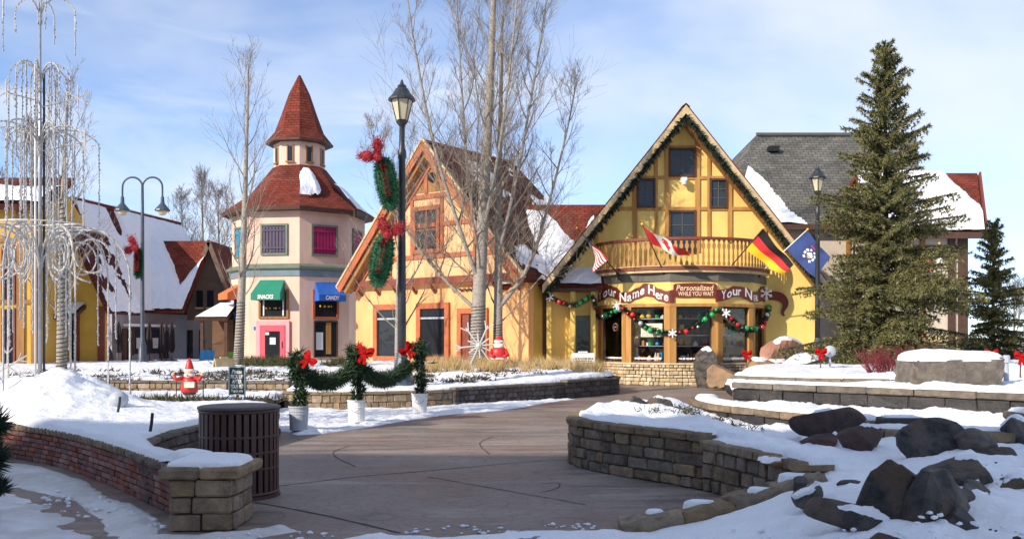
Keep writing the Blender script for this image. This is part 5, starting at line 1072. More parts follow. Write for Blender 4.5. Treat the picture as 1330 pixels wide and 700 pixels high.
def spruce(name, label, base, H, Rm, seed, mtl, dens=1.0, taper=.85):
    g = np.random.default_rng(seed); root = thing(name, label, 'tree', base); B0 = np.array(base)
    tb = MB(); tb.tube([Vector(base)+Vector((0,0,z)) for z in (-.1,H*.3,H*.7,H)], [H*.017,H*.013,H*.006,.008], 8); tb.build('trunk', 'bark_dark', root, smooth=True)
    Q_, A_2 = [], []; wood = MB(); z = .25; k = 0
    while z < H*.985:
        f = z/H; rl = Rm*((1-f)**taper)*(.82+.18*math.sin(z*3.1))+.10
        n = int(6+3*(1-f))
        for j in range(n):
            az = 2.4*k+g.uniform(-.3,.3); k += 1; ln = rl*g.uniform(.5,1.16)*(1.25 if g.random() < .08 else 1); zz = z+g.uniform(-.12,.12)
            out = np.array([math.cos(az), math.sin(az), 0]); sl0 = .15+.75*f**1.5; sag = (.42-.35*f)
            s = np.linspace(0, 1, 8); pts = B0+np.outer(s*ln, out)+np.stack([s*0, s*0, zz+ln*(sl0*s-sag*1.5*s**2+.75*sag*s**3)], 1)
            wood.tube([Vector(p) for p in pts[::2]]+[Vector(pts[-1])], [.02*ln**.5+.004]*4+[.004], 3)
            q, t = resample(pts, .07); m_ = int(len(q)*.14); Q_.append(q[m_:]); A_2.append(t[m_:])
            # side twigs, hanging a little
            st = max(.075, .095/dens); qs, ts = resample(pts, st)
            for a in range(int(len(qs)*.16), len(qs)):
                fr = a/len(qs)
                for sg in (-1, 1):
                    if g.random() < .24: continue
                    tl = ln*.34*(1.05-fr*.75)*g.uniform(.5,1.1); tl = min(tl, .75); side = np.cross(ts[a], [0,0,1])*sg; dv = side*.8+ts[a]*.62; dv[2] -= .22+.25*(1-f)+g.uniform(0,.25); dv /= np.linalg.norm(dv)
                    nn = max(2, int(tl/.085)); w_ = np.linspace(.05, 1, nn)[:, None]; pp = qs[a]+dv*w_*tl+np.array([0,0,-.12])*w_**2*tl; Q_.append(pp); A_2.append(np.repeat(dv[None], nn, 0))
        z += (.30-.12*f)/dens**.5
    Q2 = np.concatenate(Q_); A3 = np.concatenate(A_2)
    V, T_ = needles(Q2, A3, 8, .125, .036, .8, .10, seed); np_mesh('foliage', V, T_, mtl, root); wood.build('limbs', 'bark_dark', root)
    print('spruce', len(T_)); return root
sp = P(1150,472,27.5); spruce('spruce_tree', 'tall dense green spruce right of the yellow shop', (sp.x, sp.y, .75), 9.75, 3.5, 3, 'spruce', 1.0, .97)
sp = P(1290,465,33); spruce('spruce_tree', 'smaller pointed spruce at the right edge', (sp.x, sp.y, .75), 5.0, 2.0, 4, 'spruce_far', 1.0, 1.0)
# red-twigged shrub
def shrub(name, label, base, rx, ry, h, n, m, seed, cat='shrub', r=.008):
    g = random.Random(seed); b = MB()
    for k in range(n):
        a = g.uniform(0, 6.28); q = math.sqrt(g.random()); p = Vector((base[0]+rx*q*math.cos(a)*.7, base[1]+ry*q*math.sin(a)*.7, base[2])); d = Vector((math.cos(a)*q*.6+g.uniform(-.3,.3), math.sin(a)*q*.6, 1)).normalized(); l = h*g.uniform(.55,1.05); pts = [p]
        for i in range(4): d = (d+Vector((g.uniform(-.25,.25), g.uniform(-.25,.25), .0))).normalized(); pts.append(pts[-1]+d*l/4)
        b.tube(pts, [r,r*.9,r*.8,r*.6,r*.4], 3)
        for i in range(1, 5):
            d2_ = (d+Vector((g.uniform(-.8,.8), g.uniform(-.8,.8), .3))).normalized(); b.tube([pts[i], pts[i]+d2_*l*.25], [r*.6,r*.3], 3)
    o = b.build(name, m, loc=base); return tag(o, label, cat)
shrub('red_twig_shrub', 'low dark red twiggy shrub under the tall spruce', (9.3,22.0,.78), 1.25, .5, .62, 260, 'red_twig', 3)
# dry grasses and stubble
def tufts(name, label, spots, n, h, m, seed, wd=.012, lean=.5):
    g = np.random.default_rng(seed); sp_ = np.array(spots); P0 = np.repeat(sp_, n, 0)+g.normal(0, 1, (len(sp_)*n, 3))*np.array([.10,.10,0]); A0 = np.tile([[0,0,1.0]], (len(P0),1)); V, T_ = needles(P0, A0, 1, h, wd, lean, 0, seed)
    o = np_mesh(name, V, T_, m); return tag(o, label, kind='stuff')
g = random.Random(8); sp_ = []
while len(sp_) < 85:
    x = g.uniform(-2.9, 2.6); y = g.uniform(26.6, 29.5)
    if x < .7 and y > 28.6-.7*abs(x): pass
    sp_.append((x, y, float(zB(np.array(x), np.array(y)))+.05))
tufts('dry_grass', 'tan dry ornamental grass along the foot of the golden shop', sp_, 60, .42, 'dry_grass', 5, .014, .42)
sp_ = [(g.uniform(1.0,2.6), g.uniform(28.2,31.5), .55) for _ in range(60)]
tufts('dry_grass', 'tan dry grass at the corner beside the yellow shop', sp_, 50, .4, 'dry_grass', 6, .014, .42)
def stubble(name, label, poly, zf, n, m, seed, h=.14, wd=.05, per=14):
    g = np.random.default_rng(seed); P_ = np.array(poly); x = g.uniform(P_[:,0].min(), P_[:,0].max(), n*4); y = g.uniform(P_[:,1].min(), P_[:,1].max(), n*4); k = inside(poly, x, y) & (fbm(x*.8, y*.8, 3) > .46); x = x[k][:n]; y = y[k][:n]; z = zf(x, y)+.06
    P0 = np.repeat(np.stack([x,y,z],1), per, 0)+g.normal(0,1,(len(x)*per,3))*np.array([.11,.07,.015]); A0 = g.normal(0,1,(len(P0),3)); A0[:,2] = np.abs(A0[:,2])*.5+.15; A0 /= np.linalg.norm(A0, axis=1, keepdims=True); V, T_ = needles(P0, A0, 1, h, wd, .5, 0, seed)
    o = np_mesh(name, V, T_, m); return tag(o, label, kind='stuff')
stubble('ground_cover', 'dark leaves of ground cover poking through the middle snow bed', [(-5,21.6),(-2,22.2),(.7,25),(2,27),(1,29),(-5,27)], zB, 150, 'dead_plant', 3)
stubble('ground_cover', 'dark ground cover poking through snow before the tower', [(-14,24),(-5.6,23.6),(-5,27),(-14,27.5)], zB, 170, 'dead_plant', 4)
stubble('ground_cover', 'sparse dead stems poking through the snow round the gnome figure', [(-7.8,16),(-4.6,16.4),(-4.9,20),(-7.5,20.5)], zA, 60, 'dead_plant', 5, .16)
stubble('low_evergreen', 'yellow-green creeping evergreen below the red gnome', [(-7.4,17.0),(-5.9,17.0),(-5.9,18.4),(-7.4,18.4)], zA, 40, 'evergreen_low', 6, .2, .03, 40)
stubble('low_evergreen', 'low olive shrubs at the foot of the pink tower', [(-9.5,29),(-5.5,28.5),(-5,31),(-9.5,31.5)], lambda x, y: zB(x, y)+.06, 60, 'evergreen_low', 7, .3, .03, 50)
stubble('ground_cover', 'dry seed heads in the snow of the right planter', [(1.7,11.8),(3.0,11.4),(3.3,12.6),(2.2,13.6)], zR, 30, 'dead_plant', 8, .1, .014, 20)
# snow on bed stems: two lone dark stakes in the left snow bank
for px, py0, py1, d, lab in ((195,536,560,10.2,'thin dark stake leaning in the left snow bank'),(153,515,535,12.2,'bent dark wire stake in front of the plastic bag')):
    b = MB(); b.tube([P(px,py1,d), P(px+2,(py0+py1)/2,d), P(px+3,py0,d)], .018, 6); tag(b.build('garden_stake', 'black_metal', loc=P(px,py1,d)), lab, 'stake')
# ------------------------------------------------------------------ rocks
def rock(label, c, sz, seed, m='rock', rz=0, snow=0, cuts=11, name='boulder', tilt=0):
    g = np.random.default_rng(seed); bm = bmesh.new(); bmesh.ops.create_icosphere(bm, subdivisions=4, radius=1)
    V = np.array([v.co[:] for v in bm.verts]); 
    r_ = np.ones(len(V))
    for k in range(cuts):
        n = g.normal(size=3); n /= np.linalg.norm(n); d = g.uniform(.40, .66); e = V@n; r_ = np.minimum(r_, np.where(e > .02, d/np.maximum(e, .02), 9))
    V = V*r_[:, None]
    for v, q in zip(bm.verts, V): v.co = q*np.array(sz)
    bm.normal_update(); FN = {f.index: f.normal.z for f in bm.faces}
    V = V*1.35*(1+.05*(fbm(V[:,0]*4+seed, V[:,1]*4+V[:,2]*3.3, 4, .6)-.5)[:,None]-.06*np.abs(fbm(V[:,0]*5+V[:,2]*4, V[:,1]*5+seed, 3)-.5)[:,None])
    ct, st = math.cos(tilt), math.sin(tilt); V = V*np.array(sz); V = V@np.array([[ct,0,-st],[0,1,0],[st,0,ct]]); c_, s_ = math.cos(rz), math.sin(rz); V = V@np.array([[c_,s_,0],[-s_,c_,0],[0,0,1]])
    for v, q in zip(bm.verts, V): v.co = q
    bm.normal_update(); c = Vector(c)-Vector((0,0,.035 if c[1] < 12 else 0)); root = thing(name, label, 'boulder', c); me = bpy.data.meshes.new('stone'); bm.to_mesh(me); me.materials.append(M[m]); o = link('stone', me, root)
    if snow:
        F_ = [[v.index for v in f.verts] for f in bm.faces if FN[f.index] > .55 and snow and fbm(np.array(f.calc_center_median().x*1.1/sz[0]+seed), np.array(f.calc_center_median().y*1.1/sz[1])) > .5]
        if F_:
            us = sorted({i for f in F_ for i in f}); cnt = {}
            for f in F_:
                for i in f: cnt[i] = cnt.get(i, 0)+1
            bm.verts.ensure_lookup_table(); ix = {u: k for k, u in enumerate(us)}; V2 = np.array([V[i]+np.array(bm.verts[i].normal)*(.028 if cnt[i] > 5 else -.006) for i in us])
            ob = np_mesh('snow', V2, np.array([[ix[i] for i in f] for f in F_]), 'snow', None, True); ob.parent = root; tag(ob, kind='stuff')
    bm.free(); return root
for a in (('long angular dark boulder with a snow cleft, foremost in the right snow', P(1158,658,6.45), (.27,.22,.36), 1, 'rock', .3, 0, 11, .6),
    ('largest dark boulder with rusty top in the right foreground', P(1218,656,6.5), (.28,.25,.37), 2, 'rock', .9, .03, 11, .45),
    ('slim dark rock lying left of the foremost boulder', P(1112,668,6.3), (.26,.13,.13), 3, 'rock', -.4, .1, 10, .15),
    ('small curled dark rock half sunk in snow', P(1045,642,7.0), (.14,.08,.08), 4, 'rock', .4, .1, 10, -.25),
    ('tiny dark rock tip beside the curled rock', P(1040,622,7.4), (.10,.06,.055), 41, 'rock', .7, 0, 10),
    ('flat dark rock tip showing above the foremost boulders', P(1104,630,7.3), (.12,.08,.06), 5, 'rock', 0, 0, 10),
    ('brown snow-edged boulder behind the largest boulder', P(1254,622,7.5), (.36,.24,.30), 6, 'rock', .6, .2, 11, .5),
    ('wedge-shaped brown boulder in the middle of the right snow', P(1214,590,9.0), (.34,.22,.30), 7, 'rock', .2, 0, 10, .2),
    ('dark gray boulder right of the wedge-shaped one', P(1260,590,9.0), (.26,.2,.22), 8, 'rock', .9, 0, 10),
    ('small dark stone cluster at the right edge', P(1298,600,8.7), (.26,.18,.16), 9, 'rock', .2, .15, 10),
    ('dark boulder leaning below the snow-edged one', P(1268,652,6.9), (.25,.2,.24), 42, 'rock', 1.2, .1, 10, .3),
    ('narrow dark slab wedged between the two biggest boulders', P(1188,668,6.25), (.12,.16,.26), 43, 'rock', .5, .1, 10, .3),
    ('sharp low dark stone below the biggest boulders', P(1240,680,6.15), (.2,.15,.14), 44, 'rock', .2, .15, 10),
    ('small broken dark stone right of the leaning boulder', P(1306,636,7.3), (.18,.14,.13), 45, 'rock', .8, .2, 10),
    ('reddish square boulder below the curved pond wall', P(1076,548,11.0), (.36,.22,.2), 10, 'rock_red', .1, .02, 9),
    ('low red slab under the reddish square boulder', P(1068,566,10.3), (.22,.16,.08), 11, 'rock_red', .1, .1, 9),
    ('rounded red boulder at the pond front', P(1120,572,9.9), (.28,.18,.16), 12, 'rock_red', .3, .03, 10),
    ('red-brown stone poking up at the bottom edge', P(1150,694,5.7), (.14,.09,.06), 13, 'rock_red', 0, .15, 9),
    ('pair of charcoal stones standing in the planter snow, the left one', P(833,529,13.0), (.14,.12,.16), 14, 'rock', .3, 0, 9),
    ('pair of charcoal stones standing in the planter snow, the right one', P(858,530,13.0), (.22,.15,.15), 15, 'rock', .1, .04, 9),
    ('dark brown rock right of the charcoal stones in the right snow', P(1318,560,10.6), (.2,.2,.25), 16, 'rock', .1, .04, 9),
    ('gray standing boulder against the bay stonework', P(922,490,30.2), (.55,.45,.75), 17, 'rock', .1, .04, 9),
    ('small tan boulder at the bay corner', P(943,492,29.0), (.5,.4,.45), 18, 'rock_tan', .1, 0, 9),
    ('rounded brown boulder right of the bay', P(988,484,28.6), (.85,.5,.55), 19, 'rock_tan', .1, .06, 9),
    ('pointed pink granite boulder beside the yellow wall', P(1012,476,29.4), (.85,.6,.75), 20, 'rock_pink', .5, .03, 9),
    ('low pink granite slab under the pointed one', P(1034,484,27.8), (.95,.5,.45), 21, 'rock_pink', .2, .06, 9),
    ('gray flat boulder at the tip of the rear terrace', P(974,502,24.0), (.5,.4,.28), 22, 'rock', .2, .12, 9),
    ('small snow-capped brown stone among the right boulders', P(1290,632,7.6), (.15,.12,.08), 23, 'rock_red', .2, .1, 9),
    ('brown stone half covered on the snow below the planter', P(1012,594,8.4), (.2,.12,.06), 24, 'rock_tan', .2, .1, 9)):
    rock(*a[:6], snow=a[6], cuts=a[7]-1, tilt=a[8] if len(a) > 8 else 0)
# big square boulder with a thick snow hat
root = thing('square_boulder', 'big square gray boulder wearing a thick cap of snow', 'boulder', P(1233,497,18))
bm = bmesh.new(); bmesh.ops.create_cube(bm, size=1); bmesh.ops.subdivide_edges(bm, edges=list(bm.edges), cuts=7, use_grid_fill=True)
for v in bm.verts:
    c = v.co; k = .09*(float(fbm(np.array(c.x*5+c.z*2), np.array(c.y*5+c.z*4)))-.5); v.co = Vector((c.x*(1.75+k-.1*abs(c.z))+k, c.y*(.9+k), c.z*(.56+k*.5)))
bmesh.ops.bevel(bm, geom=[e for e in bm.edges if e.calc_face_angle(0) > 1], offset=.04, segments=2, affect='EDGES')
me = bpy.data.meshes.new('stone'); bm.to_mesh(me); bm.free(); me.materials.append(M['cap_gray']); o = link('stone', me, root); o.location = (0,0,.22)
c0 = ORG[root.name]; snow_field('snow', [(c0.x-.88,c0.y-.45),(c0.x-.6,c0.y-.49),(c0.x-.2,c0.y-.44),(c0.x+.3,c0.y-.49),(c0.x+.86,c0.y-.43),(c0.x+.86,c0.y+.45),(c0.x-.86,c0.y+.45)], lambda x, y: x*0+c0.z+.46, .05, .17, .3, parent=root, wob=.1)
root = thing('stone_slab', 'weathered dark stone slab lying on the pond snow', 'stone', P(1172,552,11.4)); o = link('stone', block_mesh(.55,.13,.3,'cap_wet',1,.012,.02), root); o.location = (0,0,.03)
c0 = ORG[root.name]; snow_field('snow', [(c0.x-.25,c0.y-.1),(c0.x+.2,c0.y-.1),(c0.x+.2,c0.y+.13),(c0.x-.25,c0.y+.13)], lambda x, y: x*0+c0.z+.085, .03, .04, .08, parent=root, wob=.01)

# pebbles and crumbs scattered in the snow round the boulders
def pebbles(name, label, poly, zf, n, m, seed, r0, r1, dz=.05):
    g = np.random.default_rng(seed); P_ = np.array(poly); x = g.uniform(P_[:,0].min(), P_[:,0].max(), n*5); y = g.uniform(P_[:,1].min(), P_[:,1].max(), n*5); k = inside(poly, x, y) & (fbm(x*2, y*2, 3) > .48); x = x[k][:n]; y = y[k][:n]; z = zf(x, y)+dz
    bm = bmesh.new(); bmesh.ops.create_icosphere(bm, subdivisions=1, radius=1); o8 = np.array([v.co[:] for v in bm.verts]); f8 = np.array([[v.index for v in f.verts] for f in bm.faces]); bm.free()
    V = (np.stack([x,y,z],1)[:,None,:]+o8[None]*(g.uniform(r0,r1,(len(x),1,1))*g.uniform(.55,1.2,(len(x),12,1)))*np.array([1.2,.9,.6])).reshape(-1,3); T_ = (f8[None]+np.arange(len(x))[:,None,None]*12).reshape(-1,3)
    return tag(np_mesh(name, V, T_, m), label, kind='stuff')
pebbles('pebbles', 'dark pebbles scattered in the snow round the right boulders', [(3.0,5.6),(5.2,5.8),(6.2,8.6),(4.8,9.2),(3.2,7.4)], zR, 70, 'rock', 3, .008, .03, .07)
pebbles('snow_crumbs', 'crumbs of broken snow along the kerb and bank', [(-1.2,6.7),(1.0,7.1),(3.4,6.2),(4.5,5.4),(2,5.2),(-1.2,5.8)], zR, 200, 'snow', 4, .008, .028, .075)
pebbles('snow_crumbs', 'crumbs of snow on the paving at the bank edge', [(-1.7,7.2),(.7,7.75),(.7,8.0),(-.4,7.9),(-1.8,7.7)], lambda x, y: x*0, 60, 'snow', 5, .008, .03, .008)
pebbles('snow_crumbs', 'crumbs of snow on the left path beside the brick wall', [(-6.5,10.6),(-4.4,8.6),(-2.2,7.0),(-1.6,7.4),(-3,8.0),(-5,10.2)], lambda x, y: x*0+.03, 140, 'snow', 6, .01, .035, .0)
# ------------------------------------------------------------------ street lamps
def lantern_lamp(label, px, ytop, ybase, d, group='black lantern street lamps'):
    base = P(px, ybase, d); H = PZ(ytop, d)-base.z; r = thing('street_lamp', label, 'street lamp', base, group); s = H/7.3; lz = H-.98*s
    def V(x, y, z): return base+Vector((x, y, z))
    b = MB(); b.lathe([(.30*s,0),(.30*s,.12*s),(.24*s,.2*s),(.2*s,.5*s),(.13*s,.75*s),(.11*s,.9*s)], base, 12); b.build('pedestal', 'blue_metal', r, smooth=False)
    b = MB(); b.lathe([(.105*s,.9*s),(.095*s,2.2*s),(.08*s,lz-.9*s),(.1*s,lz-.86*s),(.1*s,lz-.7*s),(.07*s,lz-.62*s),(.06*s,lz-.1*s)], base, 12); b.build('post', 'black_metal', r, smooth=True)
    b = MB(); b.lathe([(.06*s,lz-.12*s),(.12*s,lz-.05*s),(.15*s,lz),(.08*s,lz+.03*s)], base, 10); b.build('collar', 'black_metal', r)
    b = MB(); b.lathe([(.13*s,lz+.03*s),(.25*s,lz+.5*s)], base, 6, R(15)); b.build('lantern_glass', 'lamp_glass', r)
    for k in range(6):
        a = R(15)+k*math.pi/3; b = MB(); b.tube([V(math.cos(a)*.135*s, math.sin(a)*.135*s, lz+.02*s), V(math.cos(a)*.255*s, math.sin(a)*.255*s, lz+.51*s)], .014*s, 5); b.build('lantern_bar', 'black_metal', r)
    b = MB(); b.lathe([(.33*s,lz+.49*s),(.32*s,lz+.53*s),(.2*s,lz+.66*s),(.15*s,lz+.76*s),(.1*s,lz+.8*s),(.11*s,lz+.83*s),(.05*s,lz+.88*s),(.02*s,lz+.98*s)], base, 12, R(15)); b.build('lantern_roof', 'black_metal', r)
    return r
lamp = lantern_lamp('tall black lantern post carrying two tinsel wreaths', 522, 104, 506, 22.6)
lantern_lamp('black lantern post left of the tall spruce', 1062, 215, 470, 30.5)
dl = 33.0; base = P(185,474,dl); r = thing('double_lamp', 'slim post with two arched arms and bell lamps at left', 'street lamp', base); H = PZ(236,dl)-base.z
b = MB(); b.lathe([(.22,0),(.22,.12),(.15,.2),(.13,.7),(.075,.9),(.06,H*.8),(.045,H-.05)], base, 10); b.build('post', 'blue_metal', r, smooth=True)
for s in (-1, 1):
    c = PX(185+s*13, dl); rr = 13/F*dl; pts = [base+Vector((0,0,H-.35))]+[Vector((c-s*rr*math.cos(t*math.pi/10), dl, base.z+H+rr*.0+rr*math.sin(t*math.pi/10)-.2)) for t in range(11)]+[Vector((PX(185+s*26,dl), dl, PZ(258,dl)))]
    b = MB(); b.tube(smooth_line(pts,1), .035, 6); arm = b.build('arm', 'blue_metal', r, smooth=True)
    q = Vector((PX(185+s*26,dl), dl, PZ(274,dl))); b = MB(); b.lathe([(.27,.0),(.26,.05),(.13,.2),(.07,.28),(.06,.5)], q, 12); hd_ = b.build('shade', 'blue_metal', r, smooth=False); b = MB(); b.ball(q+Vector((0,0,-.02)), .17, 10, (1,1,.9)); b.build('globe', 'lamp_glass', r, smooth=True)
# tinsel wreaths hung from the posts
def ribbon_bow(b, c, w_, ax, up, nrm, tails=True):
    """two loops, a knot and two tails in the plane ax/up"""
    ax = Vector(ax).normalized(); up = Vector(up).normalized(); nrm = Vector(nrm).normalized(); c = Vector(c); hw = w_*.17
    for s in (-1, 1):
        ps = [c+ax*s*w_*x+up*w_*y+nrm*w_*zz for x, y, zz in ((.04,0,.08),(.25,.2,.16),(.52,.26,.12),(.6,.1,.04),(.5,-.05,-.04),(.25,-.06,0),(.04,0,.02))]; ps = smooth_line(ps, 1); vs = []
        for p in ps: vs += [p+up*hw*.9+nrm*hw*.25, p-up*hw*.9+nrm*hw*.25, p-up*hw*.9-nrm*hw*.05, p+up*hw*.9-nrm*hw*.05]
        fs = [(4*i+k, 4*i+4+k, 4*i+4+(k+1) % 4, 4*i+(k+1) % 4) for i in range(len(ps)-1) for k in range(4)]; b.add(vs, fs)
        if tails:
            q0 = c-up*w_*.05; q1 = c+ax*s*w_*.22-up*w_*.75+nrm*.03; b.beam(q0, q1, w_*.22, .02, nrm)
    b.ball(c+nrm*w_*.08, w_*.13, 8)
def tinsel_wreath(label, top, bot, bow, d, lean, wpx=24):
    t = P(*top, d); bt = P(*bot, d); root = thing('tinsel_wreath', label, 'wreath', bt, 'tinsel wreaths on lamp posts'); up = (t-bt); ln = up.length; up.normalize(); sd_ = Vector((up.z, 0, -up.x)); w_ = wpx/F*d/2
    pts = []
    for k in range(28):
        a = k*2*math.pi/28; pts.append((t+bt)/2+up*ln*.46*math.sin(a)*(1.0)+sd_*w_*.5*math.cos(a)*(.85+.15*math.sin(a)))
    b = MB(); b.tube([t*.92+bt*.08, t*.7+bt*.3, t*.3+bt*.7, t*.08+bt*.92], [w_*.4,w_*.62,w_*.6,w_*.3], 9); b.build('filling', 'green_tinsel', root)
    b = MB(); b.tube(pts, w_*.44, 7, True); b.build('core', 'green_tinsel', root)
    pts.append(pts[0]); q, tt = resample(pts, .02); V, T_ = needles(q, tt, 26, .10, .016, 1.2, 0, 3, w_*.40); np_mesh('tinsel', V, T_, 'green_tinsel', root)
    q, tt = resample([t*.85+bt*.15, bt*.85+t*.15], .02); V, T_ = needles(q, tt, 60, .13, .02, 1.2, 0, 9, w_*.35); np_mesh('tinsel_fill', V, T_, 'green_tinsel', root)
    q, tt = resample([(t*.9+bt*.1)-Vector((0,.14,0)), bt*.75+t*.25-Vector((0,.14,0))], .02); V, T_ = needles(q, tt, 24, .08, .016, 1.2, 0, 4, .02); np_mesh('ribbon', V, T_, 'red_tinsel', root)
    c = P(*bow, d)-Vector((0,.2,0)); ang = lean; ax = Vector((math.cos(ang),0,math.sin(ang))); b = MB()
    parts = []
    for s in (-1, 1):
        for k in range(5): 
            m_ = c+ax*s*(.05+.05*k)+Vector((-ax.z,0,ax.x))*(.05+.055*k); b.ball(m_, .075+.04*(k in (2,3)), 8, (1,.5,1.15))
            parts.append(needles(np.repeat(np.array([m_]), 60, 0)+rng.normal(0,.07,(60,3)), np.tile([[0,-1.,0]], (60,1)), 1, .12, .02, 1.2, 0, k+s))
    b.ball(c, .12, 8); b.build('bow', 'red_tinsel', root); V, T_ = merge(parts); tag(np_mesh('bow_tinsel', V, T_, 'red_tinsel', root), kind='stuff'); return root
tinsel_wreath('upper tinsel wreath with red bow on the black lamp post', (497,207), (508,271), (492,206), 22.3, .75, 30)
tinsel_wreath('lower tinsel wreath with red bow on the black lamp post', (501,306), (490,370), (505,306), 22.3, -.35, 32)
tinsel_wreath('narrow tinsel wreath on the two-armed lamp at left', (180,322), (179,362), (179,322), 32.8, 1.2, 9)
# ------------------------------------------------------------------ litter bin
c = Vector((-2.79, 9.45, 0)); r = thing('litter_bin', 'brown slatted metal litter bin at the end of the brick wall', 'litter bin', c)
b = MB(); b.lathe([(.34,.05),(.34,.84)], c, 24); b.build('liner', 'dark', r, smooth=True)
n = 34
for k in range(n):
    a = 2*math.pi*k/n; b = MB(); b.box(c+Vector((math.cos(a)*.385, math.sin(a)*.385, .46)), (.016,.049,.84), a); b.build('slat', 'can_brown', r)
for z in (.05,.3,.46,.62,.87): b = MB(); b.tube([c+Vector((math.cos(t*.2618)*.382, math.sin(t*.2618)*.382, z)) for t in range(24)], .022 if z in (.05,.87) else .016, 6, True); b.build('band', 'can_brown', r, smooth=True)
b = MB(); b.lathe([(.40,.885),(.412,.893),(.412,.912),(.39,.922),(.2,.926),(.05,.927)], c, 28); b.build('lid', 'can_lid', r, smooth=True)
b = MB(); b.lathe([(.41,.0),(.41,.03),(.36,.045)], c, 28); b.build('base', 'can_brown', r)
# ------------------------------------------------------------------ garlanded posts in white buckets
def bucket_post(px, ybase, label, htop, mt_):
    d = GD(ybase); c = P(px, ybase, d); c.z = .05; s = 1.0; r = thing('garland_post', label, 'planter', c, 'white buckets with garlanded posts')
    b = MB(); b.lathe([(.145,0),(.15,.02),(.165,.38),(.178,.385),(.178,.41),(.16,.412),(.15,.3)], c, 20); bk = b.build('bucket', mt_, r, smooth=False)
    for z in (.27,.31): b = MB(); b.lathe([(.163,z),(.172,z+.01),(.163,z+.02)], c, 20); b.build('rib', mt_, bk)
    b = MB(); b.tube([c+Vector((-.17+.34*t/10, -.17*math.sin(t*math.pi/10)-.02, .36-.16*math.sin(t*math.pi/10))) for t in range(11)], .006, 5); b.build('handle', 'steel', bk)
    b = MB(); b.lathe([(.145,.3),(.01,.34)], c, 16); b.build('fill', 'snow', r)
    b = MB(); b.tube([c+Vector((0,0,.3)), c+Vector((0,0,htop))], .028, 8); b.build('stake', 'white_paint', r)
    g = np.random.default_rng(int(px)); k = np.linspace(0, 1, 90); q = np.stack([c.x+.055*np.cos(k*24)+.04*np.sin(k*5), c.y+.055*np.sin(k*24), c.z+.38+k*(htop-.36)], 1); q, t = resample(q, .03); V, T_ = needles(q, t, 20, .12, .034, 1.1, .15, int(px), .02); np_mesh('garland', V, T_, 'garland', r)
    q = np.array(c)+np.array([0,0,htop])+g.normal(0,.09,(70,3)); V2, T2 = needles(q, g.normal(0,.5,(70,3))+np.array([0,0,.3]), 8, .15, .03, 1.0, .1, 4); np_mesh('garland_top', V2, T2, 'garland', r)
    return c
bs = [bucket_post(388,562,'left white bucket with garlanded post, its red bow turned down', 1.12, 'gray_plastic'), bucket_post(463,551,'middle white bucket with garlanded post and spreading red bow', 1.26, 'white_paint'), bucket_post(545,539,'right white bucket of the garland row beside the lamp post', 1.30, 'white_paint')]
bs[2] = bs[2]+Vector((-.25,0,0))
for i, lab in ((0,'evergreen swag hanging between left and middle buckets'),(1,'evergreen swag hanging between middle and right buckets')):
    a, e = bs[i], bs[i+1]; za, ze = a.z+(1.02,1.08)[i], e.z+(1.1,1.0)[i]; pts = [(a.x+(e.x-a.x)*f, a.y+(e.y-a.y)*f, za+(ze-za)*f-.30*(1-(2*f-1)**2)) for f in np.linspace(0,1,14)]
    root = thing('garland_swag', lab, 'garland', Vector(pts[7]), 'evergreen swags between the buckets'); q, t = resample(pts, .03); q += np.random.default_rng(i).normal(0,.012,q.shape); V, T_ = needles(q, t, 34, .14, .036, 1.2, .15, 8+i, .05); np_mesh('greenery', V, T_, 'garland', root); b = MB(); b.tube([Vector(p) for p in pts], .025, 5); b.build('rope', 'garland_dark', root)
bows = []
for px, py, d, w_, rot, lab in ((402,466,15.6,.24,-.9,'dark red drooping bow on the left garlanded post'),(474,457,17.1,.30,-.3,'bright red bow spreading right on the middle garlanded post'),(528,454,19.2,.28,.8,'bright red bow on the right garlanded post')):
    b = MB(); c = P(px,py,d); ribbon_bow(b, c, w_, (math.cos(rot),-.2,math.sin(rot)), (-math.sin(rot),0,math.cos(rot)), (0,-1,.1)); tag(b.build('red_bow', 'red_cloth', loc=c), lab, 'bow', 'red bows on the garlanded posts')
# evergreen at the left edge of the picture
c = P(-6,560,8.4); c.z = 0; r = thing('garland_post', 'dark evergreen-wrapped post at the extreme left edge', 'planter', c); b = MB(); b.tube([c, c+Vector((0,0,.9))], .03, 8); b.build('stake', 'black_metal', r)
k = np.linspace(0,1,60); q = np.stack([c.x+.05*np.cos(k*15), c.y+.05*np.sin(k*15), .2+k*.72], 1); q, t = resample(q, .02); V, T_ = needles(q, t, 26, .12, .02, 1.1, .1, 3, .01); np_mesh('garland', V, T_, 'garland_dark', r)
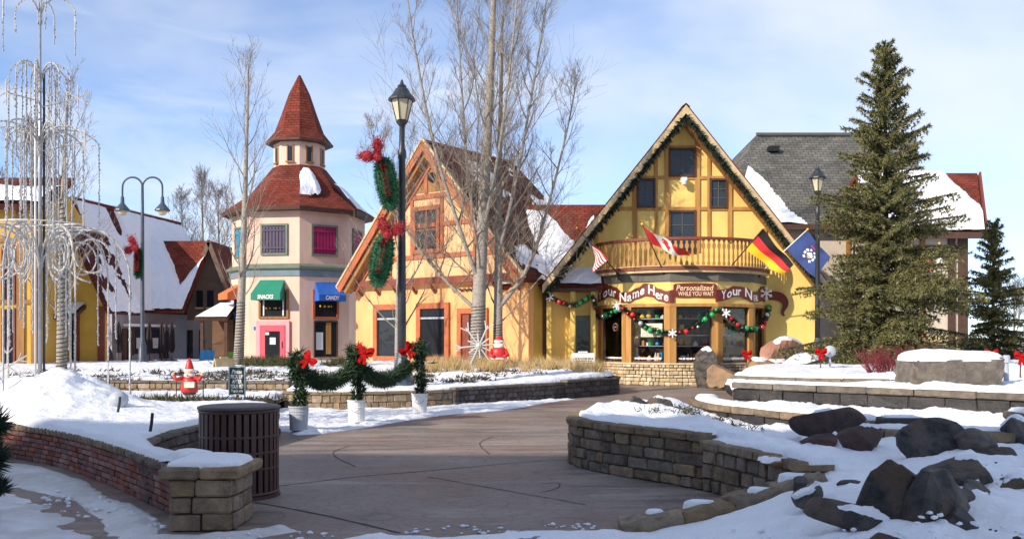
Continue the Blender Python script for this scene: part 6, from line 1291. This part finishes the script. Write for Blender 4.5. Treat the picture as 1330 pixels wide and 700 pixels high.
# ------------------------------------------------------------------ flags
def flag(label, base, tip, hoist_f, hoist_len, fly, mats, colf, emblem=None, wave=.07, seed=1, nu=26, nv=18):
    base = Vector(base); tip = Vector(tip); r = thing('flag', label, 'flag', base, 'flags on the balcony'); b = MB(); b.tube([base, tip], .022, 8); b.build('pole', 'white_paint' if emblem else 'timber_dark', r, smooth=True); b = MB(); b.ball(tip, .045, 8); b.build('finial', 'flag_gold', r); b = MB(); b.tube([base-Vector((0,-.12,.12)), base+(tip-base)*.06], .05, 6); b.build('bracket', 'black_metal', r)
    ax = (tip-base).normalized(); h0 = base+(tip-base)*hoist_f; h1 = h0-ax*hoist_len; f0 = Vector(fly[0]); f1 = Vector(fly[1]); b = MB(); nrm = (f0-h0).cross(h1-h0).normalized(); vs = []
    for i in range(nu+1):
        u = i/nu
        for j in range(nv+1):
            v = j/nv; p = (h0*(1-v)+h1*v)*(1-u)+(f0*(1-v)+f1*v)*u; p = p+nrm*wave*u**.5*math.sin(u*9+v*3+seed)+Vector((0,0,-.06*math.sin(u*math.pi))); vs.append(p)
    for i in range(nu):
        for j in range(nv): b.mi = colf((i+.5)/nu, (j+.5)/nv); a = i*(nv+1)+j; 
        # faces added below with their colours
    fs = []; mi = []
    for i in range(nu):
        for j in range(nv): a = i*(nv+1)+j; fs.append((a, a+nv+1, a+nv+2, a+1)); mi.append(colf((i+.5)/nu, (j+.5)/nv))
    b.add(vs, fs); b.m = mi; cl = b.build('cloth', mats, r, smooth=True); return r
flag('German flag of black, red and gold at the right of the balcony', P(940,357,31.75), P(992,296,30.3), .985, .95, (P(1031,343,30.5), P(1017,357,30.6)), ['flag_black','flag_red','flag_gold'], lambda u, v: min(2, int(v*3)))
def leaf(u, v):
    if u < .27 or u > .73: return 0
    x = abs((u-.5)/.23); y = (v-.5)/.42
    k = (abs(y) < .75 and x < .62*(1-abs(y+.15)) and not (x > .25 and -.35 < y < -.2)) or (x < .06 and -.2 < y < .85)
    return 0 if k else 1
flag('Canadian maple leaf flag blowing over the balcony rail', P(864,358,31.6), P(834,291,30.4), .975, .78, (P(886,321,30.1), P(896,335,30.3)), ['flag_red','flag_white'], leaf, wave=.09, seed=3, nu=44, nv=28)
def usa(u, v):
    if u < .4 and v < .54: return 2 if (int(u*30) % 3 or int(v*26) % 3) else 1
    return 0 if int(v*13) % 2 == 0 else 1
flag('American stars and stripes flag drooping at the left of the balcony', P(805,358,32.3), P(749,296,31.2), .9, .95, (P(791,336,31.2), P(768,355,31.3)), ['flag_red','flag_white','flag_blue'], usa, wave=.05, seed=2, nu=36, nv=39)
def blue(u, v):
    du, dv = (u-.5)*1.4, v-.52
    rr = math.hypot(du, dv)
    if .17 < rr < .24 and abs(du) > .03: return 1 if math.sin(math.atan2(dv, du)*9) > -.4 else 0
    if rr < .11: return 2 if dv > 0 else 1
    if abs(du) < .2 and -.33 < dv < -.27: return 3
    return 0
flag('dark blue flag with pale round emblem by the lamp post', P(985,357,32.7), P(1049,298,31.6), .99, .95, (P(1079,334,31.3), P(1059,361,31.3)), ['flag_blue','flag_white','flag_tan','flag_red'], blue, emblem=True, wave=.05, nu=36, nv=30)
flag('red, white and black flag half hidden by the tall spruce', P(1185,352,37), P(1220,316,35.5), .9, .8, (P(1236,332,35.4), P(1208,352,35.6)), ['flag_black','flag_white','flag_red'], lambda u, v: min(2, int(v*3)), wave=.04)
# ------------------------------------------------------------------ ornament swag along the bay
sw = thing('ornament_garland', 'dark garland with red, green and silver ornaments swagged across the bay', 'garland', (SX, SY-2.3, 2.1))
path = [('w',712,384),('w',730,394),('w',746,397),('w',760,390),('w',770,382),('w',773,396),('b',779,409),('b',786,413),('b',797,406),('b',808,398),('b',817,404),('b',828,416),('b',842,426),('b',858,431),('b',874,433),('b',888,431),('b',903,424),('b',916,413),('b',927,402),('b',938,405),('b',948,416),('b',960,426),('b',972,429),('b',984,425),('b',990,412),('b',994,398)]
pts = []
for k, px, py in path:
    if k == 'w': p = P(px, py, 33.05)
    else: s = px_s(px); p = on_bay(s, zpx(py, s), .14)
    pts.append(p)
q, t = resample(smooth_line(pts,1), .03); V, T_ = needles(q, t, 16, .12, .03, 1.2, .1, 5, .02); np_mesh('greenery', V, T_, 'garland_dark', sw)
g = random.Random(6)
for k in range(0, len(q), 7):
    f = k/len(q); m_ = ('ball_red','ball_red','ball_silver','ball_green','ball_green','ball_silver')[int(f*34) % 6]; b = MB(); b.ball(Vector(q[k])+Vector((g.uniform(-.05,.05),-.05,g.uniform(-.07,.03))), g.choice((.045,.06,.1)), 8); b.build('ornament', m_, sw, smooth=True)
def flake(b, c, r, nrm=(0,-1,0), arms=6, th=.02, side=True, ax=(1,0,0)):
    c = Vector(c); ax = Vector(ax); up = Vector(nrm).cross(ax).normalized()
    for k in range(arms):
        a = math.pi/2+2*math.pi*k/arms; d = ax*math.cos(a)+up*math.sin(a); b.tube([c, c+d*r], [th, th*.7], 5)
        if side:
            for s in (-1, 1): a2 = a+s*.7; d2_ = ax*math.cos(a2)+up*math.sin(a2); b.tube([c+d*r*.55, c+d*r*.55+d2_*r*.36], [th*.8, th*.6], 4)
for px, py in ((808,397),(872,433),(937,407),(714,386)):
    if px == 714: p = P(px,py,32.95)
    else: s = px_s(px); p = on_bay(s, zpx(py,s), .24)
    b = MB(); flake(b, p, .15, side=False, th=.035); b.build('snowflake', 'sign_white', sw)
s = px_s(988); b = MB(); flake(b, on_bay(s, zpx(381,s), .2), .24, th=.03); b.build('snowflake', 'sign_white', sw)
# red bows on stakes by the boulders and along the right
for px, py, d, lab in ((970,459,28.5,'red bow standing by the post of the bay'),(997,459,28.8,'red bow right of the bay corner'),(1066,457,24.0,'red bow beside the white lump in the spruce skirt'),(1287,459,21.0,'red bow right of the square boulder'),(1326,462,20.5,'red bow at the right picture edge'),(1262,461,23,'small orange-red bow low in the spruce')):
    c = P(px,py,d); r = thing('bow_stake', lab, 'bow', Vector((c.x,c.y,.7)), 'red bows on stakes'); b = MB(); ribbon_bow(b, c, .27, (1,0,0), (0,0,1), (0,-1,0)); b.build('bow', 'red_cloth', r); b = MB(); b.tube([Vector((c.x,c.y+.03,.65)), c], .015, 5); b.build('stake', 'timber_dark', r)
b = MB(); c = P(1078,456,24.2); b.ball(c, .17, 12, (1,.6,.9)); b.tube([Vector((c.x,c.y,.75)), c], .03, 6); tag(b.build('covered_lamp', 'gray_plastic', loc=c, smooth=True), 'pale wrapped spotlight beside the red bow under the spruce', 'spotlight')
c = P(1307,498,18.5); r = thing('path_light', 'short gray bollard light right of the square boulder', 'bollard', c); b = MB(); b.lathe([(.13,0),(.13,.03),(.05,.06),(.04,.4),(.05,.42)], c, 12); b.build('post', 'gray_plastic', r); b = MB(); b.lathe([(.07,.42),(.07,.55),(.05,.57)], c, 12); b.build('head', 'gray_plastic', r)
# white wrapped thing on the left bank
b = MB(); c = P(154,519,13.3); b.ball(c, .13, 12, (1.1,1,1)); tag(b.build('plastic_bag', 'gray_plastic', loc=c, smooth=True), 'translucent white bag lying on the left snow bank', 'bag')
# ------------------------------------------------------------------ tall light display at left
dd = 15.0; bx = PX(52,dd); r = thing('light_display', 'tall fountain-shaped display of white light strings on a silver pole', 'light display', (bx, dd, .7))
def Z(py): return PZ(py, dd)
mpx = dd/F
b = MB(); b.tube([(bx,dd,.5),(bx,dd,Z(250)),(bx,dd,Z(-30))], [.035,.03,.016], 8); b.build('pole', 'silver_pole', r, smooth=True)
b = MB(); b.tube([(bx-.06,dd-.03,.5),(bx-.06,dd-.03,Z(90))], .018, 6); b.build('pole_stay', 'white_paint', r, smooth=True)
b = MB(); b.tube([(bx+.05,dd+.03,.5),(bx+.05,dd+.03,Z(95))], .02, 6); b.build('pole_stay', 'black_metal', r, smooth=True)
g = random.Random(3)
def strand(pts, name='light_strand', rr=.0085, bul=.055):
    b = MB(); b.tube(pts, rr, 4); o = b.build(name, 'light_string', r); q, t = resample([tuple(p) for p in pts], bul); bb = MB()
    for k, p in enumerate(q):
        v = Vector(p)+Vector((g.uniform(-.012,.012), g.uniform(-.012,.012), 0)); bb.lathe([(.004,-.022),(.014,-.01),(.011,.012),(.003,.02)], v, 4)
    tag(bb.build('bulbs', 'light_string' if name != 'dark_strand' else 'bulb', o), kind='stuff')
def tier(n, y0, rad, ydrop, a0, rise=18, inner=.03, jig=1):
    for k in range(n):
        a = a0+2*math.pi*k/n+g.uniform(-.1,.1); rr = rad*mpx*g.uniform(.85,1.08); dx, dy = math.cos(a), math.sin(a); pts = [Vector((bx+dx*inner, dd+dy*inner, Z(y0+35)))]
        for s in np.linspace(.1, 1, 9): th = s*math.pi; x = rr*(1-math.cos(th))/2; pts.append(Vector((bx+dx*x, dd+dy*x, Z(y0+rise*0)+ (35*mpx)*(math.sin(th)-1)*(1 if s < .5 else .55)+0)))
        pts.append(Vector((bx+dx*rr, dd+dy*rr, Z(y0+40)))); strand(pts, 'arm', .011, .06)
        yd_ = ydrop+g.uniform(-25,25); top = pts[-1]; strand([top, Vector((top.x, top.y, Z(yd_)))], 'dark_strand' if k % 2 else 'light_strand')
        if jig: m_ = pts[5]; strand([m_, Vector((m_.x, m_.y, Z(ydrop-20+g.uniform(-20,10))))], 'dark_strand' if k % 3 else 'light_strand')
tier(9, 84, 38, 190, .2); tier(9, 165, 72, 300, .5); tier(5, -4, 42, 60, .3, jig=0); tier(8, 168, 40, 330, .1)
# big lower arches reaching to the ground, with curls
for k in range(8):
    a = 2*math.pi*k/8+.12; rr = (112 if k % 2 == 0 else 92)*mpx; dx, dy = math.cos(a), math.sin(a); pts = [Vector((bx+dx*.04, dd+dy*.04, Z(345)))]
    for s in np.linspace(.05, 1, 12): th = s*math.pi; x = rr*(1-math.cos(th))/2; pts.append(Vector((bx+dx*x, dd+dy*x, Z(360)+math.sin(th)*65*mpx)))
    zg = .62; pts.append(Vector((bx+dx*rr, dd+dy*rr, zg))); strand(pts, 'arch', .015, .06)
    cr = 22*mpx; cc = Vector((bx+dx*rr*.58, dd+dy*rr*.58, Z(332))); strand([cc+Vector((dx*math.cos(t_)*cr, dy*math.cos(t_)*cr, math.sin(t_)*cr)) for t_ in np.linspace(0, 2*math.pi, 18)], 'curl', .012, .05)
    cr = 34*mpx; strand([cc+Vector((dx*math.cos(t_)*cr, dy*math.cos(t_)*cr, math.sin(t_)*cr)) for t_ in np.linspace(-.6, 4.6, 18)], 'curl', .012, .05)
    m_ = pts[4]; strand([m_, Vector((m_.x, m_.y, Z(400+g.uniform(0,50))))]); m_ = pts[9]; strand([m_, Vector((m_.x, m_.y, Z(420+g.uniform(0,40))))], 'dark_strand')
for k in range(8):
    a = 2*math.pi*k/8+.5; b = MB(); b.tube([(bx,dd,Z(293)), (bx+math.cos(a)*.75, dd+math.sin(a)*.75, Z(293))], .012, 5); b.build('spoke', 'white_paint', r)
b = MB(); b.tube([(bx+math.cos(k*.3927)*.75, dd+math.sin(k*.3927)*.75, Z(293)) for k in range(16)], .012, 5, True); b.build('hoop', 'white_paint', r)
for px, py, rr in ((8,120,17),(101,128,17),(110,185,17)):
    b = MB(); flake(b, P(px,py,dd-.4), rr*mpx, th=.011); b.build('star', 'light_string', r)
    b = MB(); b.tube([(bx,dd,Z(py+12)), P(px,py,dd-.4)], .01, 5); b.build('star_arm', 'silver_pole', r)
c = P(10,476,17); fs_ = thing('light_snowflake', 'white wire snowflake light at the left edge', 'light display', (c.x,c.y,.4)); b = MB(); flake(b, c, .42, th=.018); b.build('flake', 'light_string', fs_); b = MB(); b.tube([(c.x,c.y+.03,.4), (c.x,c.y+.03,c.z)], .015, 5); b.build('stake', 'white_paint', fs_)
# snowflake against the double tree
c = P(622,449,28.3); sf = thing('light_snowflake', 'large white lighted snowflake leaning on the double tree', 'light display', (c.x,c.y,.6)); b = MB()
for k in range(12):
    a = k*math.pi/6+.1; L_ = .9 if k % 2 == 0 else .5; d_ = Vector((math.cos(a),0,math.sin(a))); b = MB(); b.tube([c, c+d_*L_*.75], .026, 6)
    if k % 2 == 0:
        for s in (-1,1): a2 = a+s*.55; b.tube([c+d_*L_*.6, c+d_*L_*.6+Vector((math.cos(a2),0,math.sin(a2)))*.28], .022, 5)
    b.build('arm', 'light_string', sf)
b = MB(); b.ball(c, .1, 8); b.build('hub', 'light_string', sf)
b = MB(); b.tube([c+Vector((-.5,.05,-.4)), Vector((c.x-.5,c.y+.05,.55))], .02, 5); b.build('leg', 'light_string', sf); b = MB(); b.tube([c+Vector((.5,.05,-.4)), Vector((c.x+.5,c.y+.05,.55))], .02, 5); b.build('leg', 'light_string', sf)
# ------------------------------------------------------------------ figures
c = P(648,477,28.2); st = thing('santa_figure', 'red and white plastic Santa figure beside the double tree', 'figure', c); s = .9
def fig(parts, root, c, s):
    for nm, m_, prof, sy in parts: b = MB(); b.lathe([(x*s, z*s) for x, z in prof], c, 14, 0, 1, sy); b.build(nm, m_, root, smooth=True)
fig([('boots','orange_paint',[(.14,0),(.2,.04),(.22,.2),(.24,.3)],.8),('coat','plastic_red',[(.25,.28),(.27,.36),(.27,.5),(.24,.62),(.15,.7)],.8),('coat_trim','sign_white',[(.26,.26),(.285,.29),(.275,.33),(.25,.34)],.8),('beard','sign_white',[(.08,.62),(.17,.68),(.185,.76),(.15,.8)],.9),('face','skin_paint',[(.13,.76),(.15,.82),(.12,.9),(.05,.93)],.9),('hat','plastic_red',[(.16,.86),(.15,.95),(.1,1.02),(.02,1.06)],.9),('hat_trim','sign_white',[(.15,.85),(.175,.87),(.175,.9),(.15,.92)],.9)], st, c, s)
for k in (-1,1): b = MB(); b.tube([c+Vector((k*.2*s,-.03,.6*s)), c+Vector((k*.3*s,-.1,.42*s)), c+Vector((k*.16*s,-.22,.36*s))], [.075*s,.07*s,.055*s], 8); b.build('arm', 'plastic_red', st, smooth=True)
c = P(246,512,19.2); gn = thing('gnome_figure', 'red-coated gnome figure with pointed hat and open arms on the snow', 'figure', c); s = .70
fig([('boots','garland_dark',[(.16,-.02),(.2,.02),(.2,.1)],.8),('coat','plastic_red',[(.25,.06),(.26,.2),(.22,.4),(.17,.55)],.7),('face','skin_paint',[(.1,.55),(.14,.62),(.13,.7),(.08,.75)],.9),('beard','sign_white',[(.07,.46),(.16,.54),(.155,.6),(.12,.62)],.95),('hat','plastic_red',[(.145,.7),(.13,.78),(.08,.95),(.02,1.08)],.9),('hat_trim','sign_white',[(.14,.67),(.165,.69),(.165,.73),(.14,.75)],.9)], gn, c, s)
for k in (-1,1):
    b = MB(); b.tube([c+Vector((k*.17*s,-.02,.5*s)), c+Vector((k*.34*s,-.08,.44*s)), c+Vector((k*.42*s,-.1,.56*s))], [.07*s,.06*s,.05*s], 8); b.build('arm', 'plastic_red', gn, smooth=True); b = MB(); b.ball(c+Vector((k*.43*s,-.1,.6*s)), .06*s, 8); b.build('hand', 'skin_paint', gn, smooth=True)
b = MB(); b.ball(c+Vector((0,-.13,.57*s)), .025, 6); b.build('nose', 'orange_paint', gn); b = MB(); b.box(c+Vector((.06,-.16,.3*s)), (.2,.08,.12)); b.build('parcel', 'panel_cream', gn)
for k in (-1,1): b = MB(); b.tube([c+Vector((k*.4*s,.02,-.05)), c+Vector((k*.4*s,.02,.42*s))], .012, 5); b.build('support', 'black_metal', gn)
# ------------------------------------------------------------------ signs
d = 17.2; c = P(308,515,d); sg = thing('pet_sign', 'dark green notice board reading Please pick up after your pet', 'sign', (c.x,c.y,.3)); w_ = 21.5/F*d; z0, z1 = PZ(513,d), PZ(475.5,d)
b = MB(); b.box((c.x,c.y,(z0+z1)/2), (w_,.025,z1-z0)); bo = b.build('board', 'sign_green', sg)
for q, sz in (((c.x,c.y-.016,z1-.012),(w_,.01,.024)),((c.x,c.y-.016,z0+.012),(w_,.01,.024)),((c.x-w_/2+.01,c.y-.0165,(z0+z1)/2),(.02,.01,z1-z0-.05)),((c.x+w_/2-.01,c.y-.0165,(z0+z1)/2),(.02,.01,z1-z0-.05))): b = MB(); b.box(q, sz); b.build('rim', 'sign_rim', bo)
hh = z1-z0
for k, (tx, wf, bold, sh) in enumerate((('Please',.62,.01,.3),('PICK UP',.74,.02,0),('AFTER',.58,.02,0),('YOUR PET',.8,.02,0),('Thank you',.74,.008,.3))):
    b = MB(); zz = z1-.06-hh*.17*k; put_text(b, tx, c.x-w_*wf/2, c.x+w_*wf/2, zz-.075, zz, lambda X, Zz: Vector((X, c.y-.0145, Zz)), bold, sh); b.build('lettering', 'sign_white', bo)
b = MB(); b.box((c.x,c.y+.03,(.3+z1)/2), (.05,.03,z1-.3)); b.build('stake', 'timber_dark', sg)
def sandwich(px, ytop, ybot, d, w_, label, rz, marks=True, mt_='white_paint', zb=None):
    c = P(px,ybot,d); c.z = c.z if zb is None else zb; h = PZ(ytop,d)-c.z; sb = thing('sandwich_board', label, 'sign', c); sb.rotation_euler = (0,0,rz)
    for s in (-1, 1):
        b = MB(); b.box((0,s*h*.17,h/2), (w_,.03,h*1.02), 0, s*.33); pn = b.build('panel', mt_, sb, local=True)
        if s < 0 and marks:
            g = random.Random(px); m_ = MB()
            for k in range(6):
                z = h*(.25+.1*k); x = -w_*.38
                while x < w_*.36: l = g.uniform(.03,.1); m_.box((x+l/2, -h*.17+(z-h/2)*math.tan(.33)-.022, z), (l,.006,.045 if k != 1 else .08), 0, -.33); x += l+.03
            m_.build('print', 'ink', pn, local=True)
    b = MB(); b.box((0,0,h*1.03), (w_*.4,.06,.05)); b.build('handle', mt_, sb, local=True); return sb
sandwich(757,458,486,28.8,.72,'white sandwich board standing before the yellow shop door', .15, True, zb=0.45)
sandwich(291,465,487,29.0,.7,'pale sandwich board left of the wrapped tree', .9, False, 'cream_trim')
# blue garden chair and lime panel by the tower
c = P(266,484,40); ch = thing('garden_chair', 'bright blue slatted garden chair left of the tower', 'chair', c); 
for k in range(5): b = MB(); b.box(c+Vector((-.26+.13*k,.25,.62)), (.11,.03,.75), 0, -.35); b.build('back_slat', 'chair_blue', ch)
for k in range(4): b = MB(); b.box(c+Vector((0,-.3+.13*k,.34)), (.6,.11,.03)); b.build('seat_slat', 'chair_blue', ch)
for sx in (-1,1):
    b = MB(); b.box(c+Vector((sx*.36,-.05,.52)), (.13,.75,.03)); b.build('arm_rest', 'chair_blue', ch)
    for sy in (-.35,.25): b = MB(); b.box(c+Vector((sx*.33,sy,.25)), (.04,.09,.5)); b.build('leg', 'chair_blue', ch)
b = MB(); c = P(302,470,40); b.box(c, (.35,.06,.75)); b.box(c+Vector((0,-.02,.4)), (.38,.1,.06)); tag(b.build('lime_panel', 'lime', loc=c), 'lime green panel standing left of the pink tower', 'panel')
# closed patio umbrellas before the chalet
ud = 40.0
for k, (px, yt, lab) in enumerate(((154,417,'leftmost closed dark patio umbrella before the chalet'),(194,417,'closed dark umbrella between the two poster windows'),(210,418,'closed dark umbrella just right of the poster windows'),(216,419,'closed dark umbrella in the middle of the right trio'),(223,417,'rightmost closed dark patio umbrella'))):
    c = P(px,478,ud+.3*k); zt = PZ(yt,ud+.3*k); um = thing('patio_umbrella', lab, 'umbrella', (c.x,c.y,.6), 'closed patio umbrellas'); b = MB(); b.tube([(c.x,c.y,.6),(c.x,c.y,zt)], .025, 6); b.build('pole', 'timber_dark', um); b = MB(); n_ = 12; pr = [(.10,1.0),(.15,1.2),(.13,1.8),(.09,zt-.25),(.02,zt)]; vs = []
    for rr, z in pr:
        for j in range(n_): a = 2*math.pi*j/n_; q = rr*(1 if j % 2 else .68); vs.append((c.x+q*math.cos(a), c.y+q*math.sin(a), z))
    b.add(vs, [(i*n_+j, i*n_+(j+1) % n_, (i+1)*n_+(j+1) % n_, (i+1)*n_+j) for i in range(len(pr)-1) for j in range(n_)]); b.build('canopy', 'umbrella', um); b = MB(); b.lathe([(.25,.6),(.25,.66),(.05,.7)], (c.x,c.y,0), 10); b.build('base', 'black_metal', um)
# dark arched oven at the chalet's corner, and a snowy bench ledge
d = 37.0; c = P(128,472,d); ov = thing('arched_hut', 'dark arched stone oven with snow on top at the chalet corner', 'oven', (c.x,d,.6)); w_ = 28/F*d/2; zt = PZ(446,d); b = MB()
ar = [Vector((c.x+w_*math.cos(t_), d-.4, .6+(zt-.6)*math.sin(t_)**.8)) for t_ in np.linspace(0, math.pi, 15)]; b.slab(ar, .8, (0,-1,0)); b.build('shell', 'block_dark', ov)
b = MB(); ar2 = [Vector((c.x+w_*.8*math.cos(t_), d-.404, .6+(zt-.6)*.82*math.sin(t_)**.8)) for t_ in np.linspace(0, math.pi, 15)]; b.slab(ar2, .002, (0,-1,0)); b.build('opening', 'dark', ov)
b = MB(); b.tube([p+Vector((0,.38,.03)) for p in ar[4:11]], .07, 8); b.build('snow', 'roof_snow', ov, smooth=True)
d = 34; b = MB(); x0, x1 = PX(98,d), PX(152,d); ft = thing('long_bench', 'long low bench with snow on its seat before the chalet', 'bench', ((x0+x1)/2,d,.6)); b.box(((x0+x1)/2,d,PZ(473,d)), (x1-x0,.5,.07)); b.build('seat', 'wood_brown', ft)
for x in (x0+.2,(x0+x1)/2,x1-.2): b = MB(); b.box((x,d,(.6+PZ(473,d))/2), (.1,.4,max(.06,PZ(473,d)-.64))); b.build('leg', 'wood_brown', ft)
b = MB(); b.box(((x0+x1)/2,d,PZ(473,d)+.07), (x1-x0-.04,.46,.07)); b.build('snow', 'roof_snow', ft)
